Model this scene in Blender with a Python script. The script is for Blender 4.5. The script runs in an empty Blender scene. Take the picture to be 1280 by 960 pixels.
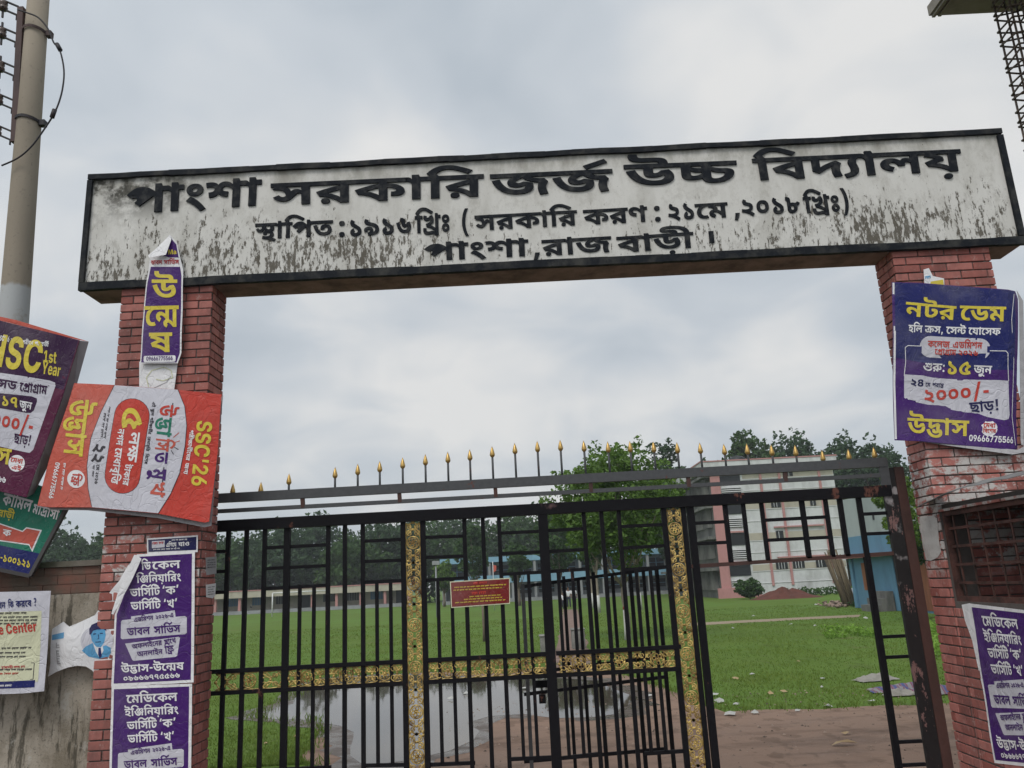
import bpy, bmesh, math, random
from math import radians as R, sin, cos, pi
from mathutils import Vector, Matrix
from mathutils.geometry import tessellate_polygon

# ------------------------------------------------------------------ camera
SC = bpy.context.scene
COL = SC.collection
FPX, PITCH, ROLL, EYE = 1000.0, R(14.0), R(2.86), 2.1
_fw = Vector((0, cos(PITCH), sin(PITCH)))
_u0 = Vector((0, -sin(PITCH), cos(PITCH)))
_r0 = Vector((1, 0, 0))
_rt = _r0 * cos(ROLL) - _u0 * sin(ROLL)
_up = _r0 * sin(ROLL) + _u0 * cos(ROLL)
CAM = Vector((0, 0, EYE))
cam_data = bpy.data.cameras.new('camera')
cam = bpy.data.objects.new('camera', cam_data)
COL.objects.link(cam)
cam_data.sensor_width = 36.0
cam_data.lens = 36.0 * FPX / 1280.0
cam_data.clip_start = 0.1
cam_data.clip_end = 2000
cam.matrix_world = Matrix(((_rt.x, _up.x, -_fw.x, CAM.x), (_rt.y, _up.y, -_fw.y, CAM.y),
                           (_rt.z, _up.z, -_fw.z, CAM.z), (0, 0, 0, 1)))
SC.camera = cam

# ------------------------------------------------------------------ light
SUN_EL, SUN_AZ = R(52), R(205)          # compass-like azimuth: 0 = +Y (ahead), 180 = behind the camera
SKY_GAIN, SKY_STRENGTH = 1.06, 0.1
SC.view_settings.view_transform = 'Standard'
SC.view_settings.look = 'None'
SC.view_settings.gamma = 1.0
SC.view_settings.use_curve_mapping = False
SC.view_settings.exposure = 0.0
sun_dir = Vector((sin(SUN_AZ) * cos(SUN_EL), cos(SUN_AZ) * cos(SUN_EL), sin(SUN_EL)))
sd = bpy.data.lights.new('sun', 'SUN')
sd.energy = 1.5
sd.angle = R(22)
sd.color = (1.0, 0.96, 0.9)
sun = bpy.data.objects.new('sun', sd)
COL.objects.link(sun)
sun.location = sun_dir * 60
sun.rotation_euler = sun_dir.to_track_quat('Z', 'Y').to_euler()

W = bpy.data.worlds.new('World')
SC.world = W
W.use_nodes = True
nt = W.node_tree
nt.nodes.clear()
def wn(t, **kw):
    n = nt.nodes.new(t)
    for k, v in kw.items():
        setattr(n, k, v)
    return n
def wl(a, b):
    nt.links.new(a, b)
def wmath(op, a, b=None, c=None):
    n = wn('ShaderNodeMath', operation=op)
    for i, v in enumerate((a, b, c)):
        if v is None:
            continue
        if isinstance(v, (int, float)):
            n.inputs[i].default_value = v
        else:
            wl(v, n.inputs[i])
    return n.outputs[0]
sky = wn('ShaderNodeTexSky', sky_type='NISHITA', sun_disc=False, sun_elevation=SUN_EL, sun_rotation=SUN_AZ)
sky.air_density = 1.0; sky.dust_density = 3.0
skyc = wn('ShaderNodeMix', data_type='RGBA', blend_type='MULTIPLY')
skyc.inputs[0].default_value = 1.0
wl(sky.outputs[0], skyc.inputs[6]); skyc.inputs[7].default_value = (0.10, 0.10, 0.10, 1)
tc = wn('ShaderNodeTexCoord')
sep = wn('ShaderNodeSeparateXYZ'); wl(tc.outputs['Generated'], sep.inputs[0])
zz = wmath('ADD', wmath('MAXIMUM', sep.outputs[2], 0.0), 0.34)
cb = wn('ShaderNodeCombineXYZ')
wl(wmath('DIVIDE', sep.outputs[0], zz), cb.inputs[0]); wl(wmath('DIVIDE', sep.outputs[1], zz), cb.inputs[1])
cb.inputs[2].default_value = 1.3
n1 = wn('ShaderNodeTexNoise'); n1.inputs['Scale'].default_value = 1.25; n1.inputs['Detail'].default_value = 4.0
n1.inputs['Roughness'].default_value = 0.48; n1.inputs['Distortion'].default_value = 0.35
wl(cb.outputs[0], n1.inputs['Vector'])
n2 = wn('ShaderNodeTexNoise'); n2.inputs['Scale'].default_value = 3.6; n2.inputs['Detail'].default_value = 3.5
n2.inputs['Roughness'].default_value = 0.5; n2.inputs['Distortion'].default_value = 0.5
wl(cb.outputs[0], n2.inputs['Vector'])
mixn = wmath('ADD', wmath('MULTIPLY', n1.outputs[0], 0.68), wmath('MULTIPLY', n2.outputs[0], 0.32))
rp = wn('ShaderNodeValToRGB'); wl(mixn, rp.inputs[0])
e = rp.color_ramp.elements
e[0].position = 0.39; e[0].color = (0.44, 0.49, 0.54, 1)
e[1].position = 0.63; e[1].color = (0.735, 0.735, 0.725, 1)
m = e.new(0.50); m.color = (0.54, 0.58, 0.62, 1)
# the overcast is thinner and brighter round the hidden sun, behind the camera
dotn = wn('ShaderNodeVectorMath', operation='DOT_PRODUCT')
wl(tc.outputs['Generated'], dotn.inputs[0]); dotn.inputs[1].default_value = sun_dir
glow = wmath('ADD', 1.0, wmath('MULTIPLY', wmath('POWER', wmath('MAXIMUM', wmath('ADD', wmath('MULTIPLY', dotn.outputs['Value'], 0.5), 0.5), 0.0), 4.0), 0.9))
cl = wn('ShaderNodeVectorMath', operation='SCALE')
wl(rp.outputs[0], cl.inputs[0]); wl(glow, cl.inputs['Scale'])
mx = wn('ShaderNodeMix', data_type='RGBA'); mx.inputs[0].default_value = 0.93
wl(skyc.outputs[2], mx.inputs[6]); wl(cl.outputs[0], mx.inputs[7])
# Background strength stays in the daylight range; the cloud radiance is given relative to it
bgs = wn('ShaderNodeVectorMath', operation='SCALE'); bgs.inputs['Scale'].default_value = SKY_GAIN / SKY_STRENGTH
wl(mx.outputs[2], bgs.inputs[0])
bg = wn('ShaderNodeBackground'); bg.inputs['Strength'].default_value = SKY_STRENGTH
wl(bgs.outputs[0], bg.inputs['Color'])
wo = wn('ShaderNodeOutputWorld'); wl(bg.outputs[0], wo.inputs['Surface'])

# ------------------------------------------------------------------ pixel <-> place
def ray(px, py):
    return _fw + _rt * ((px - 640) / FPX) + _up * ((480 - py) / FPX)
def at(px, py, y):
    d = ray(px, py); return CAM + d * (y / d.y)
def atx(px, py, x):
    d = ray(px, py); return CAM + d * (x / d.x)
def ground(px, py, z=0.0):
    d = ray(px, py); return CAM + d * ((z - EYE) / d.z)
def proj(p):
    v = Vector(p) - CAM; w = v.dot(_fw)
    return Vector((640 + FPX * v.dot(_rt) / w, 480 - FPX * v.dot(_up) / w))

# ------------------------------------------------------------------ objects
ORIG = {}
def tag(o, label=None, cat=None, group=None, kind=None):
    if label: o['label'] = label
    if cat: o['category'] = cat
    if group: o['group'] = group
    if kind: o['kind'] = kind
    return o
def thing(name, loc, label, cat, group=None):
    o = bpy.data.objects.new(name, None)
    o.empty_display_size = 0.2
    COL.objects.link(o); o.location = loc
    ORIG[o.name] = Vector(loc)
    return tag(o, label, cat, group)
def link(name, me, parent=None, origin=None):
    """mesh in world coordinates -> object (child of parent, or top-level with its origin at its base)"""
    if parent is not None:
        og = ORIG[parent.name]
    elif origin is not None:
        og = Vector(origin)
    else:
        vs = [v.co for v in me.vertices]
        og = Vector(((min(v.x for v in vs) + max(v.x for v in vs)) / 2, (min(v.y for v in vs) + max(v.y for v in vs)) / 2, min(v.z for v in vs)))
    me.transform(Matrix.Translation(-og))
    o = bpy.data.objects.new(name, me)
    COL.objects.link(o)
    if parent is not None: o.parent = parent
    else: o.location = og
    ORIG[o.name] = og
    return o

class MB:
    def __init__(s):
        s.v = []; s.f = []; s.t = []; s.sm = False; s.mi = []; s.cm = 0
    def add(s, vs, fs, tint=0.5):
        b = len(s.v)
        s.v += [tuple(v) for v in vs]; s.t += [tint] * len(vs)
        s.f += [tuple(i + b for i in f) for f in fs]; s.mi += [s.cm] * len(fs)
    def box(s, x0, x1, y0, y1, z0, z1, tint=0.5):
        s.add([(x0, y0, z0), (x1, y0, z0), (x1, y1, z0), (x0, y1, z0), (x0, y0, z1), (x1, y0, z1), (x1, y1, z1), (x0, y1, z1)],
              [(0, 3, 2, 1), (4, 5, 6, 7), (0, 1, 5, 4), (1, 2, 6, 5), (2, 3, 7, 6), (3, 0, 4, 7)], tint)
    def bar(s, p, q, w, d, up=(0, 1, 0), tint=0.5):
        """box from p to q; d thick along up, w across"""
        p = Vector(p); q = Vector(q); a = (q - p).normalized()
        u = Vector(up); u = (u - a * u.dot(a)).normalized(); c = a.cross(u)
        vs = []
        for e in (p, q):
            for i, j in ((-1, -1), (1, -1), (1, 1), (-1, 1)):
                vs.append(e + c * (i * w / 2) + u * (j * d / 2))
        s.add(vs, [(0, 3, 2, 1), (4, 5, 6, 7), (0, 1, 5, 4), (1, 2, 6, 5), (2, 3, 7, 6), (3, 0, 4, 7)], tint)
    def tube(s, pts, r, n=6, cap=True, tint=0.5, flat=None):
        pts = [Vector(p) for p in pts]
        rs = r if isinstance(r, (list, tuple)) else [r] * len(pts)
        b = len(s.v); ref = Vector((0.3, 0.2, 1)).normalized()
        for i, p in enumerate(pts):
            a = (pts[min(i + 1, len(pts) - 1)] - pts[max(i - 1, 0)])
            a = a.normalized() if a.length > 1e-9 else Vector((0, 0, 1))
            if abs(a.dot(ref)) > 0.95: ref = Vector((1, 0.1, 0.2)).normalized()
            u = (ref - a * ref.dot(a)).normalized(); c = a.cross(u)
            for k in range(n):
                t = 2 * pi * k / n
                s.v.append(tuple(p + (u * cos(t) + c * sin(t)) * rs[i])); s.t.append(tint)
        for i in range(len(pts) - 1):
            for k in range(n):
                k2 = (k + 1) % n
                s.f.append((b + i * n + k, b + i * n + k2, b + (i + 1) * n + k2, b + (i + 1) * n + k)); s.mi.append(s.cm)
        if cap:
            s.f.append(tuple(b + k for k in reversed(range(n)))); s.mi.append(s.cm)
            s.f.append(tuple(b + (len(pts) - 1) * n + k for k in range(n))); s.mi.append(s.cm)
    def lathe(s, base, prof, n=10, tint=0.5):
        b = Vector(base)
        s.tube([b + Vector((0, 0, z)) for r, z in prof], [max(r, 0.0005) for r, z in prof], n, True, tint)
    def prism(s, pts, y0, y1, tint=0.5):
        """closed (x, z) outline extruded from y0 to y1"""
        n = len(pts)
        vs = [(x, y0, z) for x, z in pts] + [(x, y1, z) for x, z in pts]
        fs = [tuple(range(n)), tuple(reversed(range(n, 2 * n)))] + [(i, n + i, n + (i + 1) % n, (i + 1) % n) for i in range(n)]
        s.add(vs, fs, tint)
    def mesh(s, name, mats, smooth=False):
        me = bpy.data.meshes.new(name)
        me.from_pydata(s.v, [], s.f)
        at_ = me.attributes.new('tint', 'FLOAT', 'POINT'); at_.data.foreach_set('value', s.t)
        for m in (mats if isinstance(mats, (list, tuple)) else [mats]): me.materials.append(m)
        me.polygons.foreach_set('material_index', s.mi)
        if smooth: me.polygons.foreach_set('use_smooth', [True] * len(s.f))
        me.update()
        return me
    def build(s, name, mats, parent=None, smooth=False, origin=None, label=None, cat=None, group=None, kind=None):
        o = link(name, s.mesh(name, mats, smooth), parent, origin)
        return tag(o, label, cat, group, kind)
def fix_normals(o):
    bm = bmesh.new(); bm.from_mesh(o.data); bmesh.ops.recalc_face_normals(bm, faces=bm.faces); bm.to_mesh(o.data); bm.free()
    return o
def bevel(o, w=0.01, seg=1):
    md = o.modifiers.new('bevel', 'BEVEL'); md.width = w; md.segments = seg; md.limit_method = 'ANGLE'
    return o

# ------------------------------------------------------------------ materials
class NT:
    def __init__(s, name):
        s.m = bpy.data.materials.new(name); s.m.use_nodes = True
        s.t = s.m.node_tree; s.b = s.t.nodes['Principled BSDF']; s.o = s.t.nodes['Material Output']
        s.tc = s.n('ShaderNodeTexCoord')
    def n(s, t, **kw):
        n = s.t.nodes.new(t)
        for k, v in kw.items(): setattr(n, k, v)
        return n
    def l(s, a, b): s.t.links.new(a, b)
    def put(s, sock, v):
        if isinstance(v, (int, float)): sock.default_value = v
        elif isinstance(v, tuple): sock.default_value = v if len(v) == len(sock.default_value) else v + (1,)
        else: s.l(v, sock)
    def math(s, op, a, b=None, clamp=False):
        n = s.n('ShaderNodeMath', operation=op); n.use_clamp = clamp
        s.put(n.inputs[0], a)
        if b is not None: s.put(n.inputs[1], b)
        return n.outputs[0]
    def noise(s, scale, detail=3, rough=0.55, stretch=(1, 1, 1), coord='Object', dist=0.0, off=(0, 0, 0)):
        mp = s.n('ShaderNodeMapping'); mp.inputs['Scale'].default_value = stretch; mp.inputs['Location'].default_value = off
        s.l(s.tc.outputs[coord], mp.inputs[0])
        n = s.n('ShaderNodeTexNoise'); n.inputs['Scale'].default_value = scale; n.inputs['Detail'].default_value = detail
        n.inputs['Roughness'].default_value = rough; n.inputs['Distortion'].default_value = dist
        s.l(mp.outputs[0], n.inputs['Vector'])
        return n.outputs[0]
    def ramp(s, f, *stops):
        r = s.n('ShaderNodeValToRGB'); s.l(f, r.inputs[0]); e = r.color_ramp.elements
        while len(e) < len(stops): e.new(0.5)
        for i, (p, c) in enumerate(stops):
            e[i].position = p; e[i].color = (c, c, c, 1) if isinstance(c, (int, float)) else tuple(c) + (1,)
        return r.outputs[0]
    def mix(s, f, a, b, mode='MIX'):
        n = s.n('ShaderNodeMix', data_type='RGBA', blend_type=mode)
        s.put(n.inputs[0], f); s.put(n.inputs[6], a); s.put(n.inputs[7], b)
        return n.outputs[2]
    def attr(s, name='tint'):
        n = s.n('ShaderNodeAttribute'); n.attribute_name = name; return n.outputs['Fac']
    def xyz(s, coord='Object'):
        n = s.n('ShaderNodeSeparateXYZ'); s.l(s.tc.outputs[coord], n.inputs[0]); return n.outputs
    def bump(s, h, strength=0.3, dist=0.01):
        b = s.n('ShaderNodeBump'); b.inputs['Strength'].default_value = strength; b.inputs['Distance'].default_value = dist
        s.l(h, b.inputs['Height']); s.l(b.outputs[0], s.b.inputs['Normal'])
    def out(s, col, rough=0.8, metal=0.0, spec=None):
        s.put(s.b.inputs['Base Color'], col); s.put(s.b.inputs['Roughness'], rough); s.put(s.b.inputs['Metallic'], metal)
        if spec is not None: s.b.inputs['Specular IOR Level'].default_value = spec
        return s.m
def plain(name, col, rough=0.7, var=0.12, scale=6.0, metal=0.0, bump=0.0, spec=0.4, tint=0.0):
    t = NT(name)
    n = t.noise(scale, 4)
    c = t.mix(n, tuple(x * (1 - var) for x in col), tuple(min(1, x * (1 + var)) for x in col))
    if tint:
        a = t.attr()
        c = t.mix(a, t.mix(1.0, c, (1 - tint,) * 3, 'MULTIPLY'), t.mix(1.0, c, (1 + tint,) * 3, 'MULTIPLY'))
    if bump: t.bump(t.noise(scale * 6, 3), bump, 0.01)
    return t.out(c, rough, metal, spec)
def dirty(name, col, dirt, amount=0.45, scale=3.0, stretch=(1, 1, 0.35), rough=0.8, bump=0.15, var=0.08, spec=0.3):
    """a painted or plastered surface with blotchy weather stains"""
    t = NT(name)
    n = t.noise(scale, 6, 0.65, stretch); n2 = t.noise(scale * 5, 4)
    base = t.mix(n2, tuple(x * (1 - var) for x in col), tuple(min(1, x * (1 + var)) for x in col))
    f = t.ramp(n, (1 - amount - 0.14, 0.0), (1 - amount + 0.16, 1.0))
    c = t.mix(t.math('MULTIPLY', f, 0.85), base, dirt)
    t.bump(t.noise(scale * 9, 4), bump, 0.01)
    return t.out(c, rough, 0, spec)

GLYPHS = {
40:[[781,311,1,-58,-93,0,1,-253,-139,0,1,196,11,-28,-32,21,-62,33,-62,23,-62,12,-33,0,-38,0,-60,-13,-54,-25,-27,-17,-9,11,20,7,48,10,31,0,50,0,46,-28,1,-17,0,-7,0,-15,-3,-3,-33,6,10,5,26,14,32,15,15,6,121,51,83,-41,-297,-135,-93,45,91,40,-35,-24,-37,-10,18,8,18,17,1,8,0,11,-24,10,-19,0,-14,0,-26,-4,-15,-5,-101,47,48,28,88,41,94,21,59,0,50,0,84,-16,82,-32,43,-22,-5,-10,-2,9,-4,26,1,12,1,63,117,0,25,-33]],
54:[[319,311,1,-58,-93,0,1,-253,-139,0,1,220,-12,16,-42,17,-33,0,-5,0,1,58,21,0,22,0,40,-12,17,-19,-2,3,-2,19,1,6,1,36,117,0,23,-33]],
6:[[145,159,62,-18,108,-49,88,-57,37,-30,-103,-29,-36,26,-80,46,-96,42,-61,18],[63,237,0,22,42,33,72,19,45,0,46,0,70,-19,42,-33,1,-22,0,-22,-42,-34,-70,-19,-45,0,-44,0,-72,18,-42,35],[169,237,0,-12,30,-15,23,0,22,0,30,15,1,12,0,11,-30,14,-21,0,-22,0,-30,-14]],
48:[[731,311,1,-58,-93,0,1,-253,-139,0,1,253,5,12,-2,10,-2,19,1,9,1,41,117,0,25,-33],[349,314,42,0,64,-14,54,-28,21,-20,-1,-69,-32,32,-78,42,-49,0,-26,0,-38,-15,1,-15,0,-17,58,-17,57,-1,-13,-62,-72,2,-88,26,-38,43,1,27,0,30,40,38,66,18],[83,314,46,0,80,-19,46,-41,1,-33,0,-23,-38,-42,-88,-26,-73,0,-11,62,44,1,48,9,22,15,1,9,0,16,-44,15,-35,0,-18,0,-36,-2,-21,-3,-11,58,26,2,46,2]],
50:[[721,311,1,-58,-93,0,1,-253,-139,0,1,156,27,-22,-18,12,-32,13,-13,0,-12,0,-20,-7,-26,-20,-27,-21,-28,-22,-50,-27,-54,-12,-35,0,-32,0,-56,11,-54,25,-25,23,97,30,20,-15,28,-14,19,0,12,0,22,6,30,21,25,23,25,12,28,24,48,21,37,0,26,0,42,-12,27,-12,-15,-2,0,9,-4,20,1,9,1,24,-495,0,1,58],[241,121,-10,31,-20,36,-23,10,-24,10,-78,10,-59,3,39,60,77,-19,56,-5,70,-14,40,-22,18,-32,3,-24]],
46:[[641,311,1,-58,-93,0,1,-253,-139,0,-38,26,-102,40,-124,26,-73,6,-51,63,92,25,216,45,105,14,-17,-16,1,24,-419,0,1,58],[407,194,21,-10,-62,-9,-112,-23,-61,-15,40,-3,86,-20,82,-30,33,-19,-19,-4,-2,11,-2,23,1,11],[171,-8,-34,0,-42,22,1,16,0,16,42,22,35,0,32,0,42,-21,1,-17,0,-16,-42,-22]],
20:[[871,311,1,-58,-325,0,1,-30,3,-22,1,-201,-139,0,-38,26,-102,40,-124,26,-73,6,-51,63,92,25,216,45,105,14,-17,-14,1,22,-419,0,1,58],[407,194,21,-10,-42,-6,-78,-14,-76,-17,-39,-10,40,-3,86,-20,82,-30,33,-19,-19,-4,0,9,-4,22,1,13],[831,127,0,-17,-28,-30,-66,-19,-59,0,-22,0,-36,1,-15,2,5,58,6,-1,16,-1,13,0,32,0,20,12,1,9,0,15,-80,25,-79,6,-1,57,84,-5,134,-31,82,-48]],
55:[[319,311,1,-58,-93,0,1,-253,-139,0,1,253,-93,0,1,58,97,0,-16,9,-38,23,-13,10,52,40,98,46,110,19,65,0,48,0,88,-7,94,-20,118,-32,77,-23,-69,-47,-82,25,-114,32,-92,15,-49,0,-48,0,-68,-17,-50,-26,-17,-14,8,-8,24,-18,13,-7]],
27:[[445,14,-72,0,-128,19,-108,45,-88,77,-31,57,133,18,32,-59,82,-68,106,-29,69,0,72,0,60,25,1,19,0,16,-16,21,-7,8,99,-3,-32,-14,-62,-22,-74,-12,-47,0,-44,0,-72,14,-40,30,1,23,0,20,44,38,59,17,-18,0,-34,-1,-19,0,-309,0,1,58,1027,0,1,-58,-277,0,-32,0,-76,2,-29,1,-60,-11,-84,-23,-46,-23,1,-12,0,-9,22,-9,15,0,24,0,42,11,25,9,153,-23,8,-10,8,-25,1,-13,0,-26,-50,-47,-116,-31],[913,96,0,-19,16,-45,15,-24,-135,-14,-18,27,-18,49,1,30,0,18,12,36,11,15,-74,6,-106,22,-74,34,-23,21,145,8,12,-9,44,-16,70,-10,55,0,10,0,24,1,17,0,63,-50,-18,-18,-20,-38]],
131:[[-309,373,353,85,53,-48,-347,-89]],
12:[[509,311,0,15,-30,14,-35,0,-139,0,-78,0,-96,14,-27,15,-18,10,-18,29,1,19,0,7,2,13,5,9,133,-4,0,-4,-2,-7,1,-3,0,-11,8,-15,13,-6,10,-4,34,-5,39,0,145,0,58,0,70,-9,25,-11,20,-10,22,-32,3,-24],[759,311,1,-58,-345,0,1,-60,0,-8,10,-10,17,0,12,0,30,9,30,17,15,10,121,11,34,-25,36,-49,1,-28,0,-32,-62,-49,-124,-29,-89,0,-66,0,-124,19,-110,45,-90,78,-31,60,133,18,32,-58,82,-71,102,-31,63,0,70,0,78,30,1,28,0,19,-28,25,-17,11,113,4,-38,-25,-74,-30,-76,-15,-39,0,-34,0,-54,10,-17,10,-16,9,-18,30,1,24,1,53,-281,0,1,58]],
311:[[399,311,1,-58,-185,0,1,-17,-3,-29,2,-4,2,-20,1,-11,1,-31,0,-15,22,-10,21,0,22,0,44,7,19,6,16,5,18,14,1,6,0,7,-16,4,-13,0,-7,0,-30,0,-42,7,-15,6,-14,5,-24,11,-7,7,9,49,14,-7,38,-14,52,-7,37,0,25,0,38,0,38,-5,17,-5,18,-6,18,-22,1,-14,0,-17,-20,-26,-36,-22,-23,-11,-42,-19,-88,-16,-57,0,-40,0,-58,9,-17,9,-18,8,-24,28,1,32,1,108,-83,0,1,58],[897,311,1,-58,-387,0,1,-12,-1,-50,2,-6,0,-13,1,-6,1,-57,0,-16,8,-15,9,-4,14,-7,31,0,26,0,48,11,25,11,20,10,24,22,1,11,0,10,-24,9,-19,0,-9,0,-30,0,-46,6,-29,9,-18,5,-32,14,-11,8,13,62,18,-15,50,-20,64,-10,37,0,23,0,50,0,58,-9,21,-11,14,-7,16,-23,1,-13,0,-30,-46,-46,-37,-19,-40,-20,-104,-22,-61,0,-52,0,-62,10,-21,9,-22,10,-32,36,1,36,1,22,33,12,-27,31,1,77,-95,0,1,58]],
42:[[641,311,1,-58,-93,0,1,-253,-139,0,-38,26,-102,40,-124,26,-73,6,-51,63,92,25,216,45,105,14,-17,-16,1,24,-419,0,1,58],[407,194,21,-10,-62,-9,-112,-23,-61,-15,40,-3,86,-20,82,-30,33,-19,-19,-4,-2,11,-2,23,1,11]],
37:[[653,311,1,-58,-439,0,1,-136,-31,9,34,19,96,37,118,33,67,14,97,-40,-12,-12,-20,-29,-8,-32,1,-18,0,-18,16,-47,17,-25,-137,-14,-18,26,-18,49,1,28,0,19,14,33,26,31,15,14,45,-27,-60,-13,-112,-37,-102,-42,-41,-20,-115,37,1,161,-83,0,1,58]],
202:[[301,311,1,-58,-81,0,59,10,-26,-13,-32,-21,-12,-21,1,-14,0,-16,16,-35,16,-36,1,-19,0,-20,-18,-35,-50,-29,-92,-22,-73,-9,-29,57,54,7,54,17,16,22,1,14,0,18,-16,35,-18,33,1,19,0,14,14,22,28,21,21,11,-7,-10,-127,0,1,58]],
47:[[791,311,1,-58,-93,0,1,-253,-139,0,1,156,29,-28,-16,13,-40,20,-27,0,-10,0,-24,-5,-16,-13,1,-13,0,-5,2,-7,3,-4,-119,-4,-4,16,-28,24,-42,13,-31,0,-16,0,-26,-7,-14,-11,1,-7,0,-17,54,-19,41,-6,-39,-59,-60,9,-90,29,-48,40,1,26,0,25,48,36,82,20,51,0,62,0,80,-20,45,-22,-19,3,10,18,56,19,33,0,36,0,56,-14,23,-12,-23,-8,-2,11,-4,23,1,10,1,23,-565,0,1,58]],
45:[[677,311,1,-58,-93,0,1,-253,-139,0,-42,24,-106,33,-132,21,-81,5,-49,60,28,8,58,16,64,17,35,7,-42,12,-94,17,-55,4,39,44,41,-15,-109,0,1,58],[443,253,-277,0,19,4,34,-5,58,-16,52,-18,23,-10,13,-46,-28,-5,-56,-13,-56,-13,-25,-7,-1,3,44,-3,104,-18,96,-31,33,-20,-17,-4,-6,13,-2,25,1,15]],
52:[[-265,-104,-34,0,-42,22,1,16,0,16,42,22,35,0,32,0,42,-21,1,-17,0,-16,-42,-22]],
437:[[525,136,-74,0,-106,29,-25,25,17,2,-8,-15,-36,-28,-60,-18,-43,0,-32,0,-58,10,-54,26,-27,24,97,29,20,-17,30,-12,19,0,20,0,30,12,18,29,3,26,135,0,6,-15,20,-26,32,-19,40,-10,25,0,26,0,26,15,1,13,0,16,-40,28,-27,10,145,8,16,-7,30,-22,20,-29,1,-16,0,-36,-90,-32],[763,311,1,-58,-771,0,1,58],[461,164,68,0,88,-15,52,-24,22,-28,1,-13,0,-22,-40,-29,-68,-18,-86,-9,-47,-3,41,32,36,-4,98,-14,98,-18,39,-11,-53,-49,-66,16,-110,22,-104,14,-108,11,-63,5,21,54,32,-4,80,-6,39,0,76,0,52,19,1,17,0,14,-42,17,-31,0,-26,0,-26,-10,1,-9,0,-4,4,-7,3,-2,-129,-7,-8,7,-6,16,1,7,0,19,46,24,80,12]],
35:[[435,16,-94,0,-160,36,-122,86,-41,74,133,18,30,-53,74,-68,100,-33,67,0,36,0,56,7,36,14,20,22,1,14,0,15,-24,22,-38,10,-21,0,-20,0,-30,-11,1,-12,0,-5,4,-11,5,-4,-131,-10,-10,12,-8,20,1,7,0,26,50,30,84,14,47,0,76,0,106,-28,54,-50,1,-32,0,-30,-56,-50,-120,-30],[749,311,1,-58,-757,0,1,58]],
611:[[165,193,-36,0,-52,20,1,23,0,23,52,19,37,0,36,0,52,-18,1,-24,0,-23,-52,-20],[165,-6,-36,0,-52,20,1,22,0,24,52,19,37,0,36,0,52,-19,1,-24,0,-22,-52,-20]],
76:[[315,0,-104,0,-100,42,1,32,0,28,66,37,65,13,55,-57,-20,-2,-20,-9,1,-6,0,-8,30,-10,29,0,46,0,46,20,1,14,0,13,-24,20,-58,21,-49,14,-64,19,-70,29,-28,29,1,18,0,14,30,31,25,14,125,-35,-10,-5,-14,-12,1,-6,0,-5,8,-8,26,-11,52,-17,45,-14,56,-17,68,-32,30,-38,1,-24,0,-29,-58,-41,-106,-22]],
84:[[203,166,54,0,82,-18,46,-31,1,-20,0,-22,-32,-33,-27,-11,5,27,62,3,66,29,1,24,0,15,-30,23,-78,21,-77,10,-86,11,-102,21,-46,29,1,21,0,13,22,25,21,13,125,-23,-6,-4,-10,-9,1,-5,0,-5,12,-7,32,-7,62,-9,51,-7,84,-12,104,-28,52,-31,18,-34,1,-18,0,-34,-64,-45,-112,-26,-146,-12,-81,0,-15,0,-21,56,52,4,44,16,1,11,0,11,-26,12,-25,0,-22,0,-20,-10,1,-7,0,-4,4,-7,3,-3,-127,-13,-6,9,-8,18,1,9,0,21,42,28,80,15]],
81:[[373,14,-64,0,-106,17,-88,43,-68,76,-27,58,131,18,16,-41,42,-58,50,-36,62,-17,39,0,54,0,54,33,1,32,0,18,-24,28,-7,7,105,1,-26,-23,-52,-31,-60,-16,-37,0,-28,0,-44,7,-17,6,-16,7,-26,25,1,26,1,15,0,11,-8,13,-26,6,-23,1,17,63,54,-1,70,-9,21,-11,18,-8,14,-25,1,-20,1,-26,0,-11,8,-12,15,0,10,0,16,4,20,14,11,15,101,12,18,-13,24,-32,14,-34,1,-15,0,-33,-44,-53,-98,-31]],
204:[[769,311,1,-58,-93,0,1,-253,-139,9,-36,18,-74,29,-84,21,-102,16,-65,5,-33,61,71,-15,92,-4,118,-20,82,-26,37,-15,0,11,-2,24,1,13,1,217,117,0,25,-33],[483,230,0,-26,-50,-45,-104,-30,-85,-5,-83,10,-19,25,68,7,92,17,46,24,1,17,0,14,-40,22,-23,9,133,43,30,-15,40,-42],[195,209,-70,0,-80,34,1,29,0,11,12,22,9,9,127,-14,-4,-4,-4,-8,1,-4,0,-9,18,-8,19,0,18,0,30,7,30,14,19,13,99,11,13,-20,-32,-26,-62,-37,-80,-20],[675,-58,-137,0,-14,13,-54,13,-45,0,-28,0,-58,-3,-66,-5,-37,0,-32,0,-72,7,-62,18,-38,36,1,29,0,9,4,18,5,8,135,-7,-2,-5,-4,-12,1,-7,0,-21,52,-15,39,0,44,0,70,8,39,0,40,0,58,-15,31,-13,1,38,141,-2]],
7:[[63,237,0,22,42,33,72,19,45,0,46,0,70,-19,42,-33,1,-22,0,-22,-42,-34,-72,-19,-43,0,-44,0,-72,18,-42,35],[169,237,0,-12,30,-15,23,0,22,0,30,15,1,12,0,11,-30,14,-21,0,-22,0,-30,-14],[63,75,0,22,42,33,72,19,45,0,46,0,70,-19,42,-33,1,-22,0,-22,-42,-34,-72,-19,-43,0,-44,0,-72,18,-42,35],[169,75,0,-12,30,-15,23,0,22,0,30,15,1,12,0,11,-30,14,-21,0,-22,0,-30,-14]],
593:[[251,-62,-70,47,-76,119,1,61,0,63,76,120,71,48,129,0,-68,-50,-68,-120,1,-61,0,-59,68,-119,69,-49]],
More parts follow.
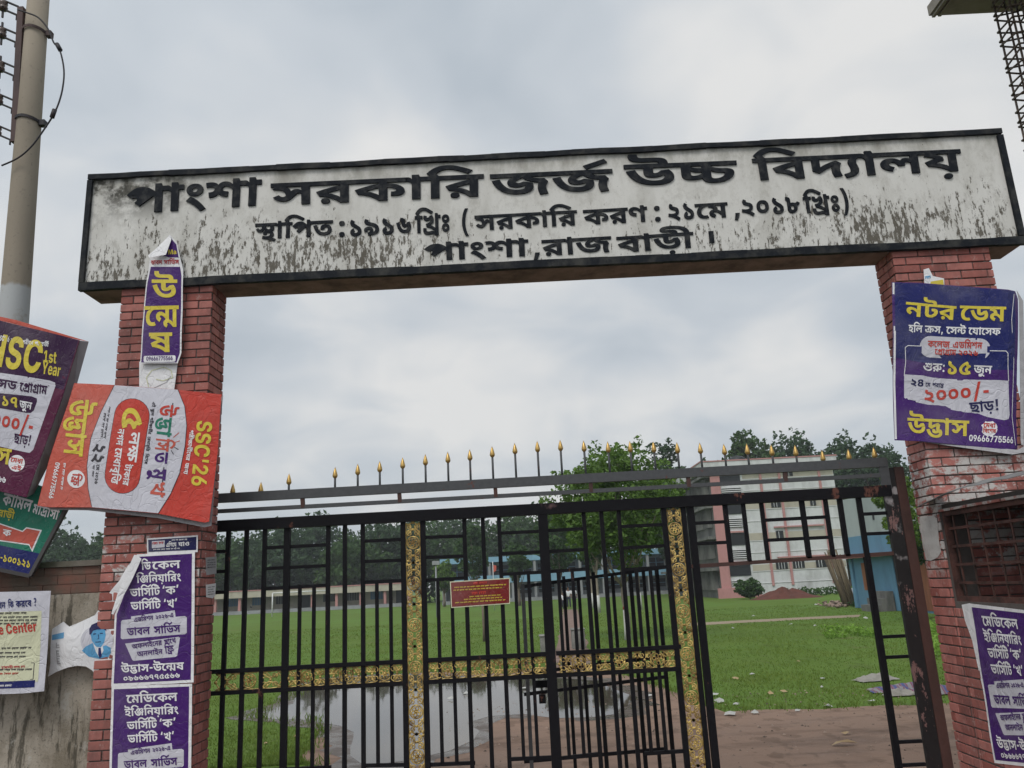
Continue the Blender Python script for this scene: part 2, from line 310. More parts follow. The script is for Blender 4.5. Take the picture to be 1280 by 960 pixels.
34:[[661,311,1,-58,-93,0,1,-253,-139,0,1,209,21,-28,-32,21,-68,33,-70,20,-37,0,-18,0,-28,-7,-16,-13,1,-10,0,-10,20,-17,52,-10,51,-1,-15,-68,-88,5,-112,29,-50,44,1,29,0,27,48,39,84,22,53,0,54,0,84,-18,68,-29,31,-15,-21,1,-2,12,-2,26,1,11,1,42,117,0,25,-33]],
77:[[115,264,0,14,24,25,21,13,119,-25,-6,-5,-8,-8,1,-4,0,-5,10,-7,38,-7,47,-5,94,-9,78,-43,1,-32,0,-40,-108,-44,-95,-5,-10,1,-18,1,-9,1,11,19,60,-8,88,-17,80,-23,47,-17,-73,-48,-48,19,-98,28,-110,22,-122,16,-67,6,23,55,34,-5,80,-5,43,0,88,0,70,20,1,17,0,10,-22,14,-44,8,-37,4,-70,7,-72,21,-26,26]],
61:[[413,311,1,-58,-57,0,-34,-9,-62,-24,-48,-31,-28,-37,1,-20,0,-30,36,-32,52,-13,27,0,20,0,32,3,23,5,51,-52,-34,-9,-62,-6,-35,0,-76,0,-110,29,-60,60,1,43,0,34,48,58,90,44,63,11,-63,-22,-16,-1,-42,-1,-31,0,-97,0,1,58]],
44:[[661,311,1,-58,-93,0,1,-253,-139,0,1,64,19,-26,-36,24,-68,36,-68,19,-35,0,-22,0,-30,-11,1,-11,0,-12,36,-14,35,-5,-39,-60,-60,9,-78,28,-36,36,1,21,0,26,50,34,80,16,43,0,48,0,82,-12,72,-27,35,-21,-19,-7,0,12,-2,25,1,11,1,98,-435,0,1,58],[327,159,0,-3,-2,-10,-1,-5,-135,17,-2,23,-28,26,-70,14,-63,3,27,52,61,-8,60,-4,82,-16,52,-26,24,-38]],
597:[[239,71,9,-6,-10,-19,-26,-43,-32,-43,-17,-20,-111,0,16,32,26,71,7,28]],
75:[[309,40,-70,0,-114,25,-66,53,1,42,0,30,52,53,114,35,91,0,84,0,114,-30,54,-55,1,-36,0,-31,-56,-54,-114,-32],[319,220,-36,0,-52,-14,-30,-28,1,-22,0,-17,22,-26,46,-15,39,0,36,0,54,14,26,29,1,21,0,18,-24,26,-46,14]],
83:[[271,0,-42,0,-64,9,-21,9,-26,10,-26,33,1,30,1,126,0,11,-8,14,-26,6,-23,0,15,63,54,-1,72,-8,23,-9,18,-9,18,-25,1,-27,1,-38,22,2,36,3,15,0,18,0,32,-2,15,-2,16,-2,26,-2,13,0,26,0,40,10,17,16,117,-29,-18,-23,-52,-23,-54,-8,-27,0,-8,0,-20,1,-7,2,53,18,12,-10,12,-23,1,-12,0,-34,-64,-50,-108,-26],[279,58,22,0,32,8,20,14,12,18,1,10,0,13,-22,14,-34,6,-17,0,-18,0,-28,-3,-13,-2,1,-43,0,-13,8,-13,9,-4,6,-3,16,-2]],
594:[[81,-62,68,50,68,120,1,60,0,61,-68,118,-67,49,129,0,70,-48,76,-118,1,-61,0,-64,-76,-120,-69,-47]],
32:[[759,311,1,-58,-345,0,1,-60,0,-8,10,-10,17,0,12,0,30,9,30,17,15,10,121,11,34,-25,36,-49,1,-28,0,-32,-62,-49,-124,-29,-89,0,-66,0,-124,19,-110,45,-90,78,-31,60,133,18,32,-58,82,-71,102,-31,63,0,70,0,78,30,1,28,0,19,-28,25,-17,11,113,4,-38,-25,-74,-30,-76,-15,-39,0,-34,0,-54,10,-17,10,-16,9,-18,30,1,24,1,53,-281,0,1,58]],
56:[[319,253,-93,0,1,-253,-139,0,1,253,-93,0,1,58,95,0,-12,25,-54,36,-90,24,-124,11,-81,0,-50,0,-64,-5,-30,-8,1,-5,0,-5,22,-3,27,0,101,0,58,0,70,-9,23,-10,20,-9,18,-26,1,-19,-133,0,0,7,-10,12,-7,2,-8,3,-22,3,-17,0,-71,0,-58,0,-68,6,-21,7,-24,7,-20,21,1,12,0,32,142,38,151,0,220,0,246,-71,17,-76,95,0]],
641:[[177,0,1,311,143,0,1,-311]],
366:[[191,221,46,0,80,-13,76,-28,43,-21,-53,-45,-46,23,-78,25,-39,0,-20,0,-24,-8,1,-9,0,-9,26,-12,31,-6,-61,-57,-64,13,-74,46,1,27,0,26,48,32,74,16],[605,311,1,-58,-83,0,1,-171,-139,-11,1,94,3,9,0,11,-2,22,1,11,1,35,-389,0,1,58],[897,311,1,-58,-93,0,1,-275,-139,0,1,38,3,27,-2,12,0,25,1,12,1,161,-77,0,1,58],[455,99,64,0,92,-20,78,-37,41,-26,-65,-32,-26,15,-64,29,-62,18,-29,0,-18,0,-16,-6,1,-6,0,-5,12,-8,19,-4,-53,-46,-46,9,-70,34,1,28,0,26,84,31]],
49:[[685,311,1,-58,-93,0,1,-253,-139,0,-44,24,-110,33,-134,21,-81,5,-49,60,40,12,108,27,49,10,83,14,51,-40,-40,-9,-88,-19,-35,-11,38,-2,92,-16,90,-24,39,-16,-2,8,0,17,1,9,1,50,5,27,-2,9,-2,25,1,11,1,28,-459,0,1,58],[61,268,117,-10,56,-9,126,-29,118,-38,47,-23,-43,-48,-36,19,-112,37,-128,30,-128,22,-51,5]],
43:[[447,14,-70,0,-128,19,-112,44,-88,77,-31,58,133,18,32,-59,84,-68,104,-29,69,0,46,0,64,13,36,26,1,19,0,12,-12,20,-20,15,-13,6,113,42,38,-25,36,-51,1,-28,0,-31,-62,-50,-122,-28],[413,126,-70,0,-80,33,1,28,0,12,12,22,11,9,125,-14,-4,-5,-4,-7,1,-4,0,-9,20,-8,17,0,18,0,30,6,30,15,19,13,117,10,7,-31,-34,-22,-72,-32,-84,-16],[767,311,1,-58,-775,0,1,58]],
367:[[947,311,1,-58,-93,0,1,-253,-139,0,1,139,25,-21,-18,11,-30,13,-15,0,-12,0,-18,-6,-28,-21,-27,-21,-28,-22,-50,-28,-54,-12,-35,0,-32,0,-56,11,-52,26,-25,22,95,29,20,-16,26,-14,21,0,12,0,26,6,32,22,25,22,25,14,26,25,46,21,35,0,28,0,42,-12,25,-12,-13,-2,-2,10,-2,21,1,8,1,40,-721,0,1,58],[515,126,-45,-1,-6,29,-24,37,-21,8,-24,11,-74,10,-55,3,37,58,73,-18,56,-5,68,-15,38,-22,16,-32,5,-23],[195,209,62,0,108,-20,102,-36,57,-25,-57,-35,-36,15,-82,26,-84,16,-39,0,-24,0,-26,-9,1,-9,0,-8,26,-13,31,-6,-61,-57,-64,13,-74,46,1,28,0,25,48,33,76,16]],
224:[[833,311,1,-58,-93,0,1,-186,-139,0,1,129,9,-28,-30,21,-62,33,-62,23,-62,12,-33,0,-38,0,-60,-13,-54,-25,-27,-17,-9,11,20,7,48,10,31,0,50,0,46,-28,1,-17,0,-7,-2,-15,-1,-3,-33,6,10,5,26,14,32,15,15,6,121,51,83,-41,-295,-134,-95,44,91,40,-35,-24,-37,-10,18,8,18,17,1,8,0,11,-24,10,-19,0,-14,0,-26,-4,-15,-5,-101,47,48,28,86,41,96,21,59,0,50,0,84,-16,80,-32,45,-22,-5,-10,-2,9,-4,26,1,12,1,63,117,0,25,-33],[739,-22,-137,0,-8,10,-30,12,-44,6,-33,0,-44,0,-106,-9,-63,0,-38,0,-84,7,-72,20,-46,40,1,33,0,11,8,25,5,10,133,-9,-4,-7,-4,-17,1,-8,0,-19,30,-21,54,-7,35,0,54,0,86,9,51,0,40,0,64,-14,21,-13,1,55,141,1]],
205:[[779,311,1,-58,-93,0,1,-253,-137,0,1,202,21,-22,-22,14,-50,27,-56,23,-62,13,-35,0,-48,0,-54,-20,-25,-13,-11,2,22,6,48,8,39,0,44,0,60,-16,34,-29,1,-18,0,-27,-78,-49,-79,-23,-75,55,44,10,56,22,1,12,0,9,-20,9,-21,0,-20,0,-40,-6,-25,-7,-107,44,36,25,78,40,90,23,55,0,48,0,82,-16,82,-32,47,-24,-43,7,0,6,-2,24,1,16,1,49,117,0,23,-33],[685,-22,-135,0,-12,14,-52,13,-41,0,-26,0,-60,-3,-68,-5,-39,0,-34,0,-74,7,-68,21,-42,40,1,34,0,11,6,24,5,10,135,-9,-2,-7,-6,-20,1,-7,0,-20,28,-19,46,-7,29,0,32,0,54,4,54,4,29,0,36,0,54,-13,21,-13,1,7,139,27]],
82:[[367,139,73,-7,-42,-11,-80,-8,-43,0,-114,0,-104,46,1,40,0,24,42,41,72,30,96,17,55,0,40,0,72,-10,25,-10,24,-9,28,-31,1,-30,1,-128,0,-11,10,-13,24,-6,27,0,-15,-63,-68,1,-80,14,-36,33,1,30],[285,171,32,0,54,7,27,8,-29,-11,1,34,0,17,-6,15,-7,5,-8,4,-24,3,-13,0,-20,0,-40,-8,-30,-14,-18,-19,1,-10,0,-18,46,-13]],
57:[[-307,-133,-36,0,-74,13,-50,27,1,22,0,28,84,33,83,0,70,0,124,-18,126,-36,75,-28,-73,-44,-58,27,-106,36,-96,18,-41,0,-30,0,-26,-10,1,-8,0,-8,22,-8,21,0,24,0,30,11,14,18,6,20,1,9,1,39,141,0,1,-23,0,-17,-16,-40,-46,-37,-88,-24]],
39:[[649,311,1,-58,-93,0,1,-253,-139,0,1,103,23,-26,-32,20,-72,32,-70,19,-35,0,-22,0,-32,-10,1,-11,0,-11,32,-14,35,-6,-61,-58,-68,13,-80,49,1,29,0,28,50,34,80,17,43,0,46,0,80,-14,76,-24,37,-18,-19,-6,-2,12,-2,26,1,11,1,58,-423,0,1,58]],
600:[[331,396,137,0,-277,-459,-133,0]],
598:[[53,180,267,0,1,-63,-265,0]],
26:[[687,145,0,-28,-46,-42,-76,-26,-96,-15,-51,-2,-23,28,54,-2,116,-9,118,-12,59,-10,-35,-55,-98,16,-184,20,-182,11,-89,1,13,58,26,-2,74,-3,45,0,88,0,106,17,48,30,1,21,0,23,-64,24,-63,0,-4,0,-16,-1,-7,-1,-11,48,14,1,34,1,23,0,70,0,92,-18,54,-28,22,-32],[243,95,-52,0,-70,12,-21,13,-14,10,-16,26,1,24,1,80,135,0,1,-18,-1,-33,2,-6,2,-12,1,-3,1,-14,0,-9,4,-9,5,-2,10,-7,31,0,30,0,46,9,30,14,1,6,0,5,-16,5,-15,0,-25,0,-42,0,-74,21,-29,17,19,44,18,-11,38,-15,50,-8,37,0,87,0,12,0,14,-6,13,-4,24,-6,30,-19,1,-15,0,-25,-64,-41,-114,-23],[-9,253,1,58,759,0,1,-58]],
588:[[157,120,-23,237,177,0,-23,-237],[131,36,0,23,52,20,39,0,36,0,52,-19,1,-24,0,-22,-52,-20,-35,0,-38,0,-52,20]],
352:[[699,311,1,-58,-461,0,1,-91,-27,12,30,11,86,23,104,22,53,9,95,-41,-16,-15,-14,-34,1,-15,0,-16,16,-28,13,-19,-133,-16,-16,19,-16,36,1,20,0,21,18,35,23,20,61,-25,-56,-9,-108,-25,-94,-25,-35,-12,-113,38,1,105,-107,0,1,58],[391,22,-38,0,-66,12,-40,26,1,20,0,9,10,20,9,8,115,-13,-2,-3,-4,-8,1,-3,0,-9,20,-8,21,0,30,0,46,15,21,14,97,8,-5,-29,-26,-16,-58,-27,-74,-16],[403,-62,-62,0,-112,14,-100,35,-82,60,-29,47,129,18,28,-48,74,-52,92,-20,57,0,46,0,58,11,28,19,1,11,0,14,-22,25,-19,9,121,29,28,-16,26,-41,1,-19,0,-29,-58,-43,-114,-24]],
80:[[333,0,-84,0,-132,29,-76,55,1,40,0,40,90,66,168,57,117,27,65,-42,-8,-4,-6,-10,1,-5,0,-11,38,-12,29,0,4,0,12,0,5,0,53,-42,-64,-18,-60,-24,-20,-19,1,-9,0,-12,34,-15,35,0,6,0,18,1,7,0,49,-61,-54,-15,-138,-16],[341,58,24,0,36,2,32,5,21,3,21,-18,-80,6,-74,36,1,26,0,17,28,31,66,31,53,19,35,-37,-50,1,-64,17,-30,23,1,10,0,8,6,12,11,8,69,-5,-80,-20,-114,-41,-60,-45,1,-27,0,-22,44,-28,70,-12]],
129:[[995,311,1,-58,-311,0,1,-253,-139,0,1,52,5,19,-2,11,-2,20,1,16,1,59,5,13,1,63,-555,0,1,58],[957,120,0,-17,-32,-32,-68,-21,-55,0,-14,0,-32,1,-15,2,7,57,4,0,14,-1,9,0,28,0,18,10,1,6,0,6,-10,9,-9,3,-18,6,-56,4,-45,0,-85,-1,-68,0,-106,19,-62,43,1,34,0,6,4,15,5,7,125,-10,-2,-4,-2,-8,1,-4,0,-22,46,-19,53,0,85,1,102,0,112,-17,33,-16,24,-12,22,-29],[365,127,44,0,74,-16,66,-30,31,-20,-11,-31,-21,-26,-28,21,-54,29,-52,16,-27,0,-12,0,-18,-4,-10,-8,1,-6,0,-4,6,-12,5,-6,-133,-10,-10,10,-10,20,1,10,0,18,28,26,48,15,58,8],[195,223,74,0,94,-29,44,-46,1,-26,0,-8,-4,-20,-1,-6,-133,3,4,4,2,14,1,10,0,10,-12,22,-28,15,-23,0,-16,0,-20,-8,1,-10,0,-4,4,-10,5,-5,-135,-10,-6,9,-10,20,1,9,0,18,28,25,48,16,60,7],[99,185,2,5,2,13,1,4,0,24,-48,32,-49,9,165,12,36,-13,36,-40,1,-22,0,-7,-6,-17,-3,-6]],
502:[[319,253,-93,0,1,-253,-139,0,1,253,-93,0,1,58,95,0,-12,25,-54,36,-90,24,-124,11,-81,0,-50,0,-64,-5,-30,-8,1,-5,0,-5,22,-3,27,0,101,0,58,0,70,-9,23,-10,20,-9,18,-26,1,-19,-133,0,0,7,-10,12,-7,2,-8,3,-22,3,-17,0,-71,0,-58,0,-68,6,-21,7,-24,7,-20,21,1,12,0,32,142,38,151,0,220,0,246,-71,17,-76,95,0],[-113,373,353,85,53,-48,-345,-89]],
221:[[795,311,1,-58,-439,0,1,-133,-33,28,60,24,160,42,95,15,99,-40,-14,-14,-18,-31,-10,-35,1,-19,0,-15,6,-33,14,-36,13,-20,-135,-16,-17,39,-8,20,-10,39,1,21,0,21,12,34,24,32,19,18,43,-27,-42,-6,-112,-27,-116,-35,-47,-19,-113,38,1,135,-223,0,1,58],[463,56,38,0,60,-16,23,-15,5,-55,-14,15,-54,13,-43,0,-32,0,-64,-4,-74,-4,-41,0,-36,0,-80,6,-72,20,-44,38,1,31,0,11,6,22,5,10,135,-9,-4,-6,-4,-15,1,-8,0,-17,28,-19,50,-6,33,0,36,0,60,4,58,4]],
78:[[587,146,0,-39,-42,-60,-96,-33,-79,0,-58,0,-102,19,-86,47,-70,87,-23,67,131,16,26,-68,58,-77,72,-31,45,0,32,0,40,18,16,32,1,24,0,22,-20,41,-34,27,-21,0,-14,0,-16,-10,1,-8,0,-5,6,-13,7,-5,-127,-17,-10,13,-10,25,1,16,0,22,46,27,68,12,35,0,82,0,104,-41,48,-68]],
36:[[741,311,1,-58,-93,0,1,-253,-139,0,-48,28,-104,38,-128,25,-81,7,-33,61,71,-14,92,-5,118,-21,82,-28,37,-15,-2,11,0,24,1,13,1,220,117,0,23,-33],[233,313,76,0,98,-25,46,-41,1,-22,0,-42,-128,-52,-109,-8,-63,8,-39,28,72,7,88,17,44,25,1,15,0,14,-40,20,-39,0,-30,0,-28,-11,1,-7,0,-6,16,-10,13,-5,-89,-41,-18,6,-36,17,-24,24,1,17,0,19,44,33,86,20]],
322:[[421,313,58,0,72,-17,36,-27,1,-16,0,-26,-62,-36,-45,-14,-40,-13,-28,-14,1,-6,0,-5,16,-8,13,0,16,0,26,6,21,10,121,-26,6,-7,6,-18,1,-11,0,-38,-112,-50,-111,0,-52,0,-110,14,-106,40,-92,77,-31,62,131,18,24,-47,58,-61,64,-33,68,-12,35,0,38,0,50,8,24,15,1,10,0,5,-8,10,-7,6,69,5,-34,-15,-72,-21,-47,0,-60,0,-68,33,1,26,0,15,28,24,56,23,41,13,32,10,34,15,1,7,0,3,-6,7,-18,4,-17,0,-30,0,-46,-9,-26,-14,1,-5,0,-6,14,-7,15,-3,-85,-42,-32,9,-48,28,1,22,0,14,36,29,64,24,88,15],[735,314,68,0,76,-32,1,-24,0,-12,-26,-29,-78,-25,-75,-7,-21,44,40,3,34,11,1,8,0,8,-20,5,-15,0,-38,0,-72,-28,-31,-21,-83,25,36,22,72,33,84,19],[725,112,-28,0,-66,10,-66,20,-58,31,-17,21,85,33,16,-22,44,-30,50,-15,31,0,18,0,26,7,1,9,0,8,-28,14,-31,6,103,19,20,-3,40,-15,26,-22,1,-15,0,-23,-82,-33],[831,72,0,-13,12,-34,11,-14,-131,-15,-12,22,-16,37,1,16,0,29,36,36,19,13,75,4,51,-24,-20,-14,-20,-28]],
21:[[769,311,1,-58,-93,0,1,-253,-139,0,-36,21,-74,32,-86,23,-102,17,-63,5,-33,61,71,-14,92,-5,118,-21,82,-28,37,-15,0,11,-2,24,1,13,1,220,117,0,25,-33],[483,230,0,-26,-50,-45,-104,-30,-85,-6,-83,11,-19,25,68,7,92,17,46,24,1,17,0,14,-40,22,-23,9,133,43,30,-15,40,-42],[195,209,-70,0,-80,34,1,29,0,11,12,22,9,9,127,-14,-4,-4,-4,-8,1,-4,0,-9,18,-8,19,0,18,0,30,7,30,14,19,13,99,11,13,-20,-32,-26,-62,-37,-80,-20]],
30:[[607,311,1,-58,-385,0,1,-144,0,-16,8,-15,7,-4,14,-7,31,0,26,0,48,11,25,12,22,9,24,22,1,11,0,9,-22,11,-25,0,-12,0,-22,-1,-7,-1,-17,57,22,2,44,4,31,0,54,0,66,-19,30,-30,1,-19,0,-27,-46,-47,-37,-19,-40,-20,-106,-22,-59,0,-52,0,-64,10,-21,10,-22,9,-30,36,1,36,1,142,-89,0,1,58],[379,311,-2,15,-28,14,-37,0,-71,0,-78,0,-96,14,-25,15,-20,10,-16,29,1,19,0,7,2,13,3,9,135,-4,-2,-4,-2,-7,1,-3,0,-11,10,-15,11,-6,12,-4,34,-5,39,0,75,0,60,0,68,-9,27,-11,20,-10,22,-32,1,-24]],
22:[[485,0,1,202,23,-22,-22,14,-50,27,-56,23,-62,13,-35,0,-48,0,-54,-20,-25,-13,-11,2,22,6,48,8,39,0,44,0,60,-16,34,-29,1,-18,0,-30,-90,-51,-87,-24,-79,55,60,14,64,23,1,13,0,9,-20,9,-21,0,-20,0,-42,-6,-23,-7,-107,44,34,25,78,40,92,23,55,0,48,0,82,-16,82,-32,47,-24,-43,7,0,6,-4,24,1,16,1,49,119,0,23,-33,95,0,1,-58,-93,0,1,-253]],
38:[[643,311,1,-58,-93,0,1,-253,-139,0,-38,26,-102,40,-124,27,-75,6,-51,62,92,26,216,45,107,14,-21,-17,1,82],[409,194,21,-9,-62,-9,-116,-24,-61,-14,42,-4,86,-19,84,-31,33,-19,-19,-4,-2,11,-2,25,1,14],[239,314,16,0,32,-1,17,-1,-7,-53,-4,1,-14,0,-7,0,-26,0,-22,-10,1,-6,0,-12,46,-16,45,-4,-77,-40,-44,11,-66,23,-34,29,1,19,0,13,26,29,66,18]],
59:[[-373,-33,38,9,94,21,96,20,45,8,39,-48,-28,-4,-74,-13,-70,-14,-23,-6,5,15,56,-1,110,-14,98,-20,37,-12,-55,-44,-52,15,-104,19,-106,12,-53,3]],
339:[[557,250,86,0,86,-34,1,-29,0,-21,-50,-35,-88,-26,-55,-10,-43,52,54,9,48,16,1,11,0,6,-20,8,-23,0,-26,0,-48,-7,-38,-10,-20,-10,1,-5,0,-4,12,-6,27,-1,-27,-57,-76,3,-74,35,1,23,0,21,50,34,82,24,100,13],[739,85,0,-40,-136,-45,-123,0,-76,0,-138,18,-118,44,-94,75,-35,56,131,19,36,-57,92,-67,120,-29,77,0,60,0,70,17,1,15,0,13,-44,15,-31,5,119,28,44,-12,52,-33],[801,311,1,-58,-809,0,1,58]],
225:[[951,311,1,-58,-735,0,19,4,34,-5,58,-16,52,-18,23,-10,13,-46,-28,-5,-56,-13,-56,-13,-25,-7,-1,3,48,-4,84,-14,76,-21,37,-14,0,9,-2,16,1,9,1,132,53,0,70,0,112,-8,90,-19,39,-18,32,-13,30,-35,1,-20,0,-17,-28,-30,-66,-19,-59,0,-20,0,-38,1,-15,2,7,58,4,-1,16,-1,13,0,32,0,22,12,1,9,0,13,-70,24,-77,4,1,-182,-139,10,-48,21,-102,28,-124,19,-79,5,-49,60,28,8,58,16,64,17,35,7,-42,12,-94,17,-55,4,39,44,41,-15,-159,0,1,58],[625,-58,-137,0,-12,13,-50,13,-43,0,-26,0,-52,-3,-56,-5,-33,0,-30,0,-66,6,-56,17,-36,33,1,27,0,6,2,14,5,7,133,-8,0,-3,-2,-7,1,-3,0,-18,46,-13,35,0,26,0,42,4,40,3,25,0,34,0,52,-14,27,-12,1,41,141,-6]],
10:[[355,311,-2,15,-28,14,-35,0,-57,0,-78,0,-96,14,-27,15,-18,10,-18,29,1,19,0,7,2,13,5,9,133,-4,-2,-4,0,-7,1,-3,0,-11,8,-15,13,-6,10,-4,34,-5,39,0,61,0,60,0,68,-9,27,-11,20,-10,22,-32,1,-24],[269,240,92,0,110,-27,48,-41,1,-23,0,-40,-102,-43,-89,-7,-27,20,50,-6,98,-18,96,-25,49,-16,-73,-49,-46,16,-106,29,-118,23,-130,18,-69,5,23,55,36,-4,70,-5,35,0,60,0,74,11,36,21,1,14,0,17,-52,21,-47,0,-28,0,-34,-5,-14,-10,1,-7,0,-3,4,-7,3,-2,-131,-9,-6,8,-8,19,1,9,0,18,50,28,92,15],[147,211,-4,17,-52,24,-45,5,81,22,47,-5,56,-11,50,-29,5,-21],[589,311,1,-58,-597,0,1,58]],
630:[[85,238,-5,6,8,18,28,42,34,42,17,18,113,0,-10,-20,-18,-44,-16,-44,-5,-18]],
631:[[279,364,9,-5,-10,-18,-28,-42,-32,-42,-15,-19,-111,0,8,21,20,45,16,43,5,17]],
16:[[539,314,48,0,62,-9,25,-10,20,-8,28,-29,1,-29,1,-229,-137,0,-10,12,-28,13,-40,7,-29,0,-36,0,-64,-4,-62,-3,-37,0,-44,0,-86,8,-70,23,-44,43,1,36,0,13,8,29,5,12,139,-9,-4,-8,-6,-20,1,-14,0,-17,20,-22,34,-11,46,-3,25,0,46,0,78,6,39,0,38,0,56,-9,31,-15,1,150,0,14,-8,14,-7,5,-14,6,-27,0,-24,0,-44,-11,-36,-18,-20,-18,1,-6,0,-5,8,-6,20,-5,21,0,10,0,16,1,11,1,7,-56,-14,-2,-38,-3,-29,0,-62,0,-84,31,1,34,0,20,44,43,76,36,100,22]],
8:[[981,311,1,-58,-93,0,1,-253,-139,0,-30,26,-102,38,-45,12,61,44,38,-10,62,-23,21,-12,0,6,-2,11,0,12,1,6,1,143,-755,0,1,58],[405,39,-88,0,-144,32,-116,77,-41,64,133,18,30,-46,68,-58,90,-27,61,0,46,0,60,11,28,22,1,15,0,18,-36,20,-29,0,-20,0,-24,-11,1,-8,0,-4,4,-9,5,-4,-129,-9,-8,10,-8,18,1,7,0,24,46,29,76,13,43,0,70,0,102,-27,52,-45,1,-30,0,-27,-54,-45,-116,-28],[339,211,-4,17,-52,24,-45,5,79,22,49,-5,56,-11,48,-29,7,-21]],
41:[[901,311,1,-58,-735,0,19,4,34,-5,58,-16,52,-18,23,-10,13,-46,-28,-5,-56,-13,-56,-13,-25,-7,-1,3,36,-2,90,-16,86,-24,33,-16,0,8,-2,16,1,9,1,138,51,0,72,0,112,-8,90,-19,39,-18,32,-13,30,-35,1,-20,0,-17,-26,-30,-68,-19,-59,0,-22,0,-36,1,-15,2,7,58,4,-1,16,-1,13,0,32,0,22,12,1,9,0,13,-70,24,-77,4,1,-182,-139,0,-40,23,-104,34,-132,21,-77,5,-49,60,28,8,58,16,64,17,35,7,-42,12,-94,17,-55,4,39,44,41,-15,-109,0,1,58]],
18:[[539,314,94,0,100,-41,1,-36,0,-25,-56,-42,-96,-32,-59,-11,-47,56,52,9,66,23,1,20,0,11,-28,12,-27,0,-26,0,-48,-8,-40,-13,-22,-15,1,-6,0,-5,14,-8,27,-2,-25,-58,-78,4,-80,39,1,26,0,21,48,38,80,28,102,15],[743,108,0,-42,-134,-53,-119,0,-78,0,-140,21,-120,50,-96,86,-37,65,133,19,40,-67,94,-80,118,-34,77,0,52,0,72,22,1,20,0,16,-46,21,-33,6,125,28,42,-14,56,-38]],
616:[[179,120,1,18,0,17,18,25,38,23,31,12,28,11,34,16,12,16,1,11,0,13,-36,17,-35,0,-34,0,-78,-13,-39,-10,-53,56,46,13,110,17,55,0,102,0,116,-47,1,-41,0,-21,-24,-30,-50,-26,-35,-15,-28,-10,-28,-14,-12,-14,1,-10,1,-14],[251,-6,-38,0,-52,20,1,22,0,24,52,19,39,0,36,0,52,-19,1,-24,0,-22,-52,-20]],
51:[[269,240,92,0,110,-27,48,-41,1,-23,0,-40,-102,-43,-89,-7,-27,20,50,-6,98,-18,96,-25,49,-16,-73,-49,-46,16,-106,29,-118,23,-130,18,-69,5,23,55,36,-4,70,-5,35,0,60,0,74,11,36,21,1,14,0,17,-52,21,-47,0,-28,0,-34,-5,-14,-10,1,-7,0,-3,4,-7,3,-2,-131,-9,-6,8,-8,19,1,9,0,18,50,28,92,15],[147,211,-4,17,-52,24,-45,5,81,22,47,-5,56,-11,50,-29,5,-21],[589,311,1,-58,-597,0,1,58]],
203:[[995,311,1,-58,-1003,0,1,58],[507,250,44,0,58,-8,23,-8,20,-8,24,-27,1,-26,1,-5,0,-3,0,-7,1,-3,1,-7,1,-148,-137,0,-16,16,-52,11,-33,0,-30,0,-58,-4,-62,-4,-35,0,-38,0,-76,7,-64,22,-40,40,1,34,0,10,8,25,5,11,135,-9,-2,-6,-6,-18,1,-8,0,-21,30,-22,46,-7,27,0,32,0,50,4,46,4,27,0,36,0,54,-13,21,-13,1,113,0,8,-4,9,-7,3,-4,2,-18,1,-11,0,-14,0,-34,-5,-13,-4,-18,-5,-20,-10,1,-6,0,-5,14,-5,15,0,6,0,18,1,9,1,15,-49,-14,-2,-42,-2,-29,0,-54,0,-68,25,1,26,0,19,44,34,37,13,34,13,86,16],[803,210,74,0,76,-40,1,-31,0,-20,-38,-36,-78,-27,-59,-8,-35,55,44,5,34,17,1,10,0,11,-24,9,-17,0,-28,0,-60,-23,-33,-32,-53,36,44,40,96,34]],
370:[[191,223,48,0,74,-13,76,-27,51,-21,-71,-37,-36,17,-76,22,-37,0,-20,0,-24,-8,1,-9,0,-9,26,-12,31,-6,-61,-57,-64,13,-74,46,1,27,0,26,48,33,74,15],[895,311,1,-58,-387,0,1,-144,0,-16,8,-15,9,-4,12,-7,31,0,26,0,48,11,27,12,20,9,24,22,1,11,0,9,-22,11,-25,0,-12,0,-20,-1,-9,-1,-17,57,22,2,44,4,31,0,56,0,64,-19,30,-30,1,-19,0,-27,-46,-47,-37,-19,-40,-20,-106,-22,-59,0,-52,0,-64,10,-21,10,-22,9,-30,36,1,36,1,58,3,5,0,12,-2,22,1,11,1,34,-375,0,1,58],[665,311,0,15,-30,14,-35,0,-71,0,-78,0,-96,14,-27,15,-18,10,-18,29,1,19,0,7,2,13,5,9,133,-4,-2,-4,0,-7,1,-3,0,-11,8,-15,13,-6,10,-4,34,-5,39,0,75,0,60,0,70,-9,25,-11,20,-10,22,-32,3,-24]],
456:[[487,314,40,0,56,-18,23,-17,43,26,107,8,40,-15,48,-38,1,-28,0,-27,-56,-43,-96,-33,-61,-11,-47,56,54,10,70,25,1,21,0,12,-28,18,-25,8,75,9,-73,-49,-101,-4,-4,14,-26,19,-23,0,-14,0,-18,-6,-10,-10,1,-6,0,-16,56,-15,51,-1,-13,-61,-70,2,-84,25,-34,41,1,23,0,24,34,37,60,20],[261,314,42,0,70,-20,42,-39,1,-28,0,-19,-34,-40,-74,-26,-61,0,-11,60,48,3,34,14,1,12,0,14,-30,12,-29,0,-18,0,-30,-3,-17,-2,-11,58,22,2,40,2],[545,8,-114,0,-196,35,-160,80,-57,67,125,25,50,-54,116,-65,146,-29,91,0,74,0,92,24,1,20,0,16,-46,20,-33,6,125,28,42,-13,56,-39,1,-25,0,-29,-72,-43,-136,-24]],
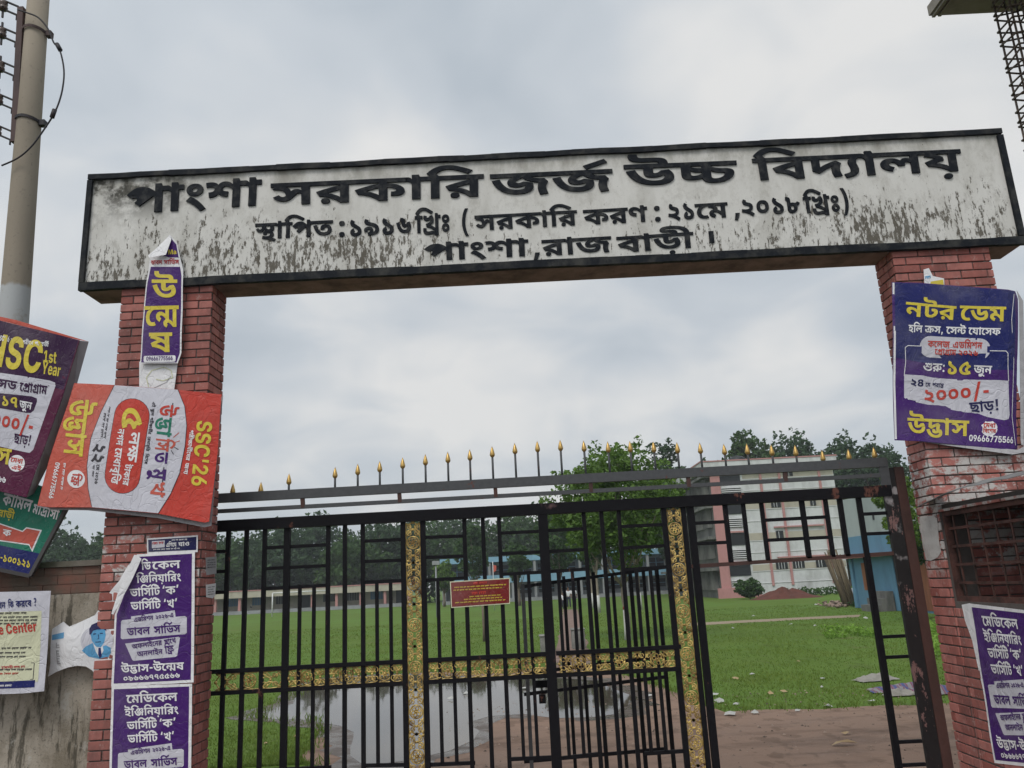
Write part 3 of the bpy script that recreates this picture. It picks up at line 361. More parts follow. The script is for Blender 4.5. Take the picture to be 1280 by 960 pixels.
454:[[863,311,1,-58,-315,0,1,-133,-3,-19,2,-9,2,-22,1,-11,1,-59,-139,0,-38,26,-102,40,-124,26,-73,6,-51,63,92,25,216,45,105,14,-17,-16,1,24,-419,0,1,58],[407,194,21,-10,-62,-9,-112,-23,-61,-15,40,-3,86,-20,82,-30,33,-19,-19,-4,-2,11,-2,23,1,11],[677,62,-48,0,-80,21,-64,40,-25,29,77,27,12,-20,34,-28,44,-14,23,0,20,0,24,10,1,11,0,6,-16,13,-32,10,-25,4,41,58,54,-8,76,-27,38,-37,1,-23,0,-33,-80,-39],[171,-8,-34,0,-42,22,1,16,0,16,42,22,35,0,32,0,42,-22,1,-16,0,-16,-42,-22]],
79:[[313,0,-124,0,-136,48,1,39,0,29,84,43,93,15,-1,-25,-58,13,-72,24,-32,28,1,19,0,22,54,35,110,21,79,0,96,0,110,-22,48,-33,1,-18,0,-23,-40,-30,-68,-20,-43,-9,-5,19,80,-14,90,-38,1,-36,0,-44,-132,-43],[313,58,64,0,54,19,1,17,0,11,-34,17,-54,11,-29,3,-58,-7,-58,-21,1,-15,0,-15,54,-20],[313,191,26,4,48,9,32,15,1,8,0,12,-54,14,-55,0,-28,0,-46,-6,-28,-11,1,-9,0,-12,52,-17]],
357:[[531,130,-36,0,-60,7,-54,14,-31,10,-30,10,-34,8,-13,0,-16,0,-16,-7,1,-6,0,-6,16,-11,15,-6,-83,-41,-30,13,-50,34,1,24,0,21,42,29,64,13,33,0,48,0,70,-13,45,-14,36,-11,44,-10,23,0,26,0,26,14,1,14,0,16,-40,28,-29,10,145,9,16,-8,32,-22,20,-29,1,-17,0,-19,-32,-33,-74,-21],[759,311,1,-58,-767,0,1,58],[441,-45,-86,0,-162,27,-132,57,-45,47,125,26,38,-34,88,-44,104,-21,63,0,66,0,58,19,1,19,0,9,-18,14,-30,8,-23,0,-14,0,-20,-4,-14,-8,1,-6,0,-3,4,-7,3,-2,-129,-8,-6,7,-6,18,1,7,0,20,44,28,78,14,53,0,76,0,98,-25,48,-40,1,-25,0,-27,-54,-42,-112,-24]],
431:[[525,135,-72,0,-108,29,-25,27,17,0,-8,-15,-36,-28,-60,-18,-43,0,-32,0,-58,10,-54,26,-27,24,97,30,20,-18,30,-11,19,0,20,0,30,12,18,29,3,26,135,0,6,-15,20,-26,32,-19,40,-10,25,0,26,0,26,15,1,13,0,16,-40,28,-27,10,145,8,16,-7,30,-22,20,-29,1,-16,0,-35,-92,-34],[881,311,1,-58,-889,0,1,58],[597,179,1,-28,-3,4,72,-4,114,-23,66,-40,1,-28,0,-24,-70,-34,-73,0,-20,0,-28,1,-15,1,7,53,4,-1,14,0,9,0,24,0,18,8,1,5,0,13,-62,18,-51,4,3,30,1,-156,-139,0,-42,18,-82,23,-94,15,-59,4,-49,59,90,22,160,30,85,10,-3,-10,1,29],[459,127,33,-18,-56,-6,-114,-20,-57,-13,-5,9,62,-5,102,-21,41,-16,0,9,-2,16,1,8]],
10161:[[57,0,1,364,173,0,1,-143,293,0,1,143,173,0,1,-364,-171,0,1,151,-291,0,1,-151]],
10397:[[339,-5,-92,0,-134,28,-76,55,1,42,165,0,2,-17,36,-24,58,-12,41,0,36,0,50,10,28,17,1,12,0,10,-24,15,-54,11,-39,5,-75,8,-94,11,-108,49,1,41,0,34,74,50,126,29,85,0,84,0,124,-29,68,-51,3,-34,-165,0,-4,20,-58,22,-51,0,-34,0,-46,-9,-24,-16,1,-10,0,-11,28,-16,48,-10,33,-4,63,-7,54,-6,82,-19,58,-27,30,-35,1,-22,0,-34,-70,-50,-128,-26]],
10073:[[385,-5,-98,0,-156,44,-90,83,1,60,0,60,92,83,156,44,97,0,66,0,110,-18,84,-34,54,-50,9,-32,-173,0,-6,14,-22,21,-38,15,-48,8,-29,0,-52,0,-78,-26,-42,-50,1,-35,0,-37,42,-49,78,-25,53,0,30,0,48,8,38,15,24,21,5,13,175,0,-4,-24,-46,-47,-82,-39,-116,-23]],
11360:[[79,0,1,69,509,0,1,-69],[441,364,1,-364,-171,0,1,289,-5,0,-161,-57,1,76,163,56]],
10871:[[287,-5,-70,0,-108,20,-66,37,-9,26,159,12,10,-17,50,-18,43,0,36,0,40,12,1,11,0,9,-32,11,-33,4,-95,9,-80,8,-80,39,1,32,0,27,58,39,108,20,75,0,68,0,102,-18,62,-34,9,-23,-149,-12,-8,13,-44,16,-35,0,-30,0,-42,-13,1,-10,0,-8,26,-13,35,-3,107,-10,80,-8,80,-36,1,-30,0,-28,-66,-41,-116,-23]],
10889:[[351,273,1,-63,-339,0,1,63],[83,338,171,0,1,-254,0,-11,20,-11,25,0,8,0,32,2,9,1,23,-62,-30,-4,-54,-3,-23,0,-86,0,-90,41,1,39]],
10472:[[295,0,1,132,-269,232,203,0,115,-112,16,-16,26,-33,15,-21,-29,0,12,22,24,32,17,16,111,112,203,0,-265,-232,1,-132]],
10614:[[311,-5,-86,0,-122,34,-66,63,1,43,0,43,66,63,120,35,83,0,58,0,96,-18,70,-35,40,-52,1,-34,1,-21,-471,0,1,49,391,0,-79,-11,0,19,-22,27,-44,15,-33,0,-34,0,-46,-15,-24,-27,1,-18,1,-35,0,-21,28,-28,50,-14,35,0,22,0,38,6,26,13,9,9,153,-13,-14,-23,-68,-35,-102,-19]],
10507:[[209,-5,-52,0,-80,18,-46,36,1,27,0,22,32,32,56,19,72,10,43,2,46,2,58,5,26,9,1,8,1,1,0,10,-18,13,-32,7,-23,0,-24,0,-36,-7,-24,-13,-3,-8,-155,10,12,23,62,35,102,20,71,0,50,0,88,-12,66,-23,38,-34,1,-22,1,-185,-159,0,1,38,-3,0,-16,-14,-44,-19,-60,-10],[261,52,30,0,46,11,28,21,1,13,1,26,-8,-2,-22,-3,-26,-3,-26,-2,-11,-1,-26,-2,-36,-8,-18,-13,1,-9,0,-9,18,-13,32,-6]],
10852:[[57,0,1,273,167,0,1,-50,7,0,14,27,68,26,45,0,12,0,26,-1,13,-2,1,-74,-12,2,-40,3,-15,0,-32,0,-50,-14,-28,-25,1,-16,1,-149]],
11484:[[115,207,-15,157,161,0,-15,-157]],
11361:[[61,0,1,62,265,117,30,13,44,23,22,24,1,13,0,16,-28,21,-46,12,-29,0,-30,0,-46,-12,-26,-24,1,-16,-163,0,0,37,66,53,122,30,79,0,82,0,122,-28,66,-49,1,-33,0,-21,-32,-40,-86,-50,-77,-34,-89,-42,1,-2,297,0,1,-70]],
11373:[[327,-5,-74,0,-126,29,-78,55,1,40,0,30,48,57,43,32,171,126,173,0,-221,-163,-53,0,10,8,48,16,66,10,41,0,68,0,102,-27,58,-51,1,-35,0,-38,-70,-57,-122,-32],[325,61,32,0,50,15,30,27,1,16,0,17,-30,26,-50,15,-31,0,-32,0,-50,-15,-28,-26,1,-17,0,-16,28,-27,50,-15]],
11359:[[323,-5,-96,0,-128,44,-62,84,1,59,0,59,64,83,126,45,97,0,96,0,128,-45,64,-83,1,-59,0,-59,-64,-84,-126,-44],[323,66,40,0,52,24,26,52,1,40,0,40,-26,52,-52,24,-39,0,-40,0,-50,-24,-26,-52,1,-40,0,-40,26,-52,50,-24]],
11374:[[321,369,74,0,126,-29,76,-55,1,-40,0,-30,-46,-57,-43,-32,-169,-126,-169,0,223,163,55,0,-10,-8,-48,-16,-66,-10,-41,0,-66,0,-102,27,-60,51,1,35,0,38,72,57,122,32],[323,302,-34,0,-50,-15,-28,-26,1,-16,0,-17,28,-26,50,-15,35,0,32,0,50,15,28,26,1,16,0,17,-28,26,-50,15]],
11366:[[111,0,297,292,1,2,-343,0,1,70,523,0,1,-71,-295,-293]],
11364:[[319,-5,-80,0,-122,29,-72,50,-1,32,169,0,2,-13,28,-20,48,-11,31,0,32,0,52,14,28,27,1,17,0,18,-28,27,-52,15,-33,0,-32,0,-56,-14,-15,-12,-151,14,33,196,465,0,1,-70,-321,0,-17,-86,5,0,20,14,80,20,51,0,50,0,82,-18,62,-32,34,-43,1,-26,0,-37,-70,-58,-126,-33]],
11422:[],
10773:[[227,156,1,-156,-169,0,1,273,161,0,5,-69,-7,0,20,33,86,39,73,0,58,0,84,-25,46,-46,1,-31,1,-174,-169,0,1,157,0,23,-46,26,-41,0,-28,0,-42,-12,-24,-22]],
10292:[[57,0,1,364,271,0,93,-142,8,-13,20,-42,20,-49,18,-46,5,-16,-31,0,6,16,16,45,20,49,20,43,9,13,93,142,269,0,1,-364,-171,0,1,157,0,12,2,38,2,45,2,46,1,20,11,0,-8,-22,-24,-46,-22,-44,-22,-37,-5,-12,-103,-157,-143,0,-103,157,-8,12,-22,36,-24,44,-22,47,-9,22,13,0,0,-20,2,-45,4,-45,2,-39,1,-12,1,-157]],
}
RUNS={
'পাংশা':(2548,'40,0,0 54,771,0 6,1079,0 48,1519,0 54,2240,0'),
'সরকারি':(3448,'50,0,0 46,711,0 20,1341,0 54,2202,0 55,2510,0 46,2818,0'),
'জর্জ':(2012,'27,0,0 27,1006,0 131,1850,0'),
'উচ্চ':(1634,'12,0,0 311,749,0'),
'বিদ্যালয়':(3624,'55,0,0 42,308,0 37,938,0 202,1580,0 54,1870,0 47,2178,0 45,2958,0 52,3624,0'),
'স্থাপিত':(2877,'437,0,0 54,752,0 55,1060,0 40,1368,0 35,2139,0'),
':':(328,'611,0,0'),
'১৯১৬':(2496,'76,0,0 84,624,0 76,1248,0 81,1872,0'),
'খ্রিঃ':(1507,'55,0,0 204,308,0 7,1066,0'),
'(':(458,'593,0,0'),
'করণ':(2142,'20,0,0 46,861,0 34,1491,0'),
'২১মে':(2300,'77,0,0 76,624,0 61,1248,0 44,1650,0'),
',':(310,'597,0,0'),
'২০১৮':(2496,'77,0,0 75,624,0 76,1248,0 83,1872,0'),
')':(458,'594,0,0'),
'রাজ':(1944,'46,0,0 54,630,0 27,938,0'),
'বাড়ী':(1995,'42,0,0 54,630,0 32,938,0 52,1687,0 56,1687,0'),
'।':(402,'641,0,0'),
'উ':(749,'12,0,0'),
'ন্মে':(1287,'61,0,0 366,402,0'),
'ষ':(674,'49,0,0'),
'ডাবল':(2467,'32,0,0 54,749,0 42,1056,0 47,1687,0'),
'সার্ভিস':(2793,'50,0,0 54,711,0 55,1019,0 43,1327,0 131,1883,0 50,2082,0'),
'ন্সড':(1684,'367,0,0 32,935,0'),
'প্রোগ্রাম':(3260,'61,0,0 224,402,0 54,1225,0 205,1532,0 54,2301,0 44,2609,0'),
'১৭':(1248,'76,0,0 82,624,0'),
'জুন':(1645,'27,0,0 57,929,0 39,1006,0'),
'২০০০/-':(3386,'77,0,0 75,624,0 75,1248,0 75,1872,0 600,2496,0 598,3016,0'),
'ছাড়!':(2203,'26,0,0 54,739,0 32,1047,0 52,1795,0 588,1795,0'),
'উদ্ভাস':(2454,'12,0,0 352,749,0 54,1436,0 50,1744,0'),
'০৯৬৬৬৭৭৫৫৬৬':(6863,'75,0,0 84,624,0 81,1248,0 81,1872,0 81,2496,0 82,3120,0 82,3744,0 80,4368,0 80,4992,0 81,5616,0 81,6240,0'),
'বোর্ড':(2089,'61,0,0 42,402,0 54,1032,0 32,1340,0 131,1878,0'),
'পরীক্ষা':(3001,'40,0,0 46,771,0 56,1401,0 129,1709,0 54,2693,0'),
'পরবর্তী':(3077,'40,0,0 46,771,0 42,1401,0 35,2031,0 502,2769,0'),
'কামিল':(2908,'20,0,0 54,861,0 55,1169,0 44,1477,0 47,2127,0'),
'মাদ্রাসা':(3068,'44,0,0 54,651,0 221,958,0 54,1742,0 50,2050,0 54,2761,0'),
'রাজবাড়ী':(3939,'46,0,0 54,630,0 27,938,0 42,1944,0 54,2575,0 32,2882,0 52,3631,0 56,3631,0'),
'ক':(861,'20,0,0'),
'৩৭-১০০১২১':(5362,'78,0,0 82,624,0 598,1248,0 76,1618,0 75,2242,0 75,2866,0 76,3490,0 77,4114,0 76,4738,0'),
'পরীক্ষার্থীদের':(5713,'40,0,0 46,771,0 56,1401,0 129,1709,0 54,2693,0 36,3001,0 502,3730,0 61,4038,0 37,4440,0 46,5083,0'),
'জন্য':(1934,'27,0,0 39,1006,0 202,1645,0'),
'দ্ভা':(995,'352,0,0 54,687,0'),
'সি':(1019,'55,0,0 50,308,0'),
'ত':(738,'35,0,0'),
'মু':(651,'44,0,0 57,622,0'),
'ঞ্জি':(1239,'55,0,0 322,308,0'),
'খ':(758,'21,0,0'),
'৫':(624,'80,0,0'),
'লক্ষ':(1765,'47,0,0 129,780,0'),
'টাকার':(2703,'30,0,0 54,597,0 20,904,0 54,1765,0 46,2073,0'),
'নগদ':(1990,'39,0,0 22,639,0 37,1347,0'),
'মেধাবৃত্তি':(3721,'61,0,0 44,402,0 38,1052,0 54,1685,0 42,1993,0 59,2589,0 55,2623,0 339,2931,0'),
'২২':(1248,'77,0,0 77,624,0'),
'মে':(1052,'61,0,0 44,402,0'),
'২০২৬':(2496,'77,0,0 75,624,0 77,1248,0 81,1872,0'),
'ফ্রি':(1247,'55,0,0 225,308,0'),
'মেডিকেল':(4152,'61,0,0 44,402,0 55,1052,0 32,1360,0 61,2109,0 20,2511,0 47,3372,0'),
'ইঞ্জিনিয়ারিং':(5117,'10,0,0 55,578,0 322,886,0 55,1817,0 39,2125,0 45,2764,0 52,3430,0 54,3430,0 55,3738,0 46,4046,0 6,4676,0'),
'ভার্সিটি':(2987,'43,0,0 54,756,0 55,1064,0 50,1372,0 131,2082,0 55,2082,0 30,2390,0'),
'‘ক’':(1538,'630,0,0 20,339,0 631,1199,0'),
'‘খ’':(1435,'630,0,0 21,339,0 631,1097,0'),
'এডমিশন':(3868,'16,0,0 32,803,0 55,1551,0 44,1859,0 48,2510,0 39,3230,0'),
'২০২৬-এ':(3668,'77,0,0 75,624,0 77,1248,0 81,1872,0 598,2496,0 16,2866,0'),
'অফলাইনের':(5196,'8,0,0 41,969,0 47,1858,0 54,2639,0 10,2947,0 61,3525,0 39,3927,0 46,4566,0'),
'সাথে':(2150,'50,0,0 54,711,0 61,1019,0 36,1421,0'),
'অনলাইন':(3913,'8,0,0 39,969,0 47,1608,0 54,2388,0 10,2696,0 39,3275,0'),
'উদ্ভাস-উন্মেষ':(5534,'12,0,0 352,749,0 54,1436,0 50,1744,0 598,2454,0 12,2824,0 61,3573,0 366,3975,0 49,4860,0'),
'এগিয়ে':(2887,'16,0,0 55,803,0 22,1110,0 61,1819,0 45,2221,0 52,2887,0'),
'যাও':(1763,'45,0,0 54,666,0 18,974,0'),
'খন':(1397,'21,0,0 39,758,0'),
'কি':(1169,'55,0,0 20,308,0'),
'করবে':(2523,'20,0,0 46,861,0 61,1491,0 42,1893,0'),
'?':(548,'616,0,0'),
'নটর':(1865,'39,0,0 30,639,0 46,1235,0'),
'ডেম':(1801,'61,0,0 32,402,0 44,1151,0'),
'হলি':(1666,'51,0,0 55,578,0 47,885,0'),
'ক্রস,':(2004,'203,0,0 50,983,0 597,1694,0'),
'সেন্ট':(1996,'61,0,0 50,402,0 370,1113,0'),
'যোসেফ':(3378,'61,0,0 45,402,0 54,1068,0 61,1376,0 50,1778,0 41,2489,0'),
'কলেজ':(3049,'20,0,0 61,861,0 47,1263,0 27,2043,0'),
'শুরু:':(2078,'456,0,0 454,896,0 611,1749,0'),
'১৫':(1248,'76,0,0 80,624,0'),
'২৪':(1248,'77,0,0 79,624,0'),
'পর্যন্ত':(2438,'40,0,0 46,771,0 202,1401,0 357,1690,0'),
'মেধা':(1993,'61,0,0 44,402,0 38,1052,0 54,1685,0'),
'এই':(1381,'16,0,0 10,803,0'),
'স্কুল':(1650,'431,0,0 57,641,0 47,869,0'),
'পরীক্ষার্থীর':(4669,'40,0,0 46,771,0 56,1401,0 129,1709,0 54,2693,0 36,3001,0 502,3730,0 46,4038,0'),
'বিশেষ':(2734,'55,0,0 42,308,0 61,938,0 48,1340,0 49,2060,0'),
'-':(370,'598,0,0'),
'মুখ':(1409,'44,0,0 57,622,0 21,651,0'),
'HSC':(2152,'10161,0,0 10397,748,0 10073,1409,0'),
'1st':(1601,'11360,0,0 10871,645,0 10889,1219,0'),
'Year':(2361,'10472,0,0 10614,752,0 10507,1353,0 10852,1941,0'),
"SC'26":(3049,'10397,0,0 10073,660,0 11484,1404,0 11361,1758,0 11373,2404,0'),
"SSC'26":(3709,'10397,0,0 10397,660,0 10073,1320,0 11484,2064,0 11361,2418,0 11373,3064,0'),
'09666775566':(7100,'11359,0,0 11374,645,0 11373,1291,0 11373,1936,0 11373,2582,0 11366,3227,0 11366,3873,0 11364,4518,0 11364,5164,0 11373,5809,0 11373,6455,0'),
'e Center':(4252,'10614,0,0 11422,601,0 10073,869,0 10614,1613,0 10773,2214,0 10889,2849,0 10614,3231,0 10852,3832,0'),
'Ma':(1532,'10292,0,0 10507,943,0'),
}

# ------------------------------------------------------------------ lettering (glyph outlines are in GLYPHS above)
_gc = {}
def untangle(c, depth=0):
    """split an outline that crosses itself into simple loops"""
    n = len(c)
    for i in range(n):
        a, b = c[i], c[(i + 1) % n]
        for j in range(i + 2, n):
            if (j + 1) % n == i: continue
            p, q = c[j], c[(j + 1) % n]
            d = (b[0] - a[0]) * (q[1] - p[1]) - (b[1] - a[1]) * (q[0] - p[0])
            if abs(d) < 1e-9: continue
            t = ((p[0] - a[0]) * (q[1] - p[1]) - (p[1] - a[1]) * (q[0] - p[0])) / d
            u = ((p[0] - a[0]) * (b[1] - a[1]) - (p[1] - a[1]) * (b[0] - a[0])) / d
            if 1e-6 < t < 1 - 1e-6 and 1e-6 < u < 1 - 1e-6 and depth < 6:
                x = (a[0] + t * (b[0] - a[0]), a[1] + t * (b[1] - a[1]))
                return untangle([x] + c[i + 1:j + 1], depth + 1) + untangle(c[:i + 1] + [x] + c[j + 1:], depth + 1)
    ar = sum(a[0] * b[1] - b[0] * a[1] for a, b in zip(c, c[1:] + c[:1])) / 2
    return [c] if len(c) > 2 and abs(ar) > 150 else []
def glyph(g):
    """-> list of (outer, holes) polylines in 1/1000 em"""
    if g in _gc: return _gc[g]
    cons = []
    for vals in GLYPHS[g]:
        x = y = 0; pts = []
        for a, b in zip(vals[::2], vals[1::2]):
            x += a >> 1; y += b; pts.append((x * 2.0, y * 2.0, a & 1))
        full = []
        for i, p in enumerate(pts):
            q = pts[(i + 1) % len(pts)]
            full.append(p)
            if not p[2] and not q[2]: full.append(((p[0] + q[0]) / 2, (p[1] + q[1]) / 2, 1))
        st = next(i for i, p in enumerate(full) if p[2]); full = full[st:] + full[:st] + [full[st]]
        pl = []; i = 0
        while i < len(full) - 1:
            p = full[i]; pl.append(p[:2])
            if full[i + 1][2]: i += 1
            else:
                c = full[i + 1]; q = full[i + 2]
                for t in (0.33, 0.67):
                    pl.append(((1 - t) ** 2 * p[0] + 2 * t * (1 - t) * c[0] + t * t * q[0], (1 - t) ** 2 * p[1] + 2 * t * (1 - t) * c[1] + t * t * q[1]))
                i += 2
        out = []
        for p in pl:
            if not out or abs(p[0] - out[-1][0]) + abs(p[1] - out[-1][1]) > 1: out.append(p)
        if len(out) > 2: cons += untangle(out)
    area = lambda c: sum(a[0] * b[1] - b[0] * a[1] for a, b in zip(c, c[1:] + c[:1])) / 2
    def inside(p, c):
        r = False
        for a, b in zip(c, c[1:] + c[:1]):
            if (a[1] > p[1]) != (b[1] > p[1]) and p[0] < (b[0] - a[0]) * (p[1] - a[1]) / (b[1] - a[1]) + a[0]: r = not r
        return r
    outs = [[c, []] for c in cons if area(c) < 0]
    for h in cons:
        if area(h) >= 0:
            best = [o for o in outs if inside(h[0], o[0])]
            if best: min(best, key=lambda o: abs(area(o[0])))[1].append(h)
    _gc[g] = outs
    return outs

class Surf:
    """a (gently bulging) plane: maps photograph pixels to points on it; off lifts a printed layer off the sheet"""
    def __init__(s, p0, n, bump=None):
        s.p0 = Vector(p0); s.n = Vector(n).normalized(); s.b = bump
    def __call__(s, px, py, off=0.0):
        d = ray(px, py); t = (s.p0 - CAM).dot(s.n) / d.dot(s.n)
        return CAM + d * t + s.n * (off + (s.b(px, py) if s.b else 0.0))
ID = lambda x, y: (x, y)
def write(mb, surf, text, p0, p1, h, off=0.004, up=None, depth=0.0, M=ID):
    """set text with its baseline from p0 to p1 and its head line h above (all in photo pixels on the surface)"""
    adv, items = RUNS[text]
    gl = [tuple(int(v) for v in it.split(',')) for it in items.split(' ')]
    xs = [x + p[0] for g, x, y in gl for o, hs in glyph(g) for p in o]
    x0, x1 = min(xs), max(xs)
    dx, dy = p1[0] - p0[0], p1[1] - p0[1]; L = math.hypot(dx, dy)
    u = up or (dy / L, -dx / L)
    k = 0
    for g, gx, gy in gl:
        for o, hs in glyph(g):
            k += 1
            def f(p, of):
                t = (p[0] + gx - x0) / (x1 - x0); q = (p[1] + gy) / 640.0 * h
                return surf(*M(p0[0] + dx * t + u[0] * q, p0[1] + dy * t + u[1] * q), of)
            polys = [o] + hs
            of = off + depth + (k % 4) * 0.00025
            tris = tessellate_polygon([[Vector((a, b, 0)) for a, b in c] for c in polys])
            flat = [p for c in polys for p in c]
            fr = [f(p, of) for p in flat]
            fs = []
            for a, b, c in tris:
                A, B, C = flat[a], flat[b], flat[c]
                cr = (B[0] - A[0]) * (C[1] - A[1]) - (B[1] - A[1]) * (C[0] - A[0])
                if abs(cr) < 1e-6: continue
                fs.append((a, b, c) if cr > 0 else (a, c, b))
            if depth:
                n = len(flat); fr += [f(p, off - 0.001) for p in flat]; i = 0
                for c in polys:
                    m_ = len(c)
                    for j in range(m_): fs.append((i + j, i + (j + 1) % m_, n + i + (j + 1) % m_, n + i + j))
                    i += m_
            mb.add(fr, fs)
def squiggles(mb, surf, p0, p1, h, off=0.004, seed=0, M=ID):
    """a line of print too small to read: little broken dashes with a head line"""
    rnd = random.Random(seed); dx, dy = p1[0] - p0[0], p1[1] - p0[1]; L = math.hypot(dx, dy); ux, uy = dx / L, dy / L
    t = 0
    while t < L - h:
        w = min(L - t, h * rnd.uniform(1.6, 3.6)); a = 0
        def q(ta, qa): return surf(*M(p0[0] + ux * ta + uy * qa, p0[1] + uy * ta - ux * qa), off)
        mb.add([q(t, h * .72), q(t + w, h * .72), q(t + w, h), q(t, h)], [(0, 1, 2, 3)])
        while a < w - h * .3:
            b = h * rnd.uniform(.22, .34); lo = h * rnd.uniform(0, .35)
            mb.add([q(t + a, lo), q(t + a + b, lo), q(t + a + b, h * .73), q(t + a, h * .73)], [(0, 1, 2, 3)])
            a += b + h * rnd.uniform(.2, .45)
        t += w + h * .6
def layer_mesh(poly, surf, off, t=0.0, grid=8.0, M=ID):
    """outline in pixels -> sheet following the surface (t = thickness)"""
    bm = bmesh.new()
    vs = [bm.verts.new((x, y, 0)) for x, y in poly]
    bm.faces.new(vs)
    xs = [p[0] for p in poly]; ys = [p[1] for p in poly]
    for ax, lo, hi in ((0, min(xs), max(xs)), (1, min(ys), max(ys))):
        c = math.floor(lo / grid) * grid + grid
        while c < hi:
            co = [0, 0, 0]; no = [0, 0, 0]; co[ax] = c; no[ax] = 1
            bmesh.ops.bisect_plane(bm, geom=bm.verts[:] + bm.edges[:] + bm.faces[:], dist=1e-5, plane_co=co, plane_no=no)
            c += grid
    bmesh.ops.triangulate(bm, faces=[f for f in bm.faces if len(f.verts) > 4])
    bm.verts.index_update()
    vv = [(v.co.x, v.co.y) for v in bm.verts]
    ff = [[v.index for v in f.verts] for f in bm.faces]
    be = [tuple(v.index for v in e_.verts) for e_ in bm.edges if e_.is_boundary]
    if sum((vv[f[i]][0] * vv[f[(i + 1) % len(f)]][1] - vv[f[(i + 1) % len(f)]][0] * vv[f[i]][1]) for f in ff for i in range(len(f))) > 0:
        ff = [f[::-1] for f in ff]
    bm.free()
    pts = [surf(*M(x, y), off) for x, y in vv]
    if t:
        n = len(pts); pts += [surf(*M(x, y), off - t) for x, y in vv]
        ff = ff + [[i + n for i in f[::-1]] for f in ff] + [[a, b, b + n, a + n] for a, b in be]
    return pts, ff
def sheet(mb, poly, surf, off=0.0, t=0.003, grid=8.0, M=ID):
    p, f = layer_mesh(poly, surf, off, t, grid, M); mb.add(p, f)
def disc(c, r, n=20, ry=None): return [(c[0] + r * cos(2 * pi * k / n), c[1] + (ry or r) * sin(2 * pi * k / n)) for k in range(n)]
def rounded(c, hl, hw, ang, n=6, rad=None):
    """rounded bar outline: centre, half length, half width, angle in pixels"""
    r = rad or hw; out = []
    for sx, sy, a0 in ((1, 1, 0), (-1, 1, 90), (-1, -1, 180), (1, -1, 270)):
        for k in range(n + 1):
            a = R(a0 + 90 * k / n); x = sx * (hl - r) + r * cos(a); y = sy * (hw - r) + r * sin(a)
            out.append((c[0] + x * cos(ang) - y * sin(ang), c[1] + x * sin(ang) + y * cos(ang)))
    return out
def print_mat(name, col, rough=0.45):
    t = NT(name); n = t.noise(5, 4); n2 = t.noise(60, 2)
    c = t.mix(n, tuple(x * .86 for x in col), tuple(min(1, x * 1.1) for x in col))
    c = t.mix(t.math('MULTIPLY', t.ramp(n2, (.62, 0), (.72, 1)), .12), c, (.45, .42, .38))
    wv = t.n('ShaderNodeVectorMath', operation='ADD'); nz = t.n('ShaderNodeTexNoise'); nz.inputs['Scale'].default_value = 3.0
    t.l(t.tc.outputs['Object'], nz.inputs['Vector']); t.l(t.tc.outputs['Object'], wv.inputs[0]); t.l(nz.outputs['Color'], wv.inputs[1])
    vo = t.n('ShaderNodeTexVoronoi', feature='DISTANCE_TO_EDGE'); vo.inputs['Scale'].default_value = 2.6; t.l(wv.outputs[0], vo.inputs['Vector'])
    cr = t.ramp(vo.outputs[0], (.0, 0), (.02, 1)); fd = t.noise(2.2, 5, .65, off=(1, 7, 3))
    c = t.mix(t.math('MULTIPLY', t.ramp(fd, (.46, 0), (.70, 1)), .12), c, (.42, .40, .38))
    c = t.mix(t.math('MULTIPLY', t.math('SUBTRACT', 1.0, cr), .025), c, (.55, .54, .52))
    t.bump(t.mix(.10, t.noise(5, 4, .6, (1, 1, .7), dist=1.2), cr), .75, .035)
    return t.out(c, rough, 0, .16)
INK = dict(white=(.74, .73, .74), yellow=(.62, .50, .06), purple=(.056, .014, .135), violet=(.058, .018, .14), maroon=(.085, .010, .04), plum=(.036, .010, .045), red=(.48, .05, .035),
           orange=(.50, .10, .07), navy=(.016, .016, .075), blue=(.016, .020, .115), green=(.02, .17, .11), dark=(.03, .025, .035), grey=(.35, .34, .35), lilac=(.54, .53, .58),
           sky=(.10, .32, .55), pale=(.60, .60, .42), crimson=(.42, .03, .035), plate=(.17, .018, .018))
PM = {k: print_mat('print_' + k, v) for k, v in INK.items()}
class Poster:
    """a sheet (the thing) with printed layers as its parts"""
    def __init__(s, name, poly, surf, mat, label, cat, t=0.003, grid=8.0, group=None, M=ID):
        s.surf = surf; s.grid = grid; s.M = M; s.n = 0
        mb = MB(); sheet(mb, poly, surf, 0, t, grid, M)
        s.o = fix_normals(mb.build(name, PM[mat] if isinstance(mat, str) else mat, None, False, None, label, cat, group))
        s.w = []
    def panel(s, poly, ink, name='printed_panel', lvl=1, label=None):
        mb = MB(); s.n += 1; sheet(mb, poly, s.surf, 0.0012 * lvl + 0.00003 * s.n, 0, s.grid, s.M)
        o = mb.build(name, PM[ink], s.o)
        if label: o['label'] = label
        return o
    def new(s, ink, name='lettering'):
        mb = MB(); s.w.append((ink, name, mb)); return mb
    def text(s, ink, txt, p0, p1, h, lvl=3.2, **kw):
        write(s.new(ink), s.surf, txt, p0, p1, h, 0.0012 * lvl, M=s.M, **kw)
    def fine(s, ink, p0, p1, h, seed=0, lvl=3.2):
        squiggles(s.new(ink, 'fine_print'), s.surf, p0, p1, h, 0.0012 * lvl, seed, s.M)
    def line(s, ink, pts, w, lvl=2.4):
        mb = s.new(ink, 'printed_line')
        for k, (a, b) in enumerate(zip(pts, pts[1:])):
            dx, dy = b[0] - a[0], b[1] - a[1]; L = math.hypot(dx, dy); nx, ny = -dy / L * w / 2, dx / L * w / 2
            mb.add([s.surf(*s.M(x, y), 0.0012 * lvl + .0001 * (k % 2)) for x, y in ((a[0] + nx, a[1] + ny), (b[0] + nx, b[1] + ny), (b[0] - nx, b[1] - ny), (a[0] - nx, a[1] - ny))], [(0, 1, 2, 3)])
    def done(s):
        for ink, name, mb in s.w: mb.build(name, PM[ink], s.o)
        return s.o

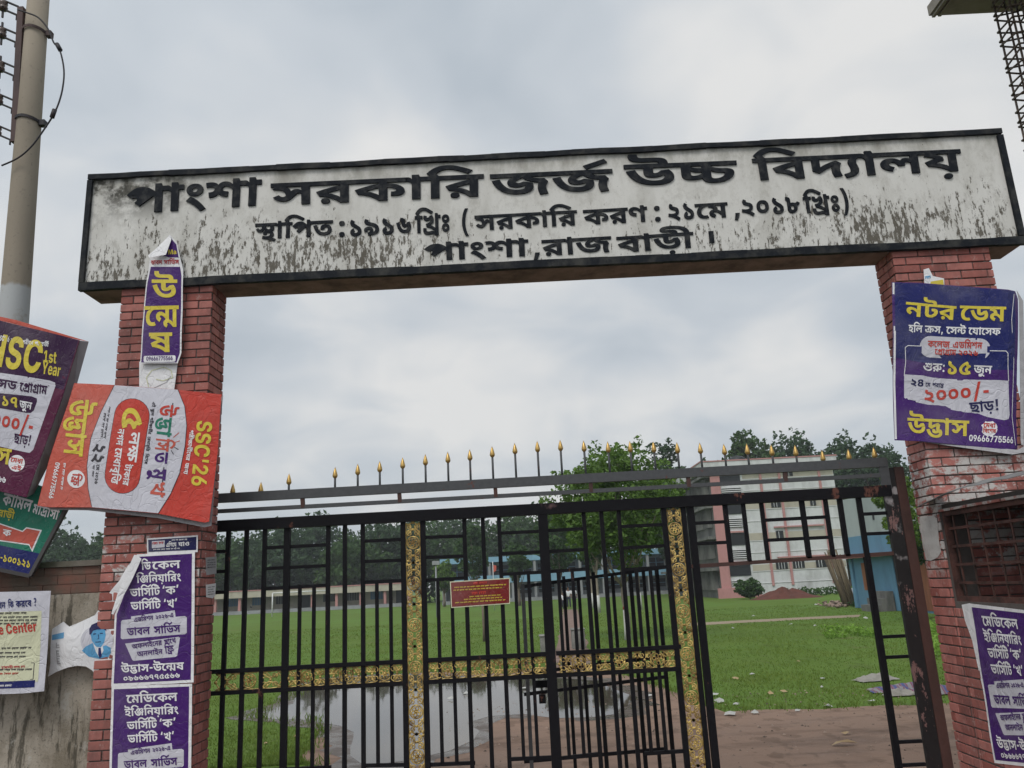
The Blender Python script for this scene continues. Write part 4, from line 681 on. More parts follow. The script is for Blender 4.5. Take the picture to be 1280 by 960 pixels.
# ------------------------------------------------------------------ ground
rng = random.Random(4)
def jag(poly, step=0.35, amp=0.16, seed=1):
    rnd = random.Random(seed); out = []
    for a, b in zip(poly, poly[1:] + poly[:1]):
        L = (Vector(b) - Vector(a)).length; n = max(1, int(L / step))
        for k in range(n):
            t = k / n; s = amp if n > 1 else 0
            out.append((a[0] + (b[0] - a[0]) * t + rnd.uniform(-s, s), a[1] + (b[1] - a[1]) * t + rnd.uniform(-s, s)))
    return out
def gpoly(px): return [tuple(ground(x, y))[:2] for x, y in px]
def flat_sheet(name, poly, z, m, kind='structure', label=None):
    bm = bmesh.new(); f = bm.faces.new([bm.verts.new((x, y, z)) for x, y in poly])
    bmesh.ops.recalc_face_normals(bm, faces=[f])
    if f.normal.z < 0: f.normal_flip()
    bmesh.ops.triangulate(bm, faces=bm.faces)
    me = bpy.data.meshes.new(name); bm.to_mesh(me); bm.free(); me.materials.append(m)
    o = link(name, me, None, (0, 0, 0)); o['kind'] = kind
    return o
t = NT('grass_ground')
n = t.noise(0.5, 6, .6); n2 = t.noise(9, 5, .7); n3 = t.noise(0.09, 4, .6); n4 = t.noise(1.6, 5, .65, (1, .35, 1))
c = t.mix(n, (.070, .122, .016), (.130, .195, .032))
c = t.mix(t.ramp(n3, (.42, 0), (.62, 1)), c, (.105, .185, .032))
c = t.mix(t.math('MULTIPLY', t.ramp(n4, (.56, 0), (.66, 1)), .4), c, (.085, .10, .03))
c = t.mix(t.math('MULTIPLY', t.ramp(n2, (.3, 1), (.5, 0)), .55), c, (.032, .075, .012))
c = t.mix(t.math('MULTIPLY', t.ramp(t.noise(.28, 6, .7), (.60, 0), (.68, 1)), .65), c, (.15, .115, .06))
t.bump(n2, .8, .05)
M_GRASS = t.out(c, .9, 0, .15)
t = NT('mud')
n = t.noise(.8, 6, .6); n2 = t.noise(7, 6, .7); n3 = t.noise(1.8, 5, .6, (.35, 1, 1))
c = t.mix(n, (.205, .132, .095), (.29, .197, .148))
c = t.mix(t.math('MULTIPLY', t.ramp(n3, (.5, 0), (.68, 1)), .7), c, (.105, .068, .05))
c = t.mix(t.math('MULTIPLY', t.ramp(n2, (.58, 0), (.74, 1)), .4), c, (.31, .23, .18))
pr = t.noise(3.6, 3, .5, (1, .6, 1), off=(4, 4, 0)); c = t.mix(t.math('MULTIPLY', t.ramp(pr, (.56, 0), (.62, 1)), .45), c, (.11, .07, .048))
t.bump(t.mix(.5, t.mix(.5, n2, t.noise(30, 4)), pr), .8, .05)
rgh = t.ramp(n, (.35, .6), (.6, .9))
M_MUD = t.out(c, rgh, 0, .15)
t = NT('puddle_water')
n = t.noise(5, 3); t.bump(t.noise(3, 2, .5, (1, .4, 1)), .035, .02)
t.put(t.b.inputs['IOR'], 1.33)
M_WATER = t.out(t.mix(n, (.060, .046, .036), (.085, .066, .052)), .035, 0, .5)
t = NT('asphalt'); n = t.noise(3, 5, .6); n2 = t.noise(90, 3)
t.bump(n2, .4, .01); M_ROAD = t.out(t.mix(n2, t.mix(n, (.035, .034, .033), (.06, .057, .054)), (.09, .085, .08)), .85, 0, .3)
M_PATH = dirty('path_brick', (.23, .15, .125), (.10, .085, .06), .45, 2.0, (1, 1, 1), .9, .4)

g = MB(); S_ = 700
g.add([(-S_, -80, 0), (S_, -80, 0), (S_, S_, 0), (-S_, S_, 0)], [(0, 1, 2, 3)])
g.build('ground', M_GRASS, None, False, (0, 0, 0), kind='structure')
mud_px = [(1330, 876), (1190, 880), (1100, 882), (980, 888), (900, 889), (868, 880), (830, 860), (790, 846), (742, 834), (690, 832), (640, 842), (520, 841), (430, 845), (385, 858),
          (350, 878), (312, 897), (335, 903), (392, 898), (402, 920), (374, 944), (400, 958), (360, 975)]
mp = gpoly(mud_px)
dirt = jag(mp + [(-9.5, 9.2), (-9.5, -30), (14, -30), (14, 13.6)], .4, .13, 3)
flat_sheet('dirt_yard', dirt, .004, M_MUD)
pud = [(309, 897), (335, 890), (362, 880), (374, 866), (395, 852), (430, 847), (470, 846), (520, 844), (600, 849), (680, 846), (752, 852), (772, 862), (792, 872), (778, 892), (742, 897), (700, 898), (655, 893),
       (612, 896), (590, 903), (600, 914), (592, 926), (560, 940), (505, 952), (455, 958), (438, 946), (432, 934), (442, 916), (425, 908), (404, 904), (372, 900)]
flat_sheet('added_dark_road', [(-60, -30), (60, -30), (60, 5.6), (-60, 5.6)], .0085, M_ROAD)  # unseen road, added dark to cut light bounced onto the lower pillars
pc = gpoly([(560, 888)])[0]
wet = [(x + (x - pc[0]) / math.hypot(x - pc[0], y - pc[1]) * .42, y + (y - pc[1]) / math.hypot(x - pc[0], y - pc[1]) * .5) for x, y in gpoly(pud)]
t = NT('wet_mud'); n = t.noise(6, 6, .7); t.bump(n, .4, .02)
flat_sheet('wet_mud', jag(wet, .3, .16, 12), .006, t.out(t.mix(n, (.055, .040, .030), (.105, .074, .056)), t.ramp(t.noise(2.5, 5), (.4, .12), (.6, .55)), 0, .5))
flat_sheet('puddle', jag(gpoly(pud), .4, .09, 8), .008, M_WATER)
pathp = gpoly([(690, 834), (742, 834), (733, 800), (727, 780), (722.5, 762), (704, 762), (701, 780), (697, 800)])
flat_sheet('path', jag(pathp, .8, .07, 5), .012, M_PATH)
track = gpoly([(862, 779), (900, 777), (960, 774), (1010, 771.5), (1075, 768.5), (1075, 771.5), (1010, 774.3), (960, 777), (900, 780.3), (862, 782.5)])
flat_sheet('trodden_track', jag(track, .9, .12, 6), .006, plain('pale_dirt', (.28, .22, .15), .9, .2))

# ------------------------------------------------------------------ brick masonry
t = NT('red_brick')
a = t.attr(); n = t.noise(7, 5, .65); n2 = t.noise(40, 3)
c = t.mix(a, (.27, .088, .072), (.44, .175, .148))
c = t.mix(t.math('MULTIPLY', t.ramp(n, (.48, 0), (.72, 1)), .55), c, (.17, .075, .07))
c = t.mix(t.math('MULTIPLY', t.ramp(n2, (.60, 0), (.75, 1)), .35), c, (.36, .22, .19))
t.bump(t.mix(.5, n, n2), .3, .008)
M_BRICK = t.out(c, .85, 0, .2)
def residue_brick(name, zlo, zhi, amount):
    """the same brick with torn paper and lime left between two heights"""
    t = NT(name)
    a = t.attr(); n = t.noise(7, 5, .65); n2 = t.noise(40, 3)
    c = t.mix(a, (.27, .088, .072), (.44, .175, .148))
    c = t.mix(t.math('MULTIPLY', t.ramp(n, (.48, 0), (.72, 1)), .55), c, (.17, .075, .07))
    c = t.mix(t.math('MULTIPLY', t.ramp(n2, (.60, 0), (.75, 1)), .35), c, (.36, .22, .19))
    soot = t.noise(2.0, 6, .7, (1, 1, .45), off=(2, 2, 6)); c = t.mix(t.math('MULTIPLY', t.ramp(soot, (.47, 0), (.66, 1)), .62), c, (.085, .05, .046))
    blm = t.noise(16, 6, .75, off=(5, 1, 3)); c = t.mix(t.math('MULTIPLY', t.ramp(blm, (.57, 0), (.68, 1)), .45), c, (.42, .34, .31))
    z = t.xyz()[2]
    mask = t.math('MULTIPLY', t.math('MULTIPLY', t.math('SUBTRACT', z, zlo), 6.0, True), t.math('MULTIPLY', t.math('SUBTRACT', zhi, z), 6.0, True), True)
    p = t.noise(5.5, 6, .68, (1, 1, 1.5), off=(3, 1, 2)); p2 = t.noise(19, 5, .7)
    f = t.ramp(t.math('ADD', t.math('MULTIPLY', p, .65), t.math('MULTIPLY', p2, .35)), (1 - amount - .035, 0), (1 - amount + .035, 1))
    c = t.mix(t.math('MULTIPLY', f, mask), c, t.mix(p2, (.30, .29, .28), (.62, .58, .55)))
    t.bump(t.mix(.5, n, n2), .3, .008)
    return t.out(c, .85, 0, .2)
M_MORTAR = plain('mortar', (.10, .085, .078), .95, .35, 12, bump=.3)
COURSE = .0788
def brick_face(mb, o, ax, nrm, L, z0, z1, skip=None, ph=0.0, rnd=None, gap=.011, proud=.012, whole=.245):
    """courses of single bricks on a wall face: origin o, direction ax, outward normal nrm"""
    o = Vector(o); ax = Vector(ax); nrm = Vector(nrm); rnd = rnd or rng
    k0 = int(math.floor(z0 / COURSE)); z = k0 * COURSE
    k = k0
    while z < z1 - .02:
        x = -whole * (.5 if (k % 2) else 0) - ph
        while x < L - .005:
            a = max(0.0, x); b = min(L, x + whole - gap); x += whole
            if b - a < .03: continue
            if skip and skip((a + b) / 2, z + COURSE / 2): continue
            zz0 = max(z, z0); zz1 = min(z + COURSE - gap, z1)
            if zz1 - zz0 < .01: continue
            pr = proud + rnd.uniform(-.003, .003); j = rnd.uniform(-.0015, .0015)
            vs = []
            for dz in (zz0 + j, zz1 + j):
                for s, dn in ((a, -.004), (b, -.004), (b, pr), (a, pr)):
                    vs.append(o + ax * s + nrm * dn + Vector((0, 0, dz)))
            mb.add(vs, [(0, 3, 2, 1), (4, 5, 6, 7), (0, 1, 5, 4), (1, 2, 6, 5), (2, 3, 7, 6), (3, 0, 4, 7)], rnd.random())
        z += COURSE; k += 1

PF, PB = 7.03, 7.37            # front and back faces of the two pillars
LX0, LX1 = -3.60, -2.765       # left pillar
RX0, RX1 = 3.625, 4.515        # right pillar
ZT = 4.955
def pillar(x0, x1, m, label):
    th = thing('brick_pillar', ((x0 + x1) / 2, (PF + PB) / 2, 0), label, 'pillar')
    c = MB(); c.box(x0, x1, PF, PB, 0, ZT); c.build('mortar_core', M_MORTAR, th)
    b = MB(); rr = random.Random(int(abs(x0) * 100))
    brick_face(b, (x0 - .010, PF, 0), (1, 0, 0), (0, -1, 0), x1 - x0 + .02, 0, ZT, rnd=rr)
    brick_face(b, (x0 - .010, PB, 0), (1, 0, 0), (0, 1, 0), x1 - x0 + .02, 0, ZT, rnd=rr)
    for X, s in ((x0, -1), (x1, 1)):
        brick_face(b, (X, PF + .002, 0), (0, 1, 0), (s, 0, 0), PB - PF - .004, 0, ZT, ph=.06, rnd=rr, whole=.172)
    o = b.build('brickwork', m, th); fix_normals(o); bevel(o, .0035, 1)
    return th
pillar(LX0, LX1, residue_brick('red_brick_left', 2.15, 2.95, .43), 'left red brick pillar covered with purple posters, under the name beam')
pillar(RX0, RX1, residue_brick('red_brick_right', 1.95, 3.12, .492), 'right red brick pillar behind the blue banner, under the name beam')

# ------------------------------------------------------------------ name beam
BX0, BX1, BY0, BY1, BZ0, BZ1 = -3.985, 4.845, 7.0, 7.38, 4.955, 6.13
t = NT('weathered_white_paint')
z = t.xyz()[2]; x = t.xyz()[0]
big = t.noise(1.3, 4, .6, off=(2, 0, 0)); st = t.noise(3.2, 6, .75, (3.6, 3.6, .9), off=(0, 0, 4)); sp = t.noise(15, 7, .75, (1.9, 1.9, .7)); fine = t.noise(30, 5, .7)
wash = t.noise(2.2, 5, .65, (1.6, 1, .5), off=(7, 0, 0))
c = t.mix(big, (.54, .525, .49), (.68, .665, .63))
c = t.mix(t.math('MULTIPLY', t.ramp(wash, (.45, 0), (.7, 1)), .5), c, (.36, .345, .305))
# damp black grime under the coping and at the upper left corner
gt = t.math('MULTIPLY', t.math('SUBTRACT', z, .88), 3.2, True)
c = t.mix(t.math('MULTIPLY', t.math('MULTIPLY', gt, t.ramp(t.noise(3.4, 6, .7, (1, 1, .5)), (.40, 0), (.62, 1))), .85), c, (.105, .095, .06))
gl_ = t.math('MULTIPLY', t.math('SUBTRACT', -3.15, x), 1.8, True)
gl2 = t.math('MULTIPLY', t.math('SUBTRACT', z, .62), 3.0, True)
c = t.mix(t.math('MULTIPLY', t.math('MULTIPLY', gl_, gl2), t.ramp(t.noise(4.5, 6, .7), (.42, 0), (.56, .95))), c, (.045, .043, .035))
# flaked streaks, thickest in the lower half
low = t.ramp(z, (.05, 1.0), (.62, .75), (.86, .15)) if False else t.math('MULTIPLY', t.math('SUBTRACT', .92, z), 1.7, True)
f1 = t.math('ADD', t.math('MULTIPLY', st, .45), t.math('MULTIPLY', sp, .55))
f1 = t.math('ADD', f1, t.math('MULTIPLY', t.math('SUBTRACT', low, .75), .11))
f1 = t.math('ADD', f1, t.math('MULTIPLY', t.math('SUBTRACT', t.noise(.9, 4, .6, off=(3.3, 0, 0)), .5), .20))
f1 = t.math('ADD', f1, t.math('SUBTRACT', t.math('MULTIPLY', t.math('MINIMUM', t.math('ABSOLUTE', t.math('ADD', x, -.1)), 2.6), .030), .045))
flk = t.ramp(f1, (.555, 0), (.582, 1))
c = t.mix(t.math('MULTIPLY', flk, .92), c, t.mix(fine, (.025, .022, .016), (.13, .11, .08)))
c = t.mix(t.math('MULTIPLY', t.ramp(fine, (.62, 0), (.70, 1)), t.math('MULTIPLY', low, .5)), c, (.13, .115, .09))
gr2 = t.noise(6.5, 8, .78, (1.2, 1, .8), off=(9, 2, 2)); c = t.mix(t.math('MULTIPLY', t.ramp(gr2, (.50, 0), (.66, 1)), .42), c, (.27, .25, .215))
spk = t.noise(46, 5, .75, (1.3, 1, .7)); c = t.mix(t.math('MULTIPLY', t.ramp(spk, (.635, 0), (.68, 1)), .8), c, (.06, .052, .04))
h = t.math('SUBTRACT', t.math('MULTIPLY', fine, .25), flk)
t.bump(h, .45, .008)
M_WHITE = t.out(c, .85, 0, .2)
M_BLACK_PAINT = dirty('black_paint', (.010, .012, .016), (.07, .068, .06), .40, 6, (1, 1, 1), .7, .25, spec=.12)
M_LETTER = dirty('letter_paint', (.009, .011, .015), (.075, .074, .07), .37, 11, (1, 1, 1), .7, .12, spec=.1)
M_SOFFIT = dirty('soffit', (.30, .215, .185), (.06, .045, .04), .45, 3, (1, 1, 1), .9, .3)
beam = thing('name_beam', ((BX0 + BX1) / 2, BY0, BZ0), 'long white concrete name beam with raised black Bengali letters across the gateway', 'gate beam')
b = MB(); b.box(BX0, BX1, BY0, BY1 - .02, BZ0 + .02, BZ1 - .02)
fix_normals(b.build('beam', M_WHITE, beam))
b = MB(); b.box(BX0 - .003, BX1 + .003, BY0 + .004, BY1, BZ0, BZ0 + .018); fix_normals(b.build('soffit', M_SOFFIT, beam))
b = MB()
def wob(p, q, w, seed):
    r_ = random.Random(seed); p = Vector(p); q = Vector(q); n_ = 34
    pts = [p.lerp(q, k / n_) for k in range(n_ + 1)]
    pts = [v + Vector((0, 0, r_.uniform(-.004, .004))) if 0 < k < n_ else v for k, v in enumerate(pts)]
    for u, v in zip(pts, pts[1:]): b.bar(u, v, w + r_.uniform(-.006, .006), .05)
wob((BX0 - .01, BY0 - .008, BZ1 - .018), (BX1 + .01, BY0 - .008, BZ1 - .012), .052, 1)
wob((BX0 - .01, BY0 - .008, BZ0 + .026), (BX1 + .01, BY0 - .008, BZ0 + .022), .072, 2)
b.box(BX0 - .012, BX0 + .035, BY0 - .034, BY0 + .014, BZ0 + .07, BZ1 - .055)
b.box(BX1 - .04, BX1 + .012, BY0 - .034, BY0 + .014, BZ0 + .07, BZ1 - .055)
b.box(BX0 - .012, BX0 + .001, BY0 + .016, BY1, BZ0 + .02, BZ1 - .02)
b.box(BX1 - .001, BX1 + .012, BY0 + .016, BY1, BZ0 + .02, BZ1 - .02)
b.box(BX0 - .012, BX1 + .012, BY0 + .02, BY1 + .02, BZ1 - .019, BZ1 + .012)
fix_normals(b.build('black_border', M_BLACK_PAINT, beam))
sgn = Surf((0, BY0, 5), (0, -1, 0))
sign_rows = [('title_lettering', .017, [('পাংশা', (158, 268), (326, 257), 33), ('সরকারি', (339, 257.5), (605, 245.5), 28), ('জর্জ', (614, 246), (767, 239), 28), ('উচ্চ', (782, 234), (923, 228.5), 28), ('বিদ্যালয়', (944, 226), (1204, 214), 28)]),
    ('date_lettering', .012, [('স্থাপিত', (319, 299.5), (416, 295), 20), (':', (424, 296), (431, 295.6), 22), ('১৯১৬', (438, 296), (514, 292), 21), ('খ্রিঃ', (519, 292), (562, 289.5), 22), ('(', (578, 291), (586, 290.5), 24),
        ('সরকারি', (594, 288.5), (722, 281.5), 19), ('করণ', (730, 281.5), (810, 277), 19), (':', (819, 277), (826, 276.7), 22), ('২১', (836, 276), (868, 274), 21), ('মে', (870, 274), (911, 271.5), 19), (',', (918, 271.5), (925, 271), 21), ('২০১৮', (928, 270.5), (1001, 266), 21), ('খ্রিঃ', (1006, 267), (1050, 264.5), 21), (')', (1054, 265), (1062, 264.5), 24)]),
    ('place_lettering', .012, [('পাংশা', (531, 326.5), (661, 320), 21), (',', (667, 321), (675, 320.5), 21), ('রাজ', (678, 320), (765, 315), 20), ('বাড়ী', (772, 316), (868, 309.5), 20), ('।', (887, 304), (893, 303.7), 15)])]
RUNS['২১'] = (RUNS['২১মে'][0], ' '.join(RUNS['২১মে'][1].split(' ')[:2]))
for nm, dp, rows in sign_rows:
    mb = MB()
    for tx, p0, p1, h in rows:
        P = sgn((p0[0] + p1[0]) / 2, (p0[1] + p1[1]) / 2); v = proj(P + Vector((0, 0, .1))) - proj(P); v.normalize()
        # painted by hand: fuller strokes
        write(mb, sgn, tx, p0, p1, h, -.002, (v.x, v.y), dp)
    fix_normals(mb.build(nm, M_LETTER, beam))

# ------------------------------------------------------------------ boundary wall on the left
t = NT('stained_cement')
n1_ = t.noise(2.4, 7, .72, (1, 1, .55)); n2 = t.noise(9, 7, .75); n3 = t.noise(55, 4, .7); n4 = t.noise(5, 6, .7, (2.2, 2.2, .35), off=(4, 0, 1))
c = t.mix(n2, (.26, .225, .18), (.40, .36, .30))
c = t.mix(t.math('MULTIPLY', t.ramp(n1_, (.46, 0), (.60, 1)), .75), c, (.15, .125, .09))
c = t.mix(t.math('MULTIPLY', t.ramp(n4, (.53, 0), (.60, 1)), .8), c, (.05, .045, .034))
c = t.mix(t.math('MULTIPLY', t.ramp(n3, (.56, 0), (.68, 1)), .6), c, (.07, .06, .048))
c = t.mix(t.math('MULTIPLY', t.ramp(t.noise(3.3, 6, .7, off=(8, 3, 0)), (.60, 0), (.66, 1)), .5), c, (.44, .42, .38))
t.bump(t.mix(.5, n2, n3), .8, .012)
M_CEMENT = t.out(c, .93, 0, .1)
wz = at(60, 703, 7.16).z
bw = thing('boundary_wall', (-6.5, 7.2, 0), 'grey stained cement wall with a red brick top left of the gateway', 'wall')
b = MB(); b.box(-12, LX0 - .014, 7.12, 7.34, 0, wz - .28); fix_normals(b.build('plastered_wall', M_CEMENT, bw))
b = MB(); brick_face(b, (-12, 7.13, 0), (1, 0, 0), (0, -1, 0), 12 + LX0 - .014, wz - .28, wz - .05, proud=.004, gap=.004); b.box(-12, LX0 - .014, 7.135, 7.33, wz - .28, wz - .05, .2)
fix_normals(b.build('brick_courses', dirty('old_brick', (.19, .075, .055), (.10, .085, .065), .55, 4.0, (1, 1, 1), .9, .4), bw))
b = MB(); b.box(-12, LX0 - .014, 7.10, 7.36, wz - .048, wz); fix_normals(b.build('coping', dirty('old_coping', (.17, .15, .125), (.05, .055, .03), .5, 2.4, (1, 1, 1), .92, .5), bw))

# ------------------------------------------------------------------ ticket booth on the right
WX = 3.628                                     # its wall runs towards the camera and faces the roadway
bo = thing('ticket_booth', (4.6, 6.0, 0), 'brick ticket booth with a rusty grilled window in front of the right pillar', 'booth')
wy1 = PF - .016; wy0 = 4.6
wyl = atx(1178, 660, WX).y; wyr = 5.35
wzb = atx(1203, 752, WX).z; wzt = atx(1178, 642, WX).z + .02; bz = wzt + .02
c = MB()
c.box(WX, WX + .22, wy0, wy1, 0, wzb); c.box(WX, WX + .22, wyl + .01, wy1, wzb, bz); c.box(WX, WX + .22, wy0, wyr, wzb, bz); c.box(WX, WX + .22, wyr, wyl + .01, wzt, bz)
c.box(WX + .22, 6.2, wy0, wy0 + .2, 0, bz); c.box(6.0, 6.2, wy0 + .2, wy1, 0, bz)
c.box(WX + .03, 6.2, wy0, wy1, bz, bz + .04)
fix_normals(c.build('mortar_core', M_MORTAR, bo))
b = MB(); rr = random.Random(77)
skip = lambda s, z_: (wyr - .0 < wy1 - s < wyl + .01) and z_ > wzb - .01 and z_ < wzt
brick_face(b, (WX, wy1, 0), (0, -1, 0), (-1, 0, 0), wy1 - wy0, 0, bz, skip, rnd=rr, gap=.013, proud=.008, ph=.05)
o = b.build('brickwork', residue_brick('red_brick_booth', 1.9, 2.75, .50), bo); fix_normals(o); bevel(o, .003, 1)
b = MB(); brick_face(b, (WX + .92, wy1, 0), (0, -1, 0), (-1, 0, 0), wy1 - wy0 - .2, wzb - .4, bz, rnd=rr); b.box(WX + .92, WX + 1.0, wy0 + .2, wy1, 0, bz, .3)
fix_normals(b.build('inner_wall', residue_brick('red_brick_inner', 1.3, 2.2, .50), bo))
M_RUST = dirty('rusty_steel', (.12, .052, .042), (.02, .015, .013), .5, 9, (1, 1, 1), .75, .3)
gr = MB()
gx = WX + .045
for (ya, za, yb, zb) in ((wyl, wzb, wyl, wzt), (wyr, wzb, wyr, wzt)): gr.bar((gx, ya, za), (gx, yb, zb), .05, .05, (1, 0, 0))
gr.bar((gx, wyl, wzb + .02), (gx, wyr, wzb + .02), .045, .052, (1, 0, 0)); gr.bar((gx, wyl, wzt - .02), (gx, wyr, wzt - .02), .045, .052, (1, 0, 0))
fr = fix_normals(gr.build('window_frame', M_RUST, bo))
gr = MB(); nrow = 5
for k in range(1, nrow): zk = wzb + (wzt - wzb) * k / nrow; gr.bar((gx, wyl, zk), (gx, wyr, zk), .022, .010, (1, 0, 0))
yk = wyl - .10
while yk > wyr: gr.bar((gx + .008, yk, wzb), (gx + .008, yk, wzt), .017, .010, (1, 0, 0)); yk -= .20
fix_normals(gr.build('window_grille', M_RUST, bo))
# corrugated awning over the window
aw = MB(); n_ = 40; ya, yb = wyl + .12, 5.0; vs = []; fs = []
zA = atx(1168, 631, WX - .12).z; zB = atx(1278, 613, WX - .16).z
for k in range(n_ + 1):
    yy = ya + (yb - ya) * k / n_; q = k / n_
    zedge = zA + .03 + .075 * sin(min(1, q * 2.6) * pi / 2) + .003 * sin(k * .9)
    vs += [(WX - .12, yy, zedge - .02), (WX + .05, yy, zedge + .03), (WX - .12, yy, zedge - .015), (WX + .05, yy, zedge + .035)]
for k in range(n_):
    a = 4 * k; fs += [(a, a + 1, a + 5, a + 4), (a + 2, a + 6, a + 7, a + 3), (a, a + 4, a + 6, a + 2), (a + 1, a + 3, a + 7, a + 5)]
aw.add(vs, fs)
o = fix_normals(aw.build('tin_awning', dirty('old_tin', (.22, .225, .225), (.10, .085, .075), .45, 4, (1, 1, 1), .5, .2), bo))

# ------------------------------------------------------------------ posters and banners
FN = Vector((0, -1, 0))
def lump(ax, ay, amp, ph=0.0): return lambda x, y: amp * (sin(x * ax + ph) + sin(y * ay + ph * 1.7))
# purple poster high on the left pillar, its top corner curling off the beam
def b1(x, y): return .012 * max(0.0, (338 - y) / 40) + .003 * sin(y * .11)
s1 = Surf((0, 6.950, 4), FN, b1)
p = Poster('poster', [(213, 294), (222, 304), (225.5, 323), (229, 338), (228, 390), (226.5, 441), (222, 454), (175, 454), (178, 410), (180, 380), (183, 354), (187.5, 323), (200, 310)], s1, 'white',
           'tall narrow purple poster with yellow letters and curled top, high on the left pillar', 'poster', grid=6)
p.panel([(213, 297), (221, 306), (223.5, 322), (212, 322), (205, 320)], 'purple')
p.panel([(188.5, 333.5), (225, 333.5), (227, 345), (226, 390), (224.5, 441), (220.5, 453), (176.5, 453), (179.5, 410), (181.5, 380), (184.5, 354)], 'purple')
p.panel(rounded((199.5, 448.5), 20, 4, -.02, rad=2), 'white', lvl=2)
p.text('purple', '09666775566', (183, 451), (216, 450.3), 4.6)
p.text('crimson', 'ডাবল', (189, 331), (203, 330.5), 5.2); p.text('crimson', 'সার্ভিস', (205, 330.5), (224, 330), 5.2)
p.text('yellow', 'Ma', (211, 318.5), (221, 318), 5)
p.text('yellow', 'উ', (190, 373), (222, 373), 24); p.text('yellow', 'ন্মে', (181, 408), (224, 407), 26); p.text('yellow', 'ষ', (187, 440.5), (216, 440), 25)
mb = MB(); fl = Surf((0, 6.925, 4), FN, lambda x, y: .03 * max(0, (y - 296) / 28))
sheet(mb, [(213, 293.5), (214.5, 300), (209, 320), (200, 321.5), (188.5, 324), (187, 321), (198, 310)], fl, .004, .003, 5); fix_normals(mb.build('folded_corner', PM['white'], p.o))
p.done()
s2 = Surf((0, 6.992, 4), FN)
p = Poster('torn_paper_strip', [(174, 452), (222, 453), (219, 478), (217, 491), (190, 489), (174, 487)], s2, 'white', 'blank white paper strip with faint outlines below the tall purple poster', 'paper strip', grid=8)
p.line('pale', [(186, 484), (183, 472), (190, 463), (205, 459), (214, 463), (216, 472), (204, 476), (195, 474)], 1.2); p.line('grey', [(190, 486), (208, 478), (214, 470)], .7)
p.done()

# purple board tied to the pole
hN = Vector((.22, -1, .05))
hs = Surf(at(60, 520, 6.84), hN, lambda x, y: .008 * sin(x * .06 + y * .04))
hp = Poster('hanging_board', [(-60, 388), (0, 400.5), (99, 425), (78, 495), (55, 561), (33, 622), (0, 614), (-95, 596)], hs, 'maroon', 'purple and maroon double sided board hanging askew on the utility pole', 'board', t=.012, grid=14)
hp.panel([(-60, 388.5), (0, 401), (97.6, 425.4), (79, 487), (-75, 450)], 'plum', lvl=.6)
hp.text('white', "SC'26", (-1, 425.5), (11, 427.3), 6); hp.text('white', 'বোর্ড', (13, 427.8), (25.5, 429.5), 5); hp.text('white', 'পরীক্ষা', (28, 430), (41.5, 431.8), 5); hp.text('white', 'পরবর্তী', (43.5, 432), (61, 434), 5)
hp.text('yellow', 'HSC', (-19, 455), (49, 468), 36); hp.text('yellow', '1st', (54.5, 453), (70, 454.5), 13); hp.text('yellow', 'Year', (52, 467), (74.5, 470.5), 13)
hp.panel([(-70, 457), (0, 466), (62, 475.5), (68.5, 478), (69, 482), (41.5, 562), (37, 566), (31, 565), (-80, 540)], 'lilac')
hp.text('plum', 'ন্সড', (-6, 483.5), (20.5, 488), 11); hp.text('plum', 'প্রোগ্রাম', (24.5, 489), (58, 493), 11)
hp.panel([(-40, 488), (40, 495.5), (46, 498), (46, 502), (42, 513), (38, 516), (33, 516), (-45, 503)], 'plum', lvl=2)
hp.text('yellow', '১৭', (3, 507.5), (21.7, 510), 13, lvl=4); hp.text('white', 'জুন', (24, 509.5), (39, 512), 9, lvl=4)
hp.text('red', '২০০০/-', (-22, 531), (39, 543), 19); hp.text('plum', 'ছাড়!', (16, 553), (36.5, 557), 12)
hp.text('yellow', 'উদ্ভাস', (-50, 572), (12, 581), 20)
hp.panel(disc((20.5, 579), 10.5, 22), 'white', 'round_badge'); hp.text('red', 'মেধা', (12.5, 577), (28, 580), 6); hp.text('red', 'এই', (14, 586), (26, 588.5), 5)
hp.text('white', '০৯৬৬৬৭৭৫৫৬৬', (-50, 594), (6.5, 604), 8)
mb = MB()
sd_ = [(99, 425), (112, 428), (94, 500), (62, 580), (43, 618), (33, 622), (55, 561), (78, 495)]
v0 = [hs(x, y, -.012) for x, y in [(99, 425), (78, 495), (55, 561), (33, 622)]]; v1 = [at(x, y, 6.98) for x, y in [(111, 427), (90, 503), (64, 575), (42.5, 617)]]
fs = []
for k in range(3): fs.append((k, k + 1, 5 + k, 4 + k))
mb.add(v0 + v1, fs); mb.build('folded_side', plain('grey_vinyl', (.20, .18, .19), .5, .3, 8), hp.o)
mb = MB(); mb.add([at(*q, 6.99) for q in [(-60, 383), (20, 400), (111, 427), (99, 425), (0, 400.5), (-60, 388)]], [(0, 1, 4, 5), (1, 2, 3, 4)]); mb.build('back_sheet', PM['orange'], hp.o)
hp.done()

# red banner with sideways print between pole and pillar
def rb(x, y): return .016 * sin((x - 60) * .021) + .008 * sin(y * .035 + x * .01) + .010 * max(0, (x - 240) / 40)
rs = Surf(at(170, 560, 6.88), Vector((.03, -1, .06)), rb)
rp_ = Poster('banner', [(93, 479), (150, 482), (221.5, 487), (277, 493), (272, 560), (261, 652), (255, 653), (197.5, 642), (114, 634.5), (60, 634), (46, 632), (62, 575), (85, 506)], rs, 'red',
             'red and white banner hung sideways across the left pillar', 'banner', grid=9)
left = [(93, 479.3), (144, 482), (128, 515), (115.5, 548), (110, 583), (111, 611), (115.5, 634.2), (60, 633.7), (46.5, 631.8), (62.5, 575), (85.3, 506)]
rp_.panel(left, 'orange')
lens_l = [(144, 482), (128, 515), (115.5, 548), (110, 583), (111, 611), (115.5, 634.2)]; lens_r = [(198, 641.5), (213, 617), (224, 591), (231, 558), (233.5, 532), (231, 508), (222.5, 487.2)]
